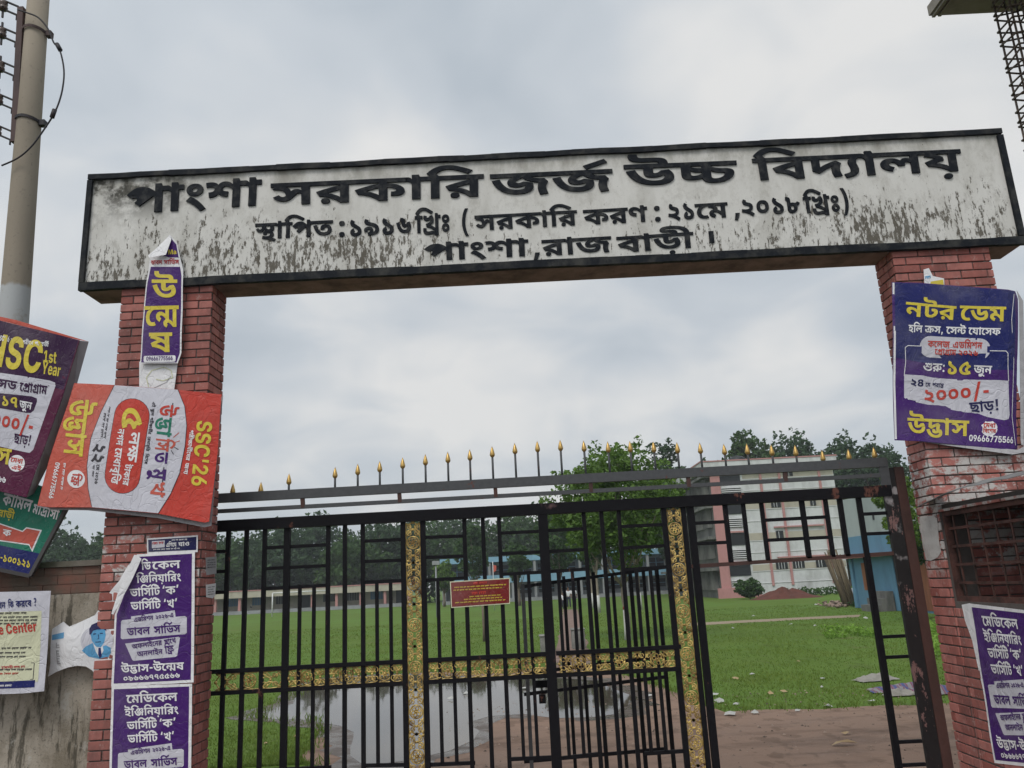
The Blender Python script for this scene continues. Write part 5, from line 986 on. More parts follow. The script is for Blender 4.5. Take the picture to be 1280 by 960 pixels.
rp_.panel([(144, 482)] + lens_l[1:] + lens_r + [(180, 484.4)], 'lilac', 'white_field', 1.6)
rp_.line('dark', lens_l, .7); rp_.line('dark', lens_r, .7)
rp_.text('yellow', "SSC'26", (246.5, 525.5), (238, 606), 17)
rp_.text('white', 'পরীক্ষার্থীদের', (237.5, 537), (231.8, 575), 4.6); rp_.text('white', 'জন্য', (231.3, 578), (229, 592), 4.6)
for tx, a, b_, ink in (('উ', 505, 520, 'red'), ('দ্ভা', 521, 545, 'green'), ('সি', 547, 563, 'orange'), ('ত', 564, 578, 'purple'), ('মু', 585, 600, 'purple'), ('খ', 601, 620, 'orange')):
    f = lambda y: (201 - (y - 505) * .117, y)
    if tx == 'মু': rp_.text(ink, 'মু' if 'মু' in RUNS else 'মু', f(a), f(b_), 17)
    else: rp_.text(ink, tx, f(a), f(b_), 17)
rp_.line('dark', [(216.5, 504), (207, 579)], 1.3); rp_.line('dark', [(205, 584), (201, 621)], 1.3)
rp_.line('orange', [(217, 547), (224, 541)], 1); rp_.line('orange', [(219, 553), (225, 551)], 1); rp_.line('dark', [(218, 559), (223, 562)], 1); rp_.line('dark', [(214, 563), (217, 568)], 1)
rp_.text('dark', 'এই', (191.5, 503), (190.7, 509), 3.6); rp_.text('dark', 'স্কুল', (190.4, 511), (189.3, 520), 3.6); rp_.text('dark', 'পরীক্ষার্থীর', (189, 522), (186, 543), 3.6); rp_.text('dark', 'মেধাবৃত্তি', (185.7, 546), (183.2, 564), 3.6); rp_.text('dark', 'বিশেষ', (182.8, 567), (181, 580), 3.6)
pang = math.atan2(545, -90)
rp_.panel(rounded((160, 558), 60, 22, pang), 'dark', 'pill_outline', 2.0); rp_.panel(rounded((160, 558), 59.4, 21.4, pang), 'red', 'red_pill', 2.6)
rp_.text('yellow', '৫', (156, 509.5), (152.5, 536), 26, 4.2); rp_.text('white', 'লক্ষ', (164.5, 540), (159.4, 577), 12.5, 4.2); rp_.text('white', 'টাকার', (158, 580), (154, 606.5), 7, 4.2)
rp_.text('white', 'নগদ', (149.5, 536.5), (146.8, 557), 8, 4.2); rp_.text('white', 'মেধাবৃত্তি', (146.2, 560), (139.6, 604.5), 8.5, 4.2)
rp_.fine('dark', (137, 509), (130.5, 552), 2.6, 5); rp_.fine('dark', (131, 517), (126, 552), 3.2, 6)
rp_.text('dark', '২২', (118.7, 555), (115.4, 578), 16); rp_.text('dark', 'মে', (122, 581), (121.2, 588), 4); rp_.text('dark', '২০২৬', (121, 590), (119, 605), 4); rp_.fine('dark', (117.5, 582), (115, 600), 2.4, 7)
rp_.text('yellow', 'উদ্ভাস', (88.5, 498), (80.5, 569), 25)
rp_.panel(disc((96, 599), 11.2, 22), 'white', 'round_badge'); rp_.text('red', 'ফ্রি', (92, 591.5), (90.5, 607), 9)
rp_.text('white', '09666775566', (70.6, 578), (60.8, 622.5), 5.2); rp_.fine('white', (80.5, 579), (75.5, 612), 3, 8)
mb = MB(); bk = Surf(at(170, 560, 6.93), Vector((.03, -1, .06)), rb)
sheet(mb, [(60, 632), (114, 633), (197.5, 640), (258, 651), (262, 648), (274, 500), (279, 494), (268, 600), (264, 657), (255, 659), (197, 647.5), (110, 638), (62, 637)], bk, 0, .003, 9); fix_normals(mb.build('white_hem', PM['grey'], rp_.o))
rp_.done()

# green arrow board behind them
gs = Surf(at(40, 660, 6.99), Vector((.1, -1, .03)))
gp_ = Poster('arrow_board', [(-60, 575), (0, 590), (86, 619), (84, 634), (38, 720), (0, 712), (-70, 700)], gs, 'green', 'green and blue direction board with an orange arrow hanging behind the purple board', 'board', t=.02, grid=20)
gp_.panel([(-70, 674), (0, 681.5), (50.5, 692), (36.8, 718.5), (0, 710.5), (-68, 698)], 'blue')
gp_.text('white', 'কামিল', (2, 630), (38, 640), 15); gp_.text('white', 'মাদ্রাসা', (40, 641), (72, 650), 12)
gp_.text('yellow', 'রাজবাড়ী', (-22, 642), (17.5, 649), 9)
gp_.panel([(-40, 642), (0, 654), (28, 663.5), (33, 659), (52.5, 662.5), (40.5, 690), (36, 681.5), (0, 676.5), (-40, 670)], 'white', 'arrow', 1.0)
gp_.panel([(-40, 643.5), (0, 655.5), (28.5, 665), (33.5, 660.6), (50, 663.8), (39.8, 686.5), (36.6, 680), (0, 675), (-40, 668.5)], 'orange', 'arrow', 2.0)
gp_.text('white', 'ক', (3, 669), (13.5, 671), 8, 4)
gp_.text('yellow', '৩৭-১০০১২১', (-12, 698), (37, 710), 9)
mb = MB()
pts = [(86, 619), (84, 634), (38, 720), (0, 712), (-70, 700)]
for a, b_ in zip(pts[1:], pts[2:]): mb.bar(gs(*a, .0), gs(*b_, .0), .03, .035, FN)
fix_normals(mb.build('steel_frame', plain('dark_frame', (.05, .045, .045), .5), gp_.o))
gp_.done()

# long purple posters low on the left pillar
LSURF = Surf((0, 6.994, 2), FN, lambda x, y: .0012 * sin(x * .13) + .001 * sin(y * .09))
def long_poster(M, surf, label, fold=False, top_hidden=False, poly=None):
    poly = poly or [(143, 692), (243.6, 688.5), (243, 770), (242, 853), (190, 856), (139, 858), (141, 775)]
    if fold: poly = [(171, 693)] + poly[1:-1] + [(143.5, 768)]
    q = Poster('poster', poly, surf, 'white', label, 'poster', .002, 8, 'purple lecture posters', M)
    ins = [(146, 695.5), (240, 692), (239.3, 770), (238.5, 849.7), (190, 852.3), (142.2, 854.5), (144, 775)]
    if fold: ins = [(173, 696)] + ins[1:-1] + [(146, 768)]
    q.panel(ins, 'purple', lvl=.8)
    T = lambda *a, **k: q.text('white', *a, **k)
    if fold: T('ডি', (177, 712.5), (189, 712), 10); T('কেল', (190.5, 712), (226, 710), 10); T('ঞ্জিনিয়ারিং', (171, 728.8), (226.7, 726), 9.5)
    else: T('মেডিকেল', (162, 713), (226, 710), 10.5); T('ইঞ্জিনিয়ারিং', (160, 729.3), (227, 726), 9.5)
    T('ভার্সিটি', (163, 746), (200.6, 743.6), 10); T('‘ক’', (204, 743.4), (224, 742), 10)
    T('ভার্সিটি', (164, 762.6), (201.5, 760.5), 10); T('‘খ’', (205.6, 760), (222, 759), 10)
    q.panel([(164, 770.6), (218.5, 762.8), (219.5, 771), (231, 770), (233.5, 771.5), (233.5, 791), (231.5, 792.6), (153, 799), (151, 797.5), (151.5, 777), (153, 775.2), (164, 774)], 'lilac')
    q.text('purple', 'এডমিশন', (167.8, 777.5), (192, 774.6), 5.4); q.text('purple', '২০২৬-এ', (195, 774.2), (217, 771.3), 5.4)
    q.text('purple', 'ডাবল', (159.3, 794.5), (188, 792.6), 9.5); q.text('purple', 'সার্ভিস', (193, 792.3), (226, 790), 9.5)
    q.panel([(156.5, 804.5), (223.5, 796), (225, 797.3), (221.5, 819.5), (219.5, 821), (167.5, 826), (165.5, 825)], 'lilac')
    q.text('purple', 'অফলাইনের', (165.5, 811.4), (203, 806), 6); q.text('purple', 'সাথে', (206, 805.5), (220.5, 803), 6)
    q.text('purple', 'অনলাইন', (171.7, 820.8), (203.8, 817.3), 6.3); q.text('purple', 'ফ্রি', (206.8, 817), (218, 815.5), 9.5)
    T('উদ্ভাস-উন্মেষ', (151.8, 841), (230.4, 837), 9.5); T('০৯৬৬৬৭৭৫৫৬৬', (155, 853 - 1.5), (225, 848.5 - 1.5), 6.3)
    return q
base7 = RUNS['ইঞ্জিনিয়ারিং'][1].split(' '); RUNS['ঞ্জিনিয়ারিং'] = (0, ' '.join(base7[1:]))
md = RUNS['মেডিকেল'][1].split(' '); RUNS['ডি'] = (0, ' '.join(md[2:4])); RUNS['কেল'] = (0, ' '.join(md[4:]))
q = long_poster(ID, LSURF, 'upper long purple poster on the left pillar with its white corner folded over', True)
mb = MB(); ff = Surf((0, 6.96, 2), FN, lambda x, y: .03 * max(0, min(1, (y - 694) / 70)) * max(0, (176 - x) / 30))
sheet(mb, [(168, 693.5), (171.5, 694), (177, 698.5), (165, 726), (152, 752), (144.5, 768), (142, 767), (148, 744), (158, 716)], ff, .004, .002, 6); fix_normals(mb.build('folded_corner', PM['white'], q.o)); q.done()
M2 = lambda x, y: (x - 3.5 - (y - 690) * .004, y + 166)
long_poster(M2, LSURF, 'lower long purple poster on the left pillar below the folded one').done()
# the pair pasted on the booth wall under its window
BS = Surf((WX - .014, 6, 1.5), (-1, 0, 0), lambda x, y: .002 * sin(y * .07))
def aff(src, dst):
    (x0, y0), (x1, y1), (x2, y2) = src; D = (x1 - x0) * (y2 - y0) - (x2 - x0) * (y1 - y0)
    def f(x, y):
        a = ((x - x0) * (y2 - y0) - (x2 - x0) * (y - y0)) / D; b_ = ((x1 - x0) * (y - y0) - (x - x0) * (y1 - y0)) / D
        return (dst[0][0] + a * (dst[1][0] - dst[0][0]) + b_ * (dst[2][0] - dst[0][0]), dst[0][1] + a * (dst[1][1] - dst[0][1]) + b_ * (dst[2][1] - dst[0][1]))
    return f
M3 = aff([(162, 713), (226, 710), (164, 762.6)], [(1229.5, 782), (1274, 786.5), (1241, 842)])
M4 = lambda x, y: M3(x + 104, y - 1)
long_poster(M3, BS, 'long purple poster on the booth wall under the grilled window, nearest the gate').done()
long_poster(M4, BS, 'long purple poster on the booth wall cut off by the right edge of the photo').done()
mb = MB(); bs2 = Surf((WX - .010, 6, 1.5), (-1, 0, 0))
sheet(mb, [(1202, 756), (1212, 754), (1218, 760), (1222, 790), (1238, 860), (1246, 915), (1252, 948), (1246, 944), (1236, 892), (1226, 850), (1215, 800), (1206, 775)], bs2, 0, .002, 8)
fix_normals(mb.build('torn_paper_edge', PM['white'], None, label='ragged white paper remnants along the left edge of the booth wall poster', cat='torn paper'))
# small dark blue header poster above
hs2 = Surf((0, 6.997, 2), FN)
q = Poster('small_poster', [(183.5, 673), (247.3, 669), (247, 690), (184, 693)], hs2, 'white', 'small dark blue poster strip just above the folded purple poster', 'poster', .002)
q.panel([(185.3, 674.8), (245.6, 671), (245.4, 687.4), (185.6, 690)], 'navy'); q.panel([(190, 676.5), (206, 675.5), (206, 684), (190, 685.3)], 'lilac', lvl=2)
q.fine('crimson', (191, 681), (205, 680), 3, 3, 4); q.text('white', 'এগিয়ে', (208, 684), (221, 683), 5); q.text('white', 'যাও', (223.5, 683), (237, 682), 5); q.fine('white', (215, 676.3), (234, 675.2), 1.8, 4); q.fine('white', (192, 688), (226, 686.4), 1.6, 9); q.done()
# torn poster with a portrait, flapping between wall and pillar
ts = Surf((0, 7.02, 2), Vector((0, -1, 0)), lambda x, y: .02 * sin((x - 60) * .05) + .012 * sin(y * .08) + .03 * max(0, (x - 128) / 30))
q = Poster('torn_poster', [(66, 786), (80, 777), (88, 783), (100, 778), (118, 769), (126, 756), (139, 738), (150, 726), (158, 712), (163, 704), (160, 726), (151, 750), (144.5, 768), (142, 800), (141.5, 822), (130, 833), (121, 848), (115, 838), (108, 833), (98, 832), (86, 834), (70, 840), (59, 846), (63, 828)], ts, 'white',
           'torn white poster with a small blue portrait hanging between wall and left pillar', 'poster', .003, 7)
q.panel(disc((122.5, 801), 19.5, 26), 'lilac', lvl=.8)
q.panel([(114, 791), (113.7, 784), (118, 780.5), (126, 780.5), (131, 785), (132.5, 794), (131, 803), (127, 808.5), (121, 807.5), (116.5, 801)], 'sky', 'portrait', 1.8)
q.panel([(113.2, 793), (112.6, 786), (115, 781), (121, 778), (128, 778.5), (132.3, 783), (133, 788.5), (129, 786.5), (121, 787), (117, 788.5), (115, 793)], 'navy', 'portrait', 2.6)
q.panel([(104.5, 813), (109, 808), (117, 803.5), (122, 808), (127, 808.5), (133, 806.5), (139, 809.5), (139, 816), (135, 821.5), (124, 823.5), (112, 820.5)], 'sky', 'portrait', 1.8)
q.panel([(118, 804.5), (122, 808.5), (127, 809), (129, 807), (130, 813), (125, 822.5), (121, 815)], 'white', 'portrait', 2.8)
q.panel([(124.2, 809.5), (126.8, 809.5), (127.5, 820), (125, 823), (123.4, 818)], 'blue', 'portrait', 3.6)
for a, b_ in (((117.5, 792.5), (121, 792)), ((125.5, 791.8), (129, 791.5))): q.line('navy', [a, b_], 1.1, 3.4)
q.line('navy', [(123.6, 793), (124.6, 798), (122.8, 798.6)], .7, 3.2); q.line('navy', [(120.5, 802.5), (127, 802)], .9, 3.2)
q.panel([(66.5, 793.5), (82, 790), (82, 797.5), (66.5, 800)], 'sky'); q.fine('grey', (77, 830), (77, 803), 5, 2); q.done()
# cement wall banner
es = Surf((0, 7.085, 2), Vector((.05, -1, 0)), lambda x, y: .006 * sin(x * .09) + .005 * sin(y * .06))
q = Poster('notice_banner', [(-60, 741), (0, 740), (63.5, 738.5), (60, 790), (55, 864), (30, 866.5), (-65, 870)], es, 'lilac', 'white printed notice banner with blue and red lettering on the cement wall', 'banner', .003, 10)
q.panel([(-50, 766), (0, 765), (52, 763.5), (47.5, 852), (-55, 856)], 'pale', lvl=.8)
q.text('blue', 'খন', (-2, 761), (8, 760.3), 8); q.text('blue', 'কি', (11.5, 759.8), (18.5, 759.3), 8); q.text('blue', 'করবে', (21, 759), (40, 757.8), 8); q.text('blue', '?', (43, 757.5), (46, 757.3), 9)
q.text('red', 'e Center', (-1, 793.5), (46, 789), 11)
for k, (y, xl, xr) in enumerate(((768.5, -20, 38), (773.5, -20, 48), (777.5, -20, 47), (781.5, -20, 46), (812, 2, 39), (818, -15, 36), (823, -18, 32), (839, -20, 40), (844, -20, 26))): q.fine('dark' if k < 8 else 'red', (xl, y), (xr, y - .9), 2.6, k)
q.line('dark', [(-30, 831), (42.5, 828.5), (41.5, 849), (-30, 851)], .8); q.text('crimson', 'সেন্ট', (2, 836), (17, 835.3), 3.2); q.fine('crimson', (18, 835.2), (36, 834.5), 2.8, 12)
q.panel([(-60, 853), (0, 852), (44, 850), (43.3, 859), (-60, 863)], 'blue', lvl=2); q.fine('white', (-10, 859), (18, 858), 2.6, 15); q.done()

# blue banner round the right pillar
def bb(x, y): return .012 * sin((y - 350) * .03) + .010 * sin(x * .03) - .05 * max(0, (x - 1255) / 20) ** 2 + .004 * sin((y - 452) * .5) * math.exp(-((y - 452) / 8) ** 2)
b_s = Surf((0, 6.955, 3.5), Vector((0, -1, -.02)), bb)
q = Poster('banner', [(1114, 353), (1150, 353.5), (1200, 357), (1271, 363), (1276, 372), (1275.5, 450), (1276, 520), (1278, 558), (1270, 563), (1200, 556), (1150, 551.5), (1118, 550.5), (1116, 480), (1114.5, 400)], b_s, 'violet',
           'dark blue and purple banner with yellow lettering wrapped round the right pillar', 'banner', .003, 9)
q.panel([(1117, 354), (1150, 354.6), (1200, 358), (1269.5, 363.8), (1270.5, 400), (1270, 462), (1200, 462), (1118, 447), (1117.4, 400)], 'blue')
q.panel([(1118, 447.2), (1200, 462.2), (1270, 462.2), (1270.5, 560), (1200, 555.4), (1150, 551), (1119.6, 549.8)], 'violet')
q.line('white', [(1268.5, 367), (1264, 400), (1269, 450), (1267, 520), (1272, 556)], .9); q.line('white', [(1116, 354), (1117.2, 420), (1117.6, 480), (1119.3, 549)], 2.6)
q.text('yellow', 'নটর', (1130, 395.5), (1194, 400.5), 18); q.text('yellow', 'ডেম', (1199, 400.5), (1256, 402.5), 19)
q.text('white', 'হলি', (1134, 415.5), (1152, 416.3), 9); q.text('white', 'ক্রস,', (1155, 416.3), (1178, 417.2), 9); q.text('white', 'সেন্ট', (1182, 417.3), (1207, 418.2), 9); q.text('white', 'যোসেফ', (1210, 418.3), (1249.5, 419.6), 9)
fr_ = [(1150, 433), (1134, 432.5), (1130.5, 435), (1131.5, 452), (1130, 470)]; q.line('white', fr_, .9); q.line('white', [(1237, 438.5), (1257, 439), (1259.5, 442), (1260, 458), (1261.5, 476)], .9)
q.panel(rounded((1193.5, 435), 44.5, 13.2, .045), 'lilac')
q.text('red', 'কলেজ', (1159, 434), (1187, 434.8), 8); q.text('red', 'এডমিশন', (1191, 434.9), (1227.5, 436), 8); q.text('red', 'প্রোগ্রাম', (1168, 443), (1195, 444), 7); q.text('red', '২০২৬', (1198, 444), (1222, 445), 7)
q.text('white', 'শুরু:', (1153.5, 463.5), (1181, 464.6), 10); q.text('yellow', '১৫', (1185, 467.5), (1214, 468.5), 17); q.text('white', 'জুন', (1217.5, 466), (1240, 467), 10)
q.panel([(1130, 468), (1200, 471.5), (1261.5, 475.7), (1263.5, 518), (1262, 523.5), (1256, 525), (1200, 513.5), (1136, 500.5), (1130.5, 497)], 'lilac')
q.text('navy', '২৪', (1138.5, 482.3), (1154.5, 483), 9); q.text('navy', 'মে', (1157, 482.8), (1163.5, 483.1), 5); q.text('navy', 'পর্যন্ত', (1166, 483.2), (1180.5, 484), 5)
q.text('red', '২০০০/-', (1156.5, 503.5), (1237.5, 496.5), 17); q.text('navy', 'ছাড়!', (1213.5, 515), (1249, 512.3), 12.5)
q.text('yellow', 'উদ্ভাস', (1133.5, 541.5), (1212, 545), 20)
q.panel(disc((1237.5, 535), 10.2, 24), 'white', 'round_badge'); q.text('red', 'মেধা', (1230, 533.5), (1245, 534.5), 5.5); q.text('red', 'বিশেষ', (1229.5, 540.5), (1245.5, 541.3), 5)
q.text('white', '09666775566', (1212, 551), (1267.5, 554), 7)
mb = MB(); bk2 = Surf((0, 6.99, 3.5), FN, lambda x, y: .02 * max(0, (y - 552) / 8)); sheet(mb, [(1150, 552), (1200, 556), (1270, 563), (1279, 558), (1280, 566), (1262, 569), (1215, 562)], bk2, 0, .003, 9)
sheet(mb, [(1271, 363), (1279, 376), (1281, 470), (1280, 558), (1276, 556), (1275, 470), (1274, 376)], bk2, 0, .003, 9)
fix_normals(mb.build('banner_hem', PM['grey'], q.o)); q.done()
mp_ = Surf((0, 7.0, 4), FN)
q = Poster('sticker_scrap', [(1154.5, 337), (1161, 335), (1166, 345), (1180, 348), (1181, 362), (1156, 361)], mp_, 'white', 'torn scrap of white and yellow sticker above the blue banner', 'sticker', .002, 8)
q.panel([(1163, 352), (1179, 349.5), (1180, 361.5), (1163.5, 361)], 'yellow'); q.fine('sky', (1156.5, 349), (1166, 347.5), 3.4, 3); q.done()
# paper and lime on pillar sides
rsd = Surf((RX0 - .016, 7.2, 3), (-1, 0, 0), lambda x, y: .001 * sin(y * .4))
pm = dirty('old_paper', (.50, .48, .46), (.30, .26, .24), .4, 8, (1, 1, 1), .85, .2)
Poster('pasted_notice', [(1149.5, 646), (1153, 645), (1166, 644.5), (1171, 648), (1172.5, 662), (1173.5, 676), (1176, 690), (1172, 697), (1163, 701), (1158, 700), (1154, 684), (1151, 664)], rsd, pm, 'peeling blank white paper on the gate side of the right pillar', 'notice', .002, 8)
lsd = Surf((LX1 + .016, 7.2, 2.4), (1, 0, 0))
for poly, lb in (([(257, 697), (271, 695.5), (270.5, 717), (258, 719)], 'upper small grey sticker on the gate side of the left pillar'), ([(257.5, 731), (270, 729), (269, 744), (266, 748), (258, 746.5)], 'lower small white sticker on the gate side of the left pillar')):
    q = Poster('small_sticker', poly, lsd, 'grey' if 'grey' in lb else 'white', lb, 'sticker', .002, 8)
    for k in range(4): q.fine('dark', (poly[0][0] + 2, poly[0][1] + 4 + 3 * k), (poly[1][0] - 2, poly[1][1] + 5 + 3 * k), 1.2, k)
    q.done()

# ------------------------------------------------------------------ the gate
GY = 7.47
t = NT('black_gate_paint')
n = t.noise(3.2, 6, .7, (1, 1, .6)); n2 = t.noise(22, 4); n3 = t.noise(1.1, 5, .7, off=(5, 2, 1))
c = t.mix(n2, (.006, .006, .0075), (.013, .012, .014))
f = t.ramp(n, (.635, 0), (.665, 1))
c = t.mix(f, c, t.mix(n2, (.085, .032, .022), (.15, .07, .055)))
c = t.mix(t.math('MULTIPLY', t.ramp(n3, (.68, 0), (.72, 1)), .8), c, (.14, .085, .085))
t.bump(t.mix(.5, n, n2), .2, .004)
M_GATE = t.out(c, t.ramp(n2, (.3, .5), (.7, .7)), 0, .07)
t = NT('lighter_gate_grey')  # gate colour greyed to carry the lighter light on the rails
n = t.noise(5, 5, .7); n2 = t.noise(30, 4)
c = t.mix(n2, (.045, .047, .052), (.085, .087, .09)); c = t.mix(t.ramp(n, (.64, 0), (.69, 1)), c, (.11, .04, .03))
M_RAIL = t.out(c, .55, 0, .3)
t = NT('rusty_post_paint')
n = t.noise(2.2, 6, .75, (1.6, 1.6, .7)); n2 = t.noise(25, 4)
c = t.mix(n2, (.010, .009, .010), (.02, .018, .018)); c = t.mix(t.ramp(n, (.57, 0), (.59, 1)), c, t.mix(n2, (.15, .075, .07), (.22, .13, .12)))
c = t.mix(t.ramp(t.noise(3, 4, off=(9, 0, 0)), (.62, 0), (.66, 1)), c, (.30, .28, .28))
M_POST = t.out(c, .6, 0, .3)
M_POSTSIDE = dirty('rust_brown', (.075, .036, .030), (.02, .016, .015), .4, 3, (1, 1, .6), .7, .2)
t = NT('gold_paint')
n = t.ramp(t.noise(13, 5, .7), (.34, 0), (.64, 1)); c = t.mix(n, (.14, .075, .02), (.68, .49, .16)); c = t.mix(t.ramp(t.noise(9, 4, off=(1, 5, 2)), (.6, 0), (.7, 1)), c, (.10, .045, .02))
M_GOLD = t.out(c, .38, .35, .5)
t = NT('spike_gold')
c = t.mix(t.noise(30, 3), (.38, .22, .06), (.62, .42, .14)); M_TIP = t.out(c, .3, .6, .5)
def gp(px, py, dy=0.0): return at(px, py, GY + dy)
def hbar(mb, x0, y0, x1, y1, w, d=.03, dy=0.0): mb.bar(gp(x0, y0, dy), gp(x1, y1, dy), w, d)
def stick(name, parent, X, z0, z1, w=.034, d=.03, dy=0.0, m=None):
    mb = MB(); mb.box(X - w / 2, X + w / 2, GY + dy - d / 2, GY + dy + d / 2, min(z0, z1), max(z0, z1))
    return fix_normals(mb.build(name, m or M_GATE, parent))
def lerp(a, b, t_): return a + (b - a) * t_
def liney(x, seg): return lerp(seg[1], seg[3], (x - seg[0]) / (seg[2] - seg[0]))
TOPB = (262, 658.5, 1108, 613.5)
def ztop(X): return lerp(gp(273, 658).z, gp(1105, 614).z, (X - gp(273, 658).x) / (gp(1105, 614).x - gp(273, 658).x)) - .03
BU = (262, 840, 848, 808.5); BL = (262, 867, 848, 836)
def scroll_panel(A, B, w, parent, dy=0.0, seed=0):
    """pierced gilt scrollwork from A to B: rosettes in rings, C-scrolls, hearts and lattice stems"""
    A = Vector(A); B = Vector(B); L = (B - A).length; ax = (B - A) / L; cx = Vector((ax.z, 0, -ax.x))
    mb = MB(); r0 = .0066; rnd = random.Random(seed)
    def P(s, q, o=0.0): return A + ax * s + cx * q * w + Vector((0, dy - o, 0))
    def cur(pts, r=r0): mb.tube(pts, r, 5, True)
    def spiral(s, q, R0, a0, turns, sgn_, r=r0, rend=.22):
        k = int(10 * turns) + 2; pts = []
        for i in range(k + 1):
            u = i / k; rr = R0 * (1 - (1 - rend) * u); a = a0 + sgn_ * 2 * pi * turns * u
            pts.append(A + ax * (s + rr * cos(a)) + cx * (q * w + rr * sin(a)) + Vector((0, dy - .004 * sin(pi * u), 0)))
        cur(pts, [r * (1 - .35 * i / k) for i in range(k + 1)])
    unit = w * 2.75; nU = max(1, round(L / unit)); unit = L / nU
    for k in range(nU):
        s0 = unit * k; c_ = s0 + unit * .5; Rr = w * .40
        cur([P(c_ + Rr * cos(2 * pi * i / 18), Rr / w * sin(2 * pi * i / 18)) for i in range(19)], r0 * 1.15)
        for j in range(6):
            a = 2 * pi * j / 6 + .3
            cc = (c_ + .52 * Rr * cos(a), .52 * Rr / w * sin(a)); rp2 = Rr * .27
            cur([P(cc[0] + rp2 * cos(2 * pi * i / 7), cc[1] + rp2 / w * sin(2 * pi * i / 7), .006) for i in range(8)], r0 * .9)
        mb.tube([P(c_, 0, .014), P(c_, 0, -.002)], [r0 * 1.2, r0 * 2.6], 8)
        for e_ in (-1, 1):
            for q in (-1, 1):
                spiral(c_ + e_ * unit * .235, q * .24, w * .21, pi / 2 * (1 - e_) , 1.35, e_ * q)
                spiral(c_ + e_ * unit * .39, q * .27, w * .17, 0 if e_ > 0 else pi, 1.2, -e_ * q)
                cur([P(c_ + e_ * unit * (.15 + .35 * u), q * (.43 - .34 * sin(pi * u * .98) ** 2 * (1 if u < .5 else .85))) for u in [i / 9 for i in range(10)]])
                cur([P(c_ + e_ * unit * (.29 + .05 * cos(2.6 * u)), q * (.05 + .42 * u)) for u in [i / 5 for i in range(6)]], r0 * .8)
                cur([P(c_ + e_ * unit * (.43 + .07 * u), q * (.46 - .40 * u)) for u in (0, .3, .6, 1)], r0 * .9)
            mb.tube([P(c_ + e_ * unit * .325, 0, .008), P(c_ + e_ * unit * .325, 0, -.004)], r0 * 1.8, 6)
            mb.tube([P(c_ + e_ * unit * .5, 0, .008), P(c_ + e_ * unit * .5, 0, -.004)], r0 * 2.2, 6)
        cur([P(s0 + unit * u, .47 + .02 * sin(u * 25)) for u in [i / 12 for i in range(13)]], r0 * .7); cur([P(s0 + unit * u, -.47 + .02 * sin(u * 25)) for u in [i / 12 for i in range(13)]], r0 * .7)
    o = mb.build('scroll_panel', M_GOLD, parent, True)
    return o

GB = .10
# ---- fixed frame: overhead rails with gilt spikes, lintel, right hand grille, hinge post
fr = thing('gateway_railing', (gp(690, 700).x, GY, 0), 'fixed steel gateway frame with gold tipped spikes above and a rusty post at right', 'gate')
mb = MB(); P0, P1 = gp(262, 658.6), gp(1112, 613.4); mb.bar(P0, P1, .10, .09); fix_normals(mb.build('lintel', M_GATE, fr))
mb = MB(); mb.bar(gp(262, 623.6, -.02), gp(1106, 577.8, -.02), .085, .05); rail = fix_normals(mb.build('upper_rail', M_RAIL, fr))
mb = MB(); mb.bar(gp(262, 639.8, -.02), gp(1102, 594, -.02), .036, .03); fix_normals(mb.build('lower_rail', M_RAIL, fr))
for x in (378, 499, 619, 738, 860, 981):
    yu = 623 - .0543 * (x - 273)
    mb = MB(); mb.bar(gp(x, yu + 4, -.02), gp(x + 1.0, yu + 17.5, -.02), .035, .032); fix_normals(mb.build('rail_bracket', M_POSTSIDE, fr))
tips = [(292, 604), (327, 602.7), (362, 592), (419.4, 584), (447.6, 580), (475, 576.5), (503.5, 572), (531.8, 568), (559.8, 565), (587.2, 562), (615, 558), (643.2, 554), (671.3, 551.5), (699.9, 550), (729.2, 551), (759.2, 552), (786.8, 551.5), (816, 552),
        (845.5, 553), (874, 553.5), (904, 555), (932.5, 554.5), (963, 556), (992.7, 556.5), (1026.5, 563), (1059, 561.5), (1090.7, 559)]
for x, y in tips:
    T_ = gp(x, y, .0); yr = 623 - .0543 * (x - 273); B_ = gp(x + (yr - y) * .08, yr - 3, .0)
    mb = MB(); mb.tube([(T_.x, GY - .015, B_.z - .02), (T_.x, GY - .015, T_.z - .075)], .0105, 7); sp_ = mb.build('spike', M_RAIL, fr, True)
    mb = MB(); mb.lathe((T_.x, GY - .015, T_.z), [(.010, -.108), (.022, -.094), (.025, -.082), (.021, -.062), (.012, -.03), (.001, 0)], 9); mb.build('spike_tip', M_TIP, sp_, True)
# right hand upper grille
GR = (858, 708.4, 1062, 697.3)
zb_ = lambda px: gp(px, liney(px, GR)).z
mb = MB(); hbar(mb, 862, 708.2, 1118, 691.5, .034); fix_normals(mb.build('grille_rail', M_POSTSIDE, fr))
for px, w in ((908, .042), (931, .036), (954, .036), (1005, .045), (1035, .036), (1053, .045), (1077, .045)):
    X = gp(px, 650).x; stick('grille_bar', fr, X, gp(px, liney(px, GR)).z + (.015 if px < 1070 else .0), ztop(X) - .01, w)
for seg in ((862, 654.5, 909, 652), (865, 680, 912, 677.8), (953, 650.5, 1036, 646), (956, 675.5, 1038, 671.5), (1077, 642.8, 1112, 641), (1080, 667.6, 1116, 666)):
    mb = MB(); hbar(mb, *seg, .03, .026); fix_normals(mb.build('grille_rung', M_GATE, fr))
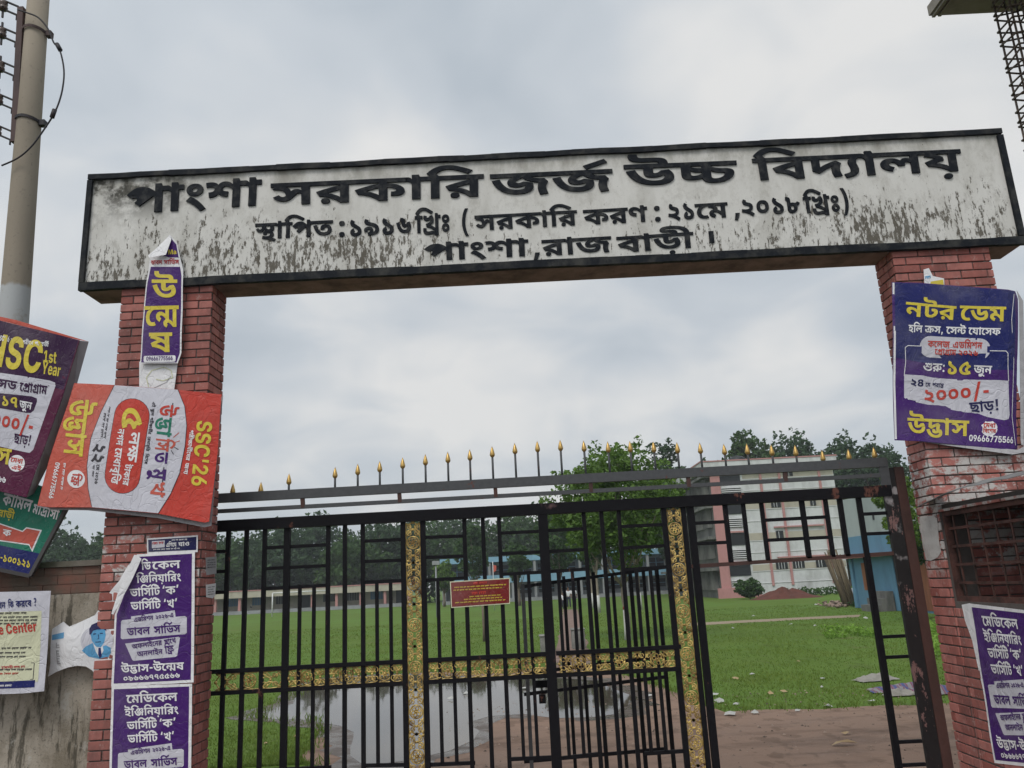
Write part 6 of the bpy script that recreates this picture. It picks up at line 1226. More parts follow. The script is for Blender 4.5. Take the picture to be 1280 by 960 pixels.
# ladder strip and post
LX = gp(1087, 720).x
stick('ladder_stile', fr, LX, GB, gp(1081, 690).z - .01, .05, .05)
for xa, ya in ((1107, 796), (1112, 821.5), (1135, 927), (1138, 956)):
    mb = MB(); mb.box(LX + .026, gp(1119, 720).x, GY - .012, GY + .012, gp(xa, ya).z - .014, gp(xa, ya).z + .014); fix_normals(mb.build('ladder_rung', M_GATE, fr))
PX0, PX1 = gp(1119, 720).x + .002, gp(1150, 720).x
zpt = gp(1115, 585).z
mb = MB(); mb.box(PX0 + .012, PX1 - .088, GY - .02, GY + .02, 0, zpt); mb.cm = 1; mb.box(PX1 - .086, PX1, GY - .03, GY + .05, 0, zpt + .005)
fix_normals(mb.build('post', [M_POST, M_POSTSIDE], fr))
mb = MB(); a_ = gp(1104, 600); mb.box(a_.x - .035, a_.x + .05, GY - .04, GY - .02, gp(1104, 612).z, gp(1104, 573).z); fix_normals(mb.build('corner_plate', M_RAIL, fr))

# ---- left leaf (two folds) and right leaf
lf = thing('gate_leaf', (gp(480, 900).x, GY, 0), 'closed left gate leaf of black bars with gold scrollwork', 'gate leaf')
rl = thing('gate_leaf', (gp(790, 900).x, GY, 0), 'right black gate leaf between the thick middle post and the open wicket', 'gate leaf')
YR = 795.0
def leaf_bars(parent, bars, low):
    for px, kind in bars:
        X = gp(px, YR).x
        if kind == 's':
            zt_ = gp(px, low[1]).z if isinstance(low[1], (int, float)) else gp(px, liney(px, low[1])).z
            stick('vertical_bar', parent, X, lowz(px), shortz(px), .030, .026)
        else: stick('vertical_bar', parent, X, GB, ztop(X) - .02, {'f': .036, 't': .055, 'c': .046}[kind], .034 if kind == 'f' else .045)
def shortz(px):
    for a, b_, seg in ((340, 420, (329, 736, 409, 731)), (455, 508, (453, 728, 505, 725.5)), (529, 590, (529, 725.5, 578, 722.5)), (630, 690, (624, 718, 674, 715)), (690, 735, (685, 714.5, 734, 711.5)), (790, 840, (779, 712, 831, 709))):
        if a <= px <= b_: return gp(px - 7, liney(px - 7, seg)).z - .008
def lowz(px):
    for a, b_, seg in ((340, 420, (329, 963, 412, 959)), (455, 508, (452, 957, 507, 956)), (529, 600, (535, 956, 594, 953.5)), (630, 690, (640, 949, 692, 946.5)), (690, 740, (704, 947.5, 750, 942)), (790, 850, (808, 942, 864, 938))):
        if a <= px <= b_: return gp(px + 8, liney(px + 8, seg)).z + .008
leaf_bars(lf, [(258, 'f'), (281, 'f'), (304.5, 'f'), (328, 'f'), (357, 't'), (374, 's'), (392, 's'), (409.5, 'f'), (431, 'f'), (454, 'f'), (471.5, 's'), (489, 's'), (506, 'c'), (531.5, 'c'), (549, 's'), (566.5, 's'), (585, 'f'), (609, 'f'), (630, 'f'), (647.5, 's'), (664.5, 's')], (0, 0))
leaf_bars(rl, [(702.5, 's'), (720.5, 's'), (740, 'f'), (763, 'f'), (785.5, 'f'), (802, 's'), (820, 's'), (844, 'c'), (869, 'c')], (0, 0))
X = gp(688.5, YR).x; stick('meeting_stile', lf, X - .012, .05, ztop(X) + .012, .088, .07, -.006)
for par, segs in ((lf, [(255, 690.5, 285, 689), (255, 715.5, 285, 714), (255, 741.6, 285, 740), (329, 685, 410, 681), (330, 711, 410, 707), (330, 736, 411, 731.5), (453, 676.5, 505, 674.3), (454, 702, 506, 700), (454, 728, 506, 725.6),
        (529, 672, 579, 670), (529, 697, 580, 695), (530, 725.5, 581, 722.6), (624, 666.5, 677, 664), (625, 692, 679, 690), (626, 718, 682, 715), (330, 963, 414, 959), (453, 957, 510, 955.8), (535, 956, 594, 953.5), (638, 949, 692, 946.5), (255, 968, 287, 967)]),
        (rl, [(683, 663.5, 729, 660.8), (685, 689.5, 731, 686.8), (686, 714.5, 733, 711.4), (774, 658.3, 833, 655.5), (776, 685.3, 834, 682), (778, 712.3, 838, 708.5), (703, 947.5, 752, 942), (806, 942, 866, 938)])):
    for seg in segs: mb = MB(); hbar(mb, *seg, .030, .024, 0.004); fix_normals(mb.build('cross_rung', M_GATE, par))
for par, x0, x1 in ((lf, 255, 508), (lf, 529, 686), (rl, 695, 851)):
    for BB in (BU, BL):
        mb = MB(); hbar(mb, x0, liney(x0, BB), x1, liney(x1, BB), .036, .03, -.012); fix_normals(mb.build('band_rail', M_GATE, par))
def band(par, xa, xb, seed): 
    m_ = lambda x: (liney(x, BU) + liney(x, BL)) / 2
    scroll_panel(gp(xa, m_(xa)), gp(xb, m_(xb)), .148, par, -.006, seed)
band(lf, 270, 353, 1); band(lf, 361, 505, 2); band(lf, 536, 683, 3); band(rl, 699, 846, 4)
def column(par, px, seed):
    X = gp(px, YR).x; scroll_panel((X, GY, ztop(X) - .03), (X, GY, .15), .136, par, -.012, seed)
column(lf, 518.7, 5); column(rl, 856.3, 6)
X = gp(877, YR).x; stick('hanging_stile', rl, X + .012, .05, ztop(X), .06, .055)
# maroon name plate wired on the bars
ps = Surf((0, GY - .035, 2), (0, -1, 0))
q = Poster('name_plate', [(562.3, 727), (637.3, 722.2), (637.6, 754.6), (564, 760)], ps, 'pale', 'small maroon metal plate with gold lines wired to the left gate leaf', 'plate', .006, 40)
q.panel([(563.6, 728.1), (636.3, 723.5), (636.5, 753.6), (565, 758.7)], 'plate')
q.fine('red', (592, 731), (609, 729.8), 3, 1); q.fine('red', (590, 743.5), (609, 742.3), 3.4, 3)
for k, (y, xl, xr) in enumerate(((735.5, 568, 634), (739, 567, 630), (747, 587, 627), (750.5, 580, 628), (754.5, 569, 632))): q.fine('yellow', (xl, y), (xr, y - (xr - xl) * .06), 1.7, k + 20)
q.done()
# ---- the wicket standing open behind the right leaf
wk = thing('wicket_leaf', (gp(740, 900).x, GY + .42, 0), 'narrow wicket leaf swung open behind the right gate leaf', 'gate leaf')
for px, w, hi in ((656.5, .035, 730), (709, .03, 720), (727.5, .03, 722), (747, .036, 715), (771, .03, 718), (794, .036, 712), (811, .03, 714), (828, .036, 710)):
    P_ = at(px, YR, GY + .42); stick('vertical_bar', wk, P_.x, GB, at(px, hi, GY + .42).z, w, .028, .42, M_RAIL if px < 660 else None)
for y0, y1 in ((733, 709), (842, 820), (868, 846), (952, 936)):
    mb = MB(); mb.bar(at(655, y0, GY + .42), at(832, y1, GY + .42), .03, .022); fix_normals(mb.build('cross_rail', M_GATE, wk))
mb = MB(); P_ = at(676, 855, GY + .1); mb.box(P_.x - .06, P_.x + .08, GY + .08, GY + .12, P_.z - .03, P_.z + .03); P2 = at(678, 873, GY + .1); mb.box(P2.x - .03, P2.x + .03, GY + .08, GY + .13, P2.z - .04, P2.z + .035); mb.box(P2.x - .006, P2.x + .006, GY + .09, GY + .11, P2.z, P_.z)
fix_normals(mb.build('slide_bolt', M_GATE, lf))

# ------------------------------------------------------------------ utility pole
POY = 7.25
cA, cB = at(48, 0, POY), at(18.5, 380, POY)
ax_ = (cA - cB).normalized()
topP = cB + ax_ * 4.2; botP = cB + ax_ * (-cB.z / ax_.z)
po = thing('utility_pole', botP, 'concrete utility pole with insulator rack and looped cable at the left edge', 'pole')
t = NT('pole_concrete')
n = t.noise(3, 5, .6, (1, 1, .25)); z = t.xyz()[2]; n2 = t.noise(26, 4)
c = t.mix(n, (.20, .17, .135), (.33, .285, .225)); c = t.mix(t.math('MULTIPLY', t.ramp(n2, (.6, 0), (.72, 1)), .4), c, (.12, .10, .08))
zw = at(20, 352, POY).z
wm = t.math('MULTIPLY', t.math('SUBTRACT', zw, t.math('ADD', z, t.math('MULTIPLY', t.noise(9, 3), .10))), 30, True)
c = t.mix(t.math('MULTIPLY', wm, t.ramp(t.noise(7, 5, .7), (.30, .3), (.42, 1))), c, (.40, .41, .41))
t.bump(n2, .3, .006); M_POLE = t.out(c, .9, 0, .15)
mb = MB(); mb.tube([botP, cB, cB.lerp(topP, .5), topP], [.15, .1275, .1125, .098], 28); mb.build('shaft', M_POLE, po, True)
M_DSTEEL = dirty('dark_steel', (.022, .020, .024), (.06, .035, .03), .35, 8, (1, 1, 1), .6, .2)
M_CHAN = dirty('red_oxide', (.075, .045, .042), (.03, .025, .025), .4, 5, (1, 1, .4), .7, .2)
ra, rb_ = at(27, 10, POY - .06), at(18.5, 178, POY - .06)
mb = MB(); mb.bar(ra, rb_, .062, .05); rack = fix_normals(mb.build('insulator_rack', M_CHAN, po))
for y, k in ((14, 0), (48, 1), (90, 2), (131, 3), (170, 4)):
    mb = MB(); x0 = 24 - (y - 14) * .052
    for d0 in (-6.5, 7.5):
        mb.bar(at(x0, y + d0 * .8, POY - .06), at(x0 - 40, y + d0 * .8 - 17, POY - .10), .012, .03)
    mb.bar(at(x0 - 19, y - 20, POY - .08), at(x0 - 21, y + 8, POY - .08), .016, .016)
    mb.tube([at(x0 - 3, y + 6, POY - .06), at(x0 - 3.5, y + 11, POY - .06)], .009, 6)
    fix_normals(mb.build('bracket', M_DSTEEL, po))
    mb = MB(); c0 = at(x0 - 20, y - 6.5, POY - .08); d_ = (at(x0 - 20, y - 12, POY - .08) - c0).normalized() * .05
    mb.tube([c0 - d_ * 1.1, c0 - d_ * .9, c0 - d_ * .35, c0, c0 + d_ * .35, c0 + d_ * .9, c0 + d_ * 1.1], [.025, .042, .045, .026, .045, .042, .025], 12); mb.build('insulator', plain('insulator_glaze', (.10, .07, .055), .3, .2), po, True)
    mb = MB(); a_ = at(x0 - 20, y - 6, POY - .12); mb.tube([a_, a_ + Vector((-.3, .1, .03)), a_ + Vector((-1.6, .5, -.05)), a_ + Vector((-5, 2.0, -.1))], .008, 6); mb.build('cable', M_DSTEEL, po, True)
for y, yr_ in ((41, 51), (152, 162)):
    mb = MB(); cpx = 48 - y * .0777; c_ = at(cpx, y, POY); rr_ = .125
    pts = [c_ + Vector((rr_ * cos(a), -rr_ * sin(a), (-.03 if a < 1.57 else .0) * (1 - a / 1.57) if a < 1.57 else 0)) for a in [i * pi / 12 for i in range(13)]]
    for u, v in zip(pts, pts[1:]): mb.bar(u, v, .03, .006, (u + v) / 2 - c_)
    mb.box(pts[0].x - .005, pts[0].x + .05, POY - .03, POY + .03, pts[0].z - .03, pts[0].z + .03)
    fix_normals(mb.build('clamp', M_CHAN if y < 100 else M_DSTEEL, po))
lp = [(22, 12), (34, 16), (48, 22), (60, 36), (67, 53), (73.5, 60), (78, 75), (80, 92), (78, 112), (73, 130), (66, 145), (55, 162), (42, 180), (30, 192), (18, 200), (2, 207)]
def smooth(pts, n=4):
    out = []
    for i in range(len(pts) - 1):
        p0, p1, p2, p3 = pts[max(i - 1, 0)], pts[i], pts[i + 1], pts[min(i + 2, len(pts) - 1)]
        for k in range(n):
            u = k / n
            out.append(tuple(.5 * (2 * b + (c_ - a) * u + (2 * a - 5 * b + 4 * c_ - d) * u * u + (3 * b - a - 3 * c_ + d) * u ** 3) for a, b, c_, d in zip(p0, p1, p2, p3)))
    return out + [pts[-1]]
mb = MB(); mb.tube([at(x, y, POY - .165) for x, y in smooth(lp)], .0085, 7)
for a_, b_ in (((71, 55), (75.5, 63)), ((68.5, 137), (65, 147))): mb.tube([at(*a_, POY - .165), at(*b_, POY - .165)], .023, 7)
mb.build('cable_loop', M_DSTEEL, po, True)

# ------------------------------------------------------------------ unfinished building at the top right corner
UY = 9.0
ub = thing('unfinished_building', (8.2, UY, 0), 'unfinished concrete roof slab with bare reinforcement columns at the top right corner', 'building')
M_CONC = dirty('raw_concrete', (.26, .235, .205), (.12, .10, .085), .4, 2.5, (1, 1, 1), .9, .3)
cn = at(1161, 20, UY)
mb = MB(); mb.box(cn.x, cn.x + 4.5, 5.4, UY, cn.z, cn.z + .14); mb.box(cn.x + .12, cn.x + 4.4, 5.5, UY - .05, cn.z + .14, cn.z + .22); fix_normals(mb.build('roof_slab', M_CONC, ub))
mb = MB(); mb.box(cn.x + .03, cn.x + .07, 5.4, UY - .01, cn.z - .035, cn.z - .001); mb.box(cn.x + .11, cn.x + .15, 5.4, UY - .01, cn.z - .025, cn.z - .001); fix_normals(mb.build('drip_moulding', M_CONC, ub))
M_BAR = dirty('rebar_steel', (.12, .085, .065), (.05, .04, .035), .45, 12, (1, 1, 1), .7, .2)
def cage(cx_, cy_):
    h_ = .14
    mb = MB()
    for sx in (-1, 0, 1):
        for sy in (-1, 1): mb.tube([(cx_ + sx * h_, cy_ + sy * h_, 0.0), (cx_ + sx * h_, cy_ + sy * h_, cn.z + .0)], .013, 6)
    rods = mb.build('rebar_rods', M_BAR, ub, True)
    mb = MB(); z = 3.6; k = 0
    while z < cn.z:
        e_ = h_ + .02; cs = [(cx_ - e_, cy_ - e_), (cx_ + e_, cy_ - e_), (cx_ + e_, cy_ + e_), (cx_ - e_, cy_ + e_)]; tz = .03 * sin(k * 2.1)
        for i in range(4):
            a_, b_ = cs[i], cs[(i + 1) % 4]; mb.tube([(a_[0], a_[1], z + (tz if i % 2 else -tz)), (b_[0], b_[1], z + (-tz if i % 2 else tz))], .0125, 5)
        z += .105 if k % 3 else .17; k += 1
    mb.build('rebar_ties', M_BAR, rods, True)
ccx = at(1258, 30, UY - .35).x
cage(ccx + .14, UY - .35); cage(ccx + 2.6, UY - .4)
mb = MB(); mb.box(ccx + .9, ccx + 3.3, UY - .3, UY - .05, 0, cn.z - .01); fix_normals(mb.build('wall', M_CONC, ub))

# ------------------------------------------------------------------ trees
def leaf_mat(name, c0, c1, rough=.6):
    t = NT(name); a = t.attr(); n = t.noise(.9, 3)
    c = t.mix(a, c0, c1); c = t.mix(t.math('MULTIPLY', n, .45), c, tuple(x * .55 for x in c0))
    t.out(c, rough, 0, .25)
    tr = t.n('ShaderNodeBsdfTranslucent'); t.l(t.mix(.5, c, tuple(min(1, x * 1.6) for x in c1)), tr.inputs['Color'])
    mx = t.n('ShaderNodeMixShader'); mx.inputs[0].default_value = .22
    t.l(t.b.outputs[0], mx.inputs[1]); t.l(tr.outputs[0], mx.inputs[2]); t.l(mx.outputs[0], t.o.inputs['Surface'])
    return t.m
L_DARK = leaf_mat('leaf_dark', (.022, .052, .022), (.058, .108, .042))
L_MID = leaf_mat('leaf_mid', (.022, .056, .014), (.062, .125, .028))
L_FRESH = leaf_mat('leaf_fresh', (.048, .105, .015), (.135, .23, .04))
L_LIME = leaf_mat('leaf_lime', (.06, .12, .012), (.16, .26, .035))
L_WEED = leaf_mat('leaf_weed', (.11, .22, .025), (.24, .40, .06))
M_BARK = dirty('bark', (.16, .125, .095), (.06, .05, .04), .45, 4, (1, 1, .3), .95, .6)
M_BARKP = dirty('pale_bark', (.27, .23, .18), (.10, .085, .065), .45, 4, (1, 1, .3), .95, .5)
M_LIMEW = dirty('limewash', (.55, .54, .52), (.22, .19, .16), .4, 6, (1, 1, .4), .9, .3)
def leaves(mb, c, rad, n, size, rnd, squash=.8):
    for _ in range(n):
        while True:
            v = Vector((rnd.uniform(-1, 1), rnd.uniform(-1, 1), rnd.uniform(-1, 1)))
            if .12 < v.length < 1: break
        r_ = v.length ** .45; v = v.normalized() * r_
        p = c + Vector((v.x * rad, v.y * rad, v.z * rad * squash))
        d = Vector((rnd.gauss(0, 1), rnd.gauss(0, 1), rnd.gauss(0, .7) - .35)).normalized()
        u = d.cross(Vector((rnd.gauss(0, 1), rnd.gauss(0, 1), rnd.gauss(0, 1)))).normalized()
        s = size * rnd.uniform(.6, 1.3)
        k = d.cross(u) * (s * .13)
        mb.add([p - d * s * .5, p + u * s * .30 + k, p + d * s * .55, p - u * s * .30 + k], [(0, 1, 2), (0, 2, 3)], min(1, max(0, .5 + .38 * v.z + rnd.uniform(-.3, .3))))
def tree(name, base, H, Wd, cb, lm, label, seed, nclump=34, per=70, leaf=.42, trunk=.18, group=None, bark=None, D=None, lean=0.0, top=None, clump=(.17, .27), flat=1.0, cat='tree', lime=0.0):
    """base point, height, crown width, height of the crown's underside"""
    rnd = random.Random(seed); base = Vector(base)
    th = thing(name, base, label, cat, group)
    ch = H - cb; ctr = base + Vector((lean, 0, cb + ch * .5)); D = D or Wd
    cl = []
    for k in range(nclump):
        while True:
            v = Vector((rnd.uniform(-1, 1), rnd.uniform(-1, 1), rnd.uniform(-1, 1)))
            if .25 < v.length < 1: break
        v = v.normalized() * (v.length ** .5) * rnd.uniform(.72, 1.02)
        wz_ = 1.0 - .32 * max(0, v.z) if top is None else top(v.z)
        rad = (Wd * .5) * rnd.uniform(*clump) * 1.5
        cl.append((ctr + Vector((v.x * (Wd * .5 - rad * .6) * wz_, v.y * (D * .5 - rad * .6) * wz_, v.z * (ch * .5 - rad * .45))), rad))
    mb = MB()
    for c, r_ in cl: leaves(mb, c, r_, int(per * rnd.uniform(.7, 1.3)), leaf, rnd, .75 * flat)
    # stray sprigs roughen the outline
    for k in range(nclump // 2):
        c, r_ = rnd.choice(cl); o_ = (c - ctr); o_ = o_.normalized() if o_.length > .01 else Vector((0, 0, 1))
        leaves(mb, c + o_ * r_ * rnd.uniform(.8, 1.15), r_ * .35, per // 6, leaf * .9, rnd)
    tm = MB(); fork = base + Vector((lean * .5, 0, cb * .85))
    wig = [base, base.lerp(fork, .35) + Vector((rnd.uniform(-.06, .06) * Wd * .3, 0, 0)), base.lerp(fork, .7) + Vector((rnd.uniform(-.05, .05) * Wd * .3, 0, 0)), fork, ctr + Vector((0, 0, ch * .12))]
    tm.cm = 0; tm.tube(wig, [trunk * 1.25, trunk, trunk * .9, trunk * .8, trunk * .3], 9)
    for c, r_ in rnd.sample(cl, min(len(cl), 11)):
        a = wig[2].lerp(wig[3], rnd.uniform(.4, 1)); m_ = a.lerp(c, .5) + Vector((0, 0, -.06 * ch + rnd.uniform(-.1, .1)))
        tm.tube([a, m_, c], [trunk * .42, trunk * .28, trunk * .08], 6)
    tm.build('trunk', bark or M_BARK, th, True)
    mb.build('crown', lm, th)
    return th
def hz(px): return 729.0 - .0500 * (px - 652.4)
def tz(px, ytop, Y): return at(px, ytop, Y).z
# dark wood behind the long school block and the blue building
back = [  # px, y of the top, distance, width in px, leaf colour
    (60, 652, 108, 120, L_DARK), (125, 664, 112, 80, L_MID), (250, 668, 120, 120, L_DARK), (305, 664, 118, 90, L_MID), (352, 651, 116, 100, L_DARK), (398, 641, 122, 90, L_DARK), (440, 661, 114, 90, L_MID), (483, 645, 118, 100, L_DARK),
    (531, 634, 122, 95, L_MID), (575, 640, 130, 95, L_DARK), (618, 648, 128, 95, L_DARK), (655, 634, 126, 90, L_MID), (700, 632, 128, 100, L_DARK), (760, 630, 132, 110, L_DARK), (830, 640, 130, 110, L_DARK)]
blab = ['dark tree behind the cement wall at the far left of the photo', 'smaller leafy tree just right of the tree over the cement wall', 'dark tree beside the left pillar, left end of the far tree row', 'lighter tree at the left end of the far tree row',
        'dark rounded tree over the left part of the long school block', 'tallest dark tree over the middle of the long school block', 'low pale tree in the dip of the far tree row', 'dark broad tree over the right part of the long school block',
        'tall green tree behind the first gold gate column', 'dark tree over the left end of the blue building', 'dark tree over the middle of the blue building, behind the name plate', 'green tree behind the roof of the blue building, left of the thick gate post',
        'dark tree behind the blue building, right of the thick gate post', 'dark tree far behind the big roadside tree', 'dark tree far behind, hidden between the big tree and the white building']
for k, (px, yt, Y, wpx, lm) in enumerate(back):
    g0 = at(px, hz(px), Y); zt_ = tz(px, yt, Y)
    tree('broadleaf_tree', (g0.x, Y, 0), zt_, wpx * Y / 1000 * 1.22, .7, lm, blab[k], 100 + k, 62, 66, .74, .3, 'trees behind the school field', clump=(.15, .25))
right = [(955, 530, 92, 72, L_MID), (905, 566, 100, 60, L_DARK), (1010, 538, 96, 90, L_DARK), (1062, 541, 94, 90, L_DARK), (1115, 552, 90, 90, L_DARK)]
rlab = ['bright leafy tree standing above the roof of the white building', 'dark tree peeping over the left end of the white roof', 'dark rounded tree above the right end of the white roof', 'dark tree right of the white building', 'dark tree behind the gate post beside the right pillar']
for k, (px, yt, Y, wpx, lm) in enumerate(right):
    g0 = at(px, hz(px), Y); zt_ = tz(px, yt, Y)
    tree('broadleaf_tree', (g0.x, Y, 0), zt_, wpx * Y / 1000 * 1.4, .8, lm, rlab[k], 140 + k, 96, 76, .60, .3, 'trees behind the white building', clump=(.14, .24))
g0 = at(843, hz(843), 84); tree('tall_tree', (g0.x, 84, 0), tz(843, 536, 84), 6.8, 3.5, L_DARK, 'tall dark dome shaped tree between the big roadside tree and the white building', 171, 60, 80, .5, .3, None, clump=(.14, .22))
for px, yt, Y, wpx, lm, lb, sd_ in ((592, 655, 84, 44, L_MID, 'small green tree in front of the blue building, behind the name plate', 181), (648, 676, 80, 34, L_MID, 'small rounded tree in front of the blue building left of the thick gate post', 182), (700, 628, 70, 60, L_MID, 'mid sized tree by the path in front of the blue building', 183),
                                  (555, 700, 92, 26, L_FRESH, 'low green shrub tree beside the left end of the blue building', 184)):
    g0 = at(px, hz(px), Y); tree('small_tree', (g0.x, Y, 0), tz(px, yt, Y), wpx * Y / 1000 * 1.1, tz(px, yt, Y) * .32, lm, lb, sd_, 30, 60, .42, .14, clump=(.18, .3))
# the big roadside tree with a limewashed foot
bt = ground(785, 800)
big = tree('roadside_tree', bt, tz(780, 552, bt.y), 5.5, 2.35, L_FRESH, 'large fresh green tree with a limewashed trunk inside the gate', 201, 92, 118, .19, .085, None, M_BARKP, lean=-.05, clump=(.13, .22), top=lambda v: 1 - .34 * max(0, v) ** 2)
mb = MB(); mb.tube([bt, bt + Vector((0, 0, .45)), bt + Vector((0, 0, 1.02))], [.125, .105, .098], 12); lw = mb.build('limewash_band', M_LIMEW, big, True)
mb = MB(); mb.tube([bt + Vector((0, 0, 1.022)), bt + Vector((0, 0, 1.13))], [.099, .097], 12); mb.build('red_band', plain('red_oxide_band', (.22, .03, .025), .8), big, True)
for px, py, yt, wpx, lb in ((748, 766, 650, 40, 'slender tree with a limewashed foot right of the path'), (741, 760, 672, 30, 'thin young tree at the far end of the path'), (800, 762, 640, 50, 'slim tree behind the big roadside tree')):
    b_ = ground(px, py); t_ = tree('slender_tree', b_, tz(px, yt, b_.y), wpx * b_.y / 1000, tz(px, yt, b_.y) * .5, L_MID, lb, px, 22, 60, .34, .12, 'limewashed trees along the path', M_BARKP, clump=(.2, .32))
    mb = MB(); mb.tube([b_, b_ + Vector((0, 0, 1.1))], [.175, .15], 10); mb.build('limewash_band', M_LIMEW, t_, True)
g0 = at(1136, hz(1136), 30); tree('lime_green_tree', (g0.x, 30, 0), tz(1136, 585, 30), 1.9, 2.6, L_LIME, 'bright lime green tree between the rusty gate post and the right pillar', 211, 30, 110, .15, .07, clump=(.2, .32))
g0 = at(1160, hz(1160), 30); tree('lime_green_tree', (g0.x + .6, 31, 0), tz(1150, 640, 31), 1.8, 1.8, L_MID, 'mid green tree hanging over the blue shed behind the right pillar', 212, 24, 90, .16, .06, clump=(.2, .32))
b_ = ground(938, 749); tree('bush', b_, tz(938, 722, b_.y), 2.3, .1, L_MID, 'rounded green bush in front of the white building corner', 221, 26, 70, .26, .05, cat='bush', clump=(.2, .34))
def shrub_row(name, label, pts, h, lm, seed, leaf=.2, n=26):
    rnd = random.Random(seed); mb = MB(); c0 = ground(*pts[0])
    for px, py in pts:
        p = ground(px, py)
        leaves(mb, p + Vector((0, 0, h * .45)), h * rnd.uniform(.55, .9), n, leaf, rnd, .7)
    return mb.build(name, lm, None, label=label, cat='plants', kind='stuff')
shrub_row('weed_bank', 'rank green weeds along the foot of the white building', [(x, 744.5 - (x - 985) * .06 + (x % 7) * .4) for x in range(978, 1062, 5)], .62, L_MID, 5, .26, 40)
shrub_row('weed_patch', 'bright leafy weeds on the grass beside the ladder strip', [(1030 + (k * 37) % 65, 788 + (k * 17) % 11) for k in range(26)], .22, L_WEED, 6, .10, 30)
shrub_row('weed_patch', 'leafy weeds growing against the foot of the right pillar', [(1158 + (k * 23) % 22, 782 + (k * 29) % 42) for k in range(26)], .30, L_WEED, 7, .12, 26)
shrub_row('weed_patch', 'weeds around the sacks in front of the blue shed', [(1056 + (k * 13) % 30, 752 + (k * 7) % 8) for k in range(14)], .34, L_MID, 8, .14, 26)

# ------------------------------------------------------------------ buildings across the field
M_DARK = plain('dark_opening', (.012, .014, .017), .5, .3)
M_CREAM = dirty('cream_wall', (.40, .37, .30), (.20, .18, .15), .38, .6, (1, 1, .5), .9)
M_PINK = dirty('pink_paint', (.42, .215, .205), (.26, .14, .13), .35, 1.2, (1, 1, .5), .85)
M_WGREY = dirty('whitewashed_wall', (.54, .55, .55), (.28, .28, .27), .40, .8, (1, 1, .4), .9)
M_LINE = plain('white_line', (.62, .62, .62), .8)
M_BLUEB = dirty('blue_band', (.20, .36, .48), (.12, .20, .26), .35, .8, (1, 1, .5), .85)
M_GREYB = dirty('grey_wall', (.27, .28, .29), (.14, .14, .14), .4, .6, (1, 1, .5), .9)
def boxpart(name, m, parent, *bx):
    mb = MB()
    for q in bx: mb.box(*q)
    return fix_normals(mb.build(name, m, parent))
# long single storey school block on the left
Y0 = 104.0; xl, xr = at(150, 755, Y0).x, at(512, 740, Y0).x; zr = at(400, 734, Y0).z
sb = thing('school_block', ((xl + xr) / 2, Y0, 0), 'long low cream school block with pink pillars at the far left of the field', 'building')
boxpart('wall', M_CREAM, sb, (xl, xr, Y0 + 2.4, Y0 + 2.7, 0, zr - .2), (xl, xl + .3, Y0, Y0 + 2.4, 0, zr - .2), (xr - .3, xr, Y0, Y0 + 2.4, 0, zr - .2))
boxpart('plinth', M_GREYB, sb, (xl - .2, xr + .2, Y0 - .5, Y0 + 2.6, 0, .42))
rf = boxpart('roof', M_CREAM, sb, (xl - .4, xr + .4, Y0 - .7, Y0 + 8, zr - .85, zr - .07))
boxpart('roof_edge', M_PINK, rf, (xl - .45, xr + .45, Y0 - .76, Y0 + 8, zr - .065, zr + .06))
n_ = int((xr - xl) / 2.9)
for k in range(n_ + 1):
    X = xl + (xr - xl) * k / n_; boxpart('pillar', M_PINK, sb, (X - .16, X + .16, Y0 - .42, Y0 - .1, .425, zr - .86))
M_BWIN = plain('blue_shutter', (.07, .17, .30), .6)
for k in range(n_):
    X = xl + (xr - xl) * (k + .5) / n_
    if k % 4 == 3: boxpart('door', plain('brown_door', (.07, .045, .035), .7) if k == 3 else M_DARK, sb, (X - .55, X + .55, Y0 + 2.33, Y0 + 2.39, .425, 2.3))
    else:
        w = boxpart('window', M_BWIN if k < 5 or k % 5 == 0 else M_DARK, sb, (X - .8, X + .8, Y0 + 2.33, Y0 + 2.39, 1.0, 2.25))
        boxpart('window_bars', M_GREYB, w, *[(X - .8 + .32 * j - .02, X - .8 + .32 * j + .02, Y0 + 2.30, Y0 + 2.325, 1.0, 2.25) for j in range(6)])
# blue two storey building in the middle
Y1 = 100.0; xl, xr = at(553, 740, Y1).x, at(872, 730, Y1).x; z1 = at(600, 697, Y1).z; zm = at(600, 729, Y1).z
bb_ = thing('blue_building', ((xl + xr) / 2, Y1, 0), 'two storey building with light blue verandah bands at the end of the path', 'building')
boxpart('wall', M_GREYB, bb_, (xl, xr, Y1 + 2.2, Y1 + 2.5, 0, z1 - .6), (xl, xl + .25, Y1, Y1 + 2.2, 0, z1 - .6), (xr - .25, xr, Y1, Y1 + 2.2, 0, z1 - .6))
boxpart('plinth', M_GREYB, bb_, (xl, xr, Y1 - .6, Y1 + 2.1, 0, .40))
boxpart('parapet', M_BLUEB, bb_, (xl - .2, xr + .2, Y1 - .3, Y1 + 9, z1 - .62, z1))
boxpart('verandah_floor', M_BLUEB, bb_, (xl + .01, xr - .01, Y1 - .25, Y1 + 2.15, zm - .1, zm + .85))
n_ = 11
for k in range(n_ + 1):
    X = xl + .3 + (xr - xl - .6) * k / n_
    for a_, b_ in ((.405, zm - .11), (zm + .86, z1 - .63)): boxpart('column', M_GREYB, bb_, (X - .15, X + .15, Y1 - .2, Y1 + .1, a_, b_))
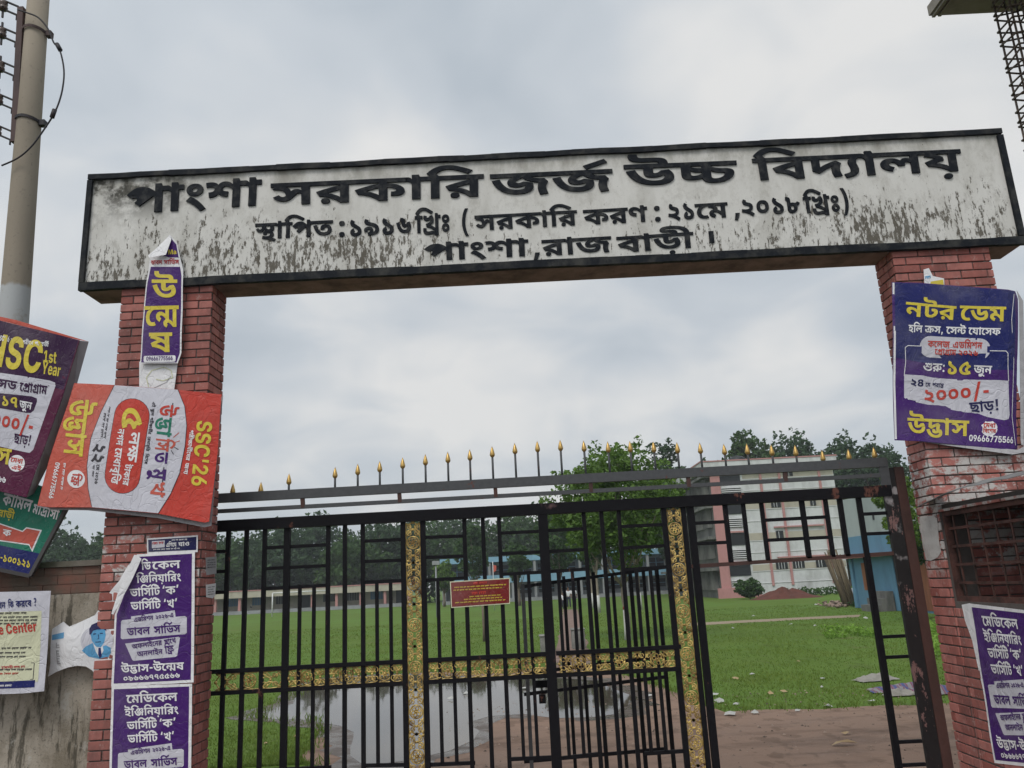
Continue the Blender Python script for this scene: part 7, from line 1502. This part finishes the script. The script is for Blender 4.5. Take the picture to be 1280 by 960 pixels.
for k in range(n_):
    X = xl + .3 + (xr - xl - .6) * (k + .5) / n_
    for za, zb2 in ((.9, zm - .5), (zm + .9, z1 - 1.0)):
        w = boxpart('window', M_DARK, bb_, (X - .95, X + .95, Y1 + 2.12, Y1 + 2.19, za, zb2))
        boxpart('frame', M_BLUEB, w, (X - .04, X + .04, Y1 + 2.08, Y1 + 2.115, za, zb2), (X - .95, X + .95, Y1 + 2.08, Y1 + 2.118, (za + zb2) / 2 - .03, (za + zb2) / 2 + .03))
fp = at(617, hz(617), 70); fl_ = thing('flag_pole', (fp.x, 70, 0), 'thin flag pole with a small orange flag before the blue building', 'flag pole')
mb = MB(); mb.tube([(fp.x, 70, 0), (fp.x, 70, tz(617, 702, 70))], .035, 6); mb.build('pole', M_WGREY, fl_, True)
mb = MB(); z = tz(618, 706, 70); mb.add([(fp.x + .04, 70, z), (fp.x + .3, 70.05, z - .08), (fp.x + .26, 70.02, z - .5), (fp.x + .04, 70, z - .62)], [(0, 1, 2, 3)]); mb.build('flag', PM['orange'], fl_)
# four storey white and pink building on the right
Y2 = 71.0; cx0 = at(905, 748, Y2).x; cx1 = at(1056, 690, Y2).x; zt2 = at(882, 578, Y2).z; D2 = 26.0
rb2 = thing('tall_building', ((cx0 + cx1) / 2, Y2, 0), 'four storey whitewashed building with pink bands right of the gate column', 'building')
boxpart('wall', M_WGREY, rb2, (cx0 + .002, cx1, Y2, Y2 + D2, 0, zt2 - .9))
rf = boxpart('roof', M_WGREY, rb2, (cx0 - .9, cx1 + .25, Y2 - .5, Y2 + D2 + .3, zt2 - .88, zt2 - .05))
boxpart('roof_edge', M_PINK, rf, (cx0 - .95, cx1 + .3, Y2 - .55, Y2 + D2 + .35, zt2 - .045, zt2 + .06))
boxpart('corner_pier', M_PINK, rb2, (cx0 - .12, cx0 + .72, Y2 - .14, Y2 - .002, 0, zt2 - .89))
boxpart('plinth', M_PINK, rb2, (cx0 - .5, cx0 + 3.2, Y2 - .36, Y2 - .142, 0, .85))
fh = (zt2 - 1.0) / 4
wall_w = cx1 - cx0
for k in range(4):
    z0 = fh * k + (.0 if k else .1); zt_ = fh * (k + 1)
    w = boxpart('stair_window', M_DARK, rb2, (cx0 + .74, cx0 + 2.55, Y2 - .06, Y2 - .003, z0 + 1.7, z0 + 2.75))
    boxpart('louvre', M_DARK, rb2, (cx0 + .80, cx0 + 2.5, Y2 - .05, Y2 - .003, z0 + .55, z0 + 1.35)); boxpart('louvre_slats', M_LINE, rb2, *[(cx0 + .76, cx0 + 2.54, Y2 - .16, Y2 - .052, z0 + .6 + .17 * j, z0 + .67 + .17 * j) for j in range(5)])
    boxpart('cream_panel', M_CREAM, rb2, *[(cx0 + 2.75, cx1 - .05, Y2 - .028, Y2 - .003, z0 + 2.05, zt_ - .02)])
    boxpart('white_line', M_LINE, rb2, *[(cx0 + 2.72, cx1 - .02, Y2 - .05, Y2 - .003, zz_, zz_ + .05) for zz_ in (z0 + .98, z0 + 1.98)])
    boxpart('ledge', M_PINK, rb2, (cx0 + .75, cx0 + 2.6, Y2 - .2, Y2 - .003, z0 + 2.78, z0 + 2.92)); 
    if k < 3: boxpart('ledge', M_PINK, rb2, (cx0 + wall_w * .46, cx0 + wall_w * .86, Y2 - .24, Y2 - .003, z0 + 3.02, z0 + 3.14))
    for f_, ww in (((.485, .5), (.62, .5), (.80, .46)), ((.50, .32),), ((.50, .42), (.80, .25)), ((.64, .3),))[k]:
        X = cx0 + wall_w * f_; 
        w = boxpart('window', M_DARK, rb2, (X - ww, X + ww, Y2 - .075, Y2 - .052, z0 + 2.1, z0 + 2.75))
        boxpart('window_bars', M_WGREY, w, *[(X - ww + .24 * j - .02, X - ww + .24 * j + .02, Y2 - .10, Y2 - .078, z0 + 2.1, z0 + 2.7) for j in range(1, int(ww * 8))])
for f_ in (.40, .555, .88): boxpart('pink_strip', M_PINK, rb2, (cx0 + wall_w * f_ - .10, cx0 + wall_w * f_ + .10, Y2 - .12, Y2 - .003, .85, zt2 - .89))
# its long side with grilles and fins, shade painted into a darker wall colour
M_SHADE = dirty('shaded_wall', (.20, .20, .185), (.05, .055, .05), .52, .5, (1, 1, .5), .95)
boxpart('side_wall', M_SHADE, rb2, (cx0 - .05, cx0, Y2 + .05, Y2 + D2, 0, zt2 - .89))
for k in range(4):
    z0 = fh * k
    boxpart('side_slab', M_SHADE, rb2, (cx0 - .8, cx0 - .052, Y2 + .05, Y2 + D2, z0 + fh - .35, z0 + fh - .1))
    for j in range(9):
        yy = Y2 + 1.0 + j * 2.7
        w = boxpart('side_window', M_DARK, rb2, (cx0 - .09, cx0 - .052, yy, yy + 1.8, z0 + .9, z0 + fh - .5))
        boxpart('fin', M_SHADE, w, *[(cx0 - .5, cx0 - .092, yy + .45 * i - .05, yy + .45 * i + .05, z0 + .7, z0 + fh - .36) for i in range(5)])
tk = at(921, 570, Y2 + 3); mb = MB(); mb.lathe((tk.x, Y2 + 3, zt2 + .061), [(.75, 0), (.78, .5), (.5, .72), (.2, .8)], 14); mb.build('water_tank', M_DARK, rf, True)
# blue walled shed on the right, its long wall facing the field
HX, hy0, hy1 = 17.45, 29.0, 43.7
M_HUT = dirty('hut_blue', (.115, .245, .36), (.08, .14, .20), .38, .6, (1, 1, .5), .85)
M_HUTW = dirty('hut_white', (.36, .40, .40), (.22, .25, .25), .4, .6, (1, 1, .5), .9)
hut = thing('shed', (HX, hy1, 0), 'blue walled shed with a pink ledge seen behind the rusty gate post', 'shed')
hp_ = lambda px, py: atx(px, py, HX)
zs, zh, zl = 3.62, 5.6, 2.58
boxpart('wall', M_HUT, hut, (HX, HX + .2, hy0, hy1, 0, zs), (HX + .2, HX + 6, hy1 - .2, hy1, 0, zs), (HX + .2, HX + 6, hy0, hy0 + .2, 0, zs))
boxpart('upper_wall', M_HUTW, hut, (HX + .03, HX + 6, hy0 + .03, hy1 - .1, zs + .001, zh))
boxpart('ledge', M_PINK, hut, (HX - .55, HX - .002, hy0, hy1 + .3, zl - .06, zl + .05))
for y_ in (33, 36.8, 38.5, 41.2, 43.3): boxpart('pilaster', M_HUT, hut, (HX - .10, HX - .003, y_, y_ + .35, .02, zl - .061))
pp = hp_(1082, 720); boxpart('orange_poster', dirty('orange_paper', (.30, .12, .055), (.16, .05, .03), .4, 4), hut, (HX - .012, HX - .003, pp.y - .5, pp.y + .35, pp.z - .7, pp.z + .65))
boxpart('door', dirty('hut_door', (.26, .10, .055), (.12, .05, .03), .4, 2), hut, (HX - .03, HX - .003, 34.9, 36.5, .1, zl - .07))
ps_ = hp_(1091, 646); boxpart('vent_slot', M_DARK, hut, (HX + .01, HX + .029, ps_.y - .1, ps_.y + .1, ps_.z - .15, ps_.z + .15))
boxpart('steps', dirty('step_concrete', (.17, .165, .155), (.07, .07, .065), .5, 3), hut, *[(HX - 1.1 + .33 * k, HX - .12, 38.9 + .002 * k, 40.4 - .002 * k, .3 * k + .001, .3 * (k + 1)) for k in range(3)])
lpx = at(1069, 650, 46); lamp = thing('street_lamp', (lpx.x, 46, 0), 'thin grey lamp pole with a short crossarm beside the blue shed', 'street lamp')
mb = MB(); mb.tube([(lpx.x + .1, 46, 0), (lpx.x, 46, tz(1067, 622, 46))], [.07, .05], 8); mb.build('pole', M_WGREY, lamp, True)
mb = MB(); z = tz(1064, 628, 46); mb.tube([(lpx.x - .65, 46, z + .14), (lpx.x + .02, 46, z - .16), (lpx.x + .4, 46, z + .02)], .03, 6); mb.build('crossarm', M_WGREY, lamp, True)
mb = MB(); mb.box(lpx.x - .9, lpx.x - .58, 45.9, 46.1, z + .12, z + .2); mb.build('lamp_head', M_WGREY, lamp)
# street lamp seen beside the first gold column
lq = at(545, 720, 60); l2 = thing('street_lamp', (lq.x, 60, 0), 'grey street lamp standing by the left end of the blue building', 'street lamp')
mb = MB(); mb.tube([(lq.x, 60, 0), (lq.x, 60, tz(546, 706, 60))], .06, 8); mb.build('pole', M_GREYB, l2, True)
mb = MB(); z = tz(547, 706, 60); mb.box(lq.x - .25, lq.x + .28, 59.85, 60.15, z, z + .28); mb.build('lamp_head', M_GREYB, l2)
# bamboo poles, sacks, soil heap, rubble
bp = ground(1061, 749); bs_ = thing('bamboo_stack', bp, 'sheaf of dry bamboo poles leaning upright beside the blue shed', 'poles')
M_BAMB = [plain('bamboo_a', (.15, .115, .07), .8, .3), plain('bamboo_b', (.09, .068, .042), .8, .3)]
rnd = random.Random(9); Yb = 46.0
bx = at(1062, 748, Yb).x; bs_.location = (bx, Yb, 0); ORIG[bs_.name] = Vector((bx, Yb, 0))
for k in range(46):
    u = rnd.uniform(-.85, .85); zt_ = at(1052, 694, Yb).z + rnd.uniform(-.25, .35)
    mb = MB(); mb.tube([(bx + u * .42, Yb + rnd.uniform(-.2, .1), 0), (bx - .30 + u * .58, Yb + .5 + rnd.uniform(0, .3), zt_)], [.045, .032], 6); mb.build('bamboo_pole', M_BAMB[k % 2], bs_, True)
hxp = ground(982, 748)
hm = bpy.data.meshes.new('soil_heap'); bm = bmesh.new(); N = 26
from mathutils import noise as mnoise
for i in range(N + 1):
    for j in range(N + 1):
        u, v = i / N * 2 - 1, j / N * 2 - 1; r_ = min(1, math.hypot(u, v)); x_, y_ = u * 3.0, v * 1.7
        bm.verts.new((hxp.x + x_, hxp.y + y_, max(-.02, .72 * (cos(r_ * pi) * .5 + .5) ** .8 + .5 * mnoise.noise((x_ * 1.3, y_ * 1.3, 2)) * (1 - r_)) - .01))
bm.verts.ensure_lookup_table()
for i in range(N):
    for j in range(N): bm.faces.new([bm.verts[a_] for a_ in (i * (N + 1) + j, (i + 1) * (N + 1) + j, (i + 1) * (N + 1) + j + 1, i * (N + 1) + j + 1)])
bm.to_mesh(hm); bm.free(); hm.materials.append(dirty('red_soil', (.12, .042, .03), (.07, .028, .02), .5, 2.5, (1, 1, 1), .95, .6))
tag(link('soil_heap', hm), 'low heap of red soil in front of the white building', 'soil heap')
def stone(mb, c, r_, rnd, tint=.5):
    bm = bmesh.new(); bmesh.ops.create_icosphere(bm, subdivisions=1, radius=1)
    q = Vector((rnd.uniform(.7, 1.3), rnd.uniform(.7, 1.3), rnd.uniform(.5, .9)))
    vs = [tuple(c + Vector((v.co.x * q.x, v.co.y * q.y, v.co.z * q.z)) * (r_ * rnd.uniform(.8, 1.15))) for v in bm.verts]
    mb.add(vs, [[v.index for v in f.verts] for f in bm.faces], tint); bm.free()
rnd = random.Random(21); mb = MB()
for k in range(60):
    p = ground(1040 + rnd.gauss(0, 8), 757 + rnd.gauss(0, 2)); stone(mb, p + Vector((0, 0, .05 + abs(rnd.gauss(0, .07)))), rnd.uniform(.05, .13), rnd, rnd.random())
mb.build('rubble_heap', plain('broken_brick', (.24, .17, .14), .9, .3, 6, tint=.6), None, label='small heap of broken brick rubble in front of the bamboo poles', cat='rubble')
M_SACK = dirty('white_sack', (.48, .50, .54), (.25, .28, .34), .45, 5, (1, 1, 1), .8, .3)
def sack(c, r_, seed, label, m=None, sq=.7, ry=None):
    bm = bmesh.new(); bmesh.ops.create_icosphere(bm, subdivisions=3, radius=1); 
    for v in bm.verts:
        d_ = 1 + .22 * mnoise.noise(v.co * 1.8 + Vector((seed, 0, 0))) + .08 * mnoise.noise(v.co * 5 + Vector((0, seed, 0)))
        v.co = Vector((v.co.x * d_ * r_, v.co.y * d_ * (ry or r_), max(-.62, v.co.z * d_) * r_ * sq)); v.co += Vector(c) + Vector((0, 0, .62 * r_ * sq))
    me = bpy.data.meshes.new('sack'); bm.to_mesh(me); bm.free(); me.materials.append(m or M_SACK)
    me.polygons.foreach_set('use_smooth', [True] * len(me.polygons))
    return tag(link('sack', me), label, 'sack')
s0 = ground(1066, 752); sack((s0.x, s0.y, 0), .42, 1, 'white bulging sack lying lowest beside the blue shed'); sack((s0.x + .02, s0.y + .35, .4), .38, 2, 'white and blue sack heaped on top beside the blue shed')
# cloths dropped at the edge of the grass
def cloth(px, py, L_, Wd_, m, label, seed, ang=0.0):
    c = ground(px, py); mb = MB(); n1_, n2_ = 40, 20; rnd_ = Vector((seed * 3.1, seed, 0))
    vs = []
    for i in range(n1_ + 1):
        for j in range(n2_ + 1):
            u, v = i / n1_ - .5, j / n2_ - .5
            w_ = 1 + .5 * mnoise.noise(Vector((u * 4, seed, 0)))
            x_, y_ = u * L_ + .1 * mnoise.noise(Vector((v * 5, u * 5, seed))), v * Wd_ * w_
            z_ = .02 + max(0, .07 + .09 * mnoise.noise(Vector((u * 4, v * 3, seed * 2.0))) + .03 * mnoise.noise(Vector((u * 11, v * 9, seed)))) * (1 - (2 * abs(v)) ** 3) * (1 - (2 * abs(u)) ** 6)
            vs.append((c.x + x_ * cos(ang) - y_ * sin(ang), c.y + x_ * sin(ang) + y_ * cos(ang), z_))
    fs = [(i * (n2_ + 1) + j, (i + 1) * (n2_ + 1) + j, (i + 1) * (n2_ + 1) + j + 1, i * (n2_ + 1) + j + 1) for i in range(n1_) for j in range(n2_)]
    mb.add(vs, fs); return mb.build('cloth', m, None, True, label=label, cat='cloth')
t = NT('striped_cloth'); wv = t.n('ShaderNodeTexWave'); wv.inputs['Scale'].default_value = 1.6; wv.inputs['Distortion'].default_value = 2.0; t.l(t.tc.outputs['Object'], wv.inputs[0])
c = t.ramp(wv.outputs[0], (.0, (.07, .09, .20)), (.35, (.20, .13, .17)), (.6, (.16, .05, .08)), (.85, (.22, .21, .22))); M_STRIPE = t.out(c, .9, 0, .1)
M_PALEC = plain('pale_cloth', (.26, .245, .22), .9, .2, 8)
cloth(1094, 851, .75, .40, M_PALEC, 'crumpled pale cloth at the left end of the cloths on the grass', 1, .2)
cloth(1130, 864, 1.1, .45, M_STRIPE, 'striped pink and blue cloth behind the rusty gate post', 2, -.12)
cloth(1178, 866, .9, .6, M_STRIPE, 'heaped striped cloth at the foot of the right pillar', 3, .1)
cloth(1126, 870, .5, .22, M_PALEC, 'small white cloth below the striped one behind the gate post', 4, 0)
# concrete blocks by the path
M_BLK = dirty('culvert_concrete', (.24, .235, .22), (.08, .08, .07), .5, 2.5, (1, 1, 1), .92, .5)
for (xa, xb, ya, yb, lb) in ((676, 692, 792, 816, 'weathered concrete kerb block left of the path'), (716, 733, 783, 812, 'mossy concrete kerb block right of the path')):
    a_, c_ = ground(xa, yb), ground(xb, yb); zt_ = at(xa, ya, a_.y).z * .82
    o = boxpart('kerb_block', M_BLK, None, (a_.x, c_.x, a_.y, a_.y + .5, 0, zt_), (a_.x - .03, c_.x + .03, a_.y - .03, a_.y + .53, zt_ + .001, zt_ + .05)); tag(o, lb, 'kerb block'); bevel(o, .02)
# goal frame on the far pitch
gx0, gx1 = ground(340, 771), ground(412, 767)
gf = thing('goal_post', (gx0 + gx1) / 2, 'white goal frame on the far side of the field by the school block', 'goal')
zt_ = 2.35
for p in (gx0, gx1): mb = MB(); mb.tube([p, p + Vector((0, 0, zt_))], .06, 8); mb.build('upright', M_LINE, gf, True)
mb = MB(); mb.tube([gx0 + Vector((0, 0, zt_)), gx1 + Vector((0, 0, zt_))], .06, 8); mb.build('crossbar', M_LINE, gf, True)
bpst = ground(605, 802); mb = MB(); mb.tube([bpst, bpst + Vector((.01, 0, .5)), bpst + Vector((-.01, 0, 1.5))], [.05, .045, .04], 8); mb.build('wooden_stake', M_BARK, None, True, label='brown wooden stake standing in the field below the name plate', cat='stake')

# ------------------------------------------------------------------ pupils on the path
M_SKIN = plain('skin', (.16, .085, .055), .6); M_HAIR = plain('black_hair', (.012, .010, .010), .5)
M_SHIRT = plain('white_shirt', (.62, .62, .64), .8); M_TROUS = plain('navy_trousers', (.025, .028, .045), .85)
def skin_mesh(name, joints, edges, mat_):
    me = bpy.data.meshes.new(name); me.from_pydata([j[:3] for j in joints], edges, [])
    o = bpy.data.objects.new(name, me); COL.objects.link(o)
    sk = o.modifiers.new('skin', 'SKIN'); sk.use_smooth_shade = True
    for i, j in enumerate(joints): me.skin_vertices[0].data[i].radius = (j[3], j[4] if len(j) > 4 else j[3])
    me.skin_vertices[0].data[0].use_root = True
    o.modifiers.new('sub', 'SUBSURF').levels = 1
    dg = bpy.context.evaluated_depsgraph_get(); m2 = bpy.data.meshes.new_from_object(o.evaluated_get(dg))
    bpy.data.objects.remove(o); m2.materials.clear(); m2.materials.append(mat_); m2.name = name
    return m2
def person(base, H, face, stride, label, arm=0.0):
    k = H / 1.7; base = Vector(base)
    J = [(0, 0, .92, .115, .10), (0, 0, 1.12, .12, .095), (0, 0, 1.34, .15, .10), (0, 0, 1.46, .06), (0, .01, 1.55, .062), (0, .015, 1.62, .082, .095), (0, .01, 1.70, .05),
         (-.17, 0, 1.38, .052), (-.22, .02 + arm * .1, 1.12, .042), (-.23, .10 + arm * .18, .90, .033), (-.235, .13 + arm * .2, .81, .038), (.17, 0, 1.38, .052), (.22, .01 - arm * .1, 1.12, .042), (.23, .06 - arm * .1, .90, .033), (.235, .08 - arm * .1, .81, .038),
         (-.09, 0, .86, .085), (-.10, stride * .16, .48, .06), (-.10, stride * .16 - .08, .10, .042), (-.10, stride * .16 + .08, .03, .03), (.09, 0, .86, .085), (.10, -stride * .10, .48, .06), (.10, -stride * .28, .10, .042), (.10, -stride * .28 + .14, .03, .03)]
    E_ = [(0, 1), (1, 2), (2, 3), (3, 4), (4, 5), (5, 6), (2, 7), (7, 8), (8, 9), (9, 10), (2, 11), (11, 12), (12, 13), (13, 14), (0, 15), (15, 16), (16, 17), (17, 18), (0, 19), (19, 20), (20, 21), (21, 22)]
    Mx = Matrix.Translation(base) @ Matrix.Rotation(face, 4, 'Z') @ Matrix.Scale(k, 4)
    th = thing('person', base, label, 'person')
    def part(nm, js, es, m_):
        me = skin_mesh(nm, js, es, m_); me.transform(Mx); link(nm, me, th)
    part('body', J, E_, M_SKIN)
    grow = lambda ids, g_: [tuple(J[i][:3]) + tuple(r_ + g_ for r_ in J[i][3:]) for i in ids]
    ids = [1, 0, 2, 7, 8, 11, 12]; part('shirt', grow(ids, .022), [(0, 1), (0, 2), (2, 3), (3, 4), (2, 5), (5, 6)], M_SHIRT)
    ids = [0, 15, 16, 17, 19, 20, 21]; part('trousers', grow(ids, .016), [(0, 1), (1, 2), (2, 3), (0, 4), (4, 5), (5, 6)], M_TROUS)
    bm = bmesh.new(); bmesh.ops.create_uvsphere(bm, u_segments=12, v_segments=8, radius=1)
    for v in bm.verts: v.co = Vector((v.co.x * .095, v.co.y * .105 - .012, max(v.co.z, -.25 if v.co.y < 0 else .25) * .105 + 1.655))
    me = bpy.data.meshes.new('hair'); bm.to_mesh(me); bm.free(); me.materials.append(M_HAIR); me.transform(Mx); link('hair', me, th)
for px, py, H, fc, st_, lb, am in ((711.5, 760.5, 1.62, pi, .7, 'pupil in a white shirt walking on the path, left of the pair side by side', .4), (718.5, 760.2, 1.60, pi, -.6, 'pupil in a white shirt and dark trousers, right of the pair side by side', -.3),
                             (705, 762.5, 1.30, pi * .9, .5, 'smaller pupil in white at the left edge of the path', .2)):
    person(ground(px, py), H, fc, st_, lb, am)
b_ = ground(314, 767); person(b_, 1.6, .2, .3, 'person in a white shirt standing before the long school block', .1)

# ------------------------------------------------------------------ litter
lit = [(891, 871, .16, 'white plastic scrap', 0), (900, 879, .16, 'white plastic scrap', 0), (920, 882, .08, '', 0), (963, 869, .12, '', 1), (981, 866, .12, '', 1), (919, 850, .12, '', 1), (940, 845, .10, '', 0), (916, 786, .14, '', 0), (989, 781, .12, '', 0), (942, 771, .16, '', 0), (1019, 783, .1, '', 0), (998, 828, .09, '', 1),
       (1028, 850, .1, '', 0), (1027, 860, .07, '', 0), (1091, 879, .12, '', 0), (1036, 885, .1, '', 0), (1082, 774, .22, '', 0), (913, 895, .15, '', 0), (944, 893, .12, '', 0), (997, 890, .08, '', 0), (1058, 919, .09, '', 1), (565, 875, .14, '', 0), (583, 868, .10, '', 0), (655, 862, .13, '', 0), (680, 860, .1, '', 0), (332, 931, .06, '', 1), (371, 922, .07, '', 1), (812, 871, .1, '', 0), (788, 845, .1, '', 0), (1020, 757, .2, '', 0), (1196, 915, .1, '', 1), (850, 826, .12, '', 0)]
M_LIT = [plain('litter_white', (.40, .40, .38), .8, .2), plain('litter_tan', (.36, .26, .15), .9, .3)]
for k, (px, py, s, _, m_) in enumerate(lit):
    rnd = random.Random(k); c = ground(px, py); vs = []; n_ = 6
    for i in range(n_):
        a = 2 * pi * i / n_; r_ = s * rnd.uniform(.35, .8); vs.append((c.x + r_ * cos(a), c.y + r_ * .8 * sin(a), .012 + rnd.uniform(0, .35) * s))
    vs.append((c.x, c.y, .03 + s * rnd.uniform(.15, .45)))
    mb = MB(); mb.add(vs, [(i, (i + 1) % n_, n_) for i in range(n_)]); ongr = py < 885
    mb.build('litter', M_LIT[m_], None, label='tan dead leaf or paper scrap lying on the ground inside the gate' if m_ else 'crumpled white litter scrap lying on the ground inside the gate', cat='litter', group='pale leaf scraps on the ground' if m_ else 'white litter on the ground')
# fallen leaf with a shadow side on the dirt
mb = MB(); c = ground(1056, 933); mb.add([tuple(c + Vector(v)) for v in ((-.16, 0, .02), (-.05, -.05, .06), (.1, -.03, .05), (.17, .02, .03), (.06, .05, .07), (-.08, .05, .05))], [(0, 1, 2, 3, 4, 5)]); mb.build('fallen_leaf', M_LIT[1], None, label='large dry curled leaf on the brown dirt near the rusty post', cat='leaf')

# gravel and crumbs trodden into the dirt
rnd = random.Random(55); mb = MB()
for k in range(1500):
    y = rnd.uniform(8.6, 15.5); x = rnd.uniform(-1.5, 8.5)
    r_ = rnd.choice((.006, .008, .012, .018)) * rnd.uniform(.7, 1.3); a = rnd.uniform(0, 6.28)
    mb.add([(x + r_ * 1.5 * cos(a), y + r_ * sin(a), .003), (x - r_ * sin(a), y + r_ * cos(a), .003), (x - r_ * 1.3 * cos(a), y - r_ * sin(a), .003), (x + r_ * sin(a), y - r_ * cos(a), .003), (x, y, .004 + r_ * .9)],
           [(0, 1, 4), (1, 2, 4), (2, 3, 4), (3, 0, 4)], rnd.random())
mb.build('gravel', plain('gravel', (.20, .15, .12), .9, .3, 6, tint=.7), None, False, (0, 10, 0), label='small stones and crumbs scattered on the brown dirt inside the gate', cat='gravel', kind='stuff')

# ------------------------------------------------------------------ grass blades near the gate
rnd = random.Random(31)
def inpoly(x, y, poly):
    r_ = False
    for a, b in zip(poly, poly[1:] + poly[:1]):
        if (a[1] > y) != (b[1] > y) and x < (b[0] - a[0]) * (y - a[1]) / (b[1] - a[1]) + a[0]: r_ = not r_
    return r_
gb = MB(); tries = 0
G_V = []; G_F = []; G_T = []
def blade(x, y, h, w, ti):
    a = rnd.uniform(0, 2 * pi); b = len(G_V); lx, ly = rnd.gauss(0, .4) * h, rnd.gauss(0, .4) * h
    dx, dy = cos(a) * w, sin(a) * w
    G_V.extend([(x - dx, y - dy, 0), (x + dx, y + dy, 0), (x + lx * .5 + dx * .6, y + ly * .5 + dy * .6, h * .62), (x + lx * .5 - dx * .6, y + ly * .5 - dy * .6, h * .62), (x + lx, y + ly, h)])
    G_F.extend([(b, b + 1, b + 2, b + 3), (b + 3, b + 2, b + 4)]); G_T.extend([ti * .6, ti * .6, ti, ti, min(1, ti * 1.2)])
path_near = [(p[0], p[1]) for p in pathp]
for _ in range(170000):
    y = 11 + 40 * rnd.random() ** 2.0; x = (rnd.uniform(-.42, .56)) * y
    if inpoly(x, y, dirt) or inpoly(x, y, path_near) or inpoly(x, y, track): continue
    cl_ = mnoise.noise(Vector((x * .5, y * .5, 0))); cl2 = mnoise.noise(Vector((x * 2.2, y * 2.2, 5)))
    if rnd.random() > .60 + .6 * cl_ + .5 * cl2: continue
    blade(x, y, rnd.uniform(.018, .042) * (1 + .7 * cl_) * (1 + .012 * y), .0035 + .00030 * y, min(1, max(0, .5 + .75 * cl_ + .35 * cl2 + rnd.uniform(-.18, .18))))
# longer tufts along the edge of the dirt and the puddle
for i, (a, b) in enumerate(zip(dirt, dirt[1:] + dirt[:1])):
    if not (9 < a[1] < 30): continue
    for k in range(26):
        u = rnd.random(); x = lerp(a[0], b[0], u) + rnd.gauss(0, .09); y = lerp(a[1], b[1], u) + rnd.gauss(.05, .12)
        blade(x, y, rnd.uniform(.05, .13), .009, rnd.uniform(.15, .8))
me = bpy.data.meshes.new('grass'); me.from_pydata(G_V, [], G_F)
at_ = me.attributes.new('tint', 'FLOAT', 'POINT'); at_.data.foreach_set('value', G_T); me.materials.append(leaf_mat('grass_blade', (.080, .142, .020), (.195, .265, .050)))
tag(link('grass', me, None, (0, 15, 0)), 'short green grass on the field inside the gate', 'grass', kind='stuff')

# ------------------------------------------------------------------ moist air over the field
hzm = bpy.data.materials.new('haze'); hzm.use_nodes = True
nt_ = hzm.node_tree; nt_.nodes.clear()
vo = nt_.nodes.new('ShaderNodeVolumePrincipled'); vo.inputs['Color'].default_value = (.86, .90, .94, 1); vo.inputs['Density'].default_value = .0007; vo.inputs['Anisotropy'].default_value = .2
ou = nt_.nodes.new('ShaderNodeOutputMaterial'); nt_.links.new(vo.outputs[0], ou.inputs['Volume'])
mb = MB(); mb.box(-705, 705, -85, 705, -1, 24); fix_normals(mb.build('haze', hzm, None, kind='stuff'))
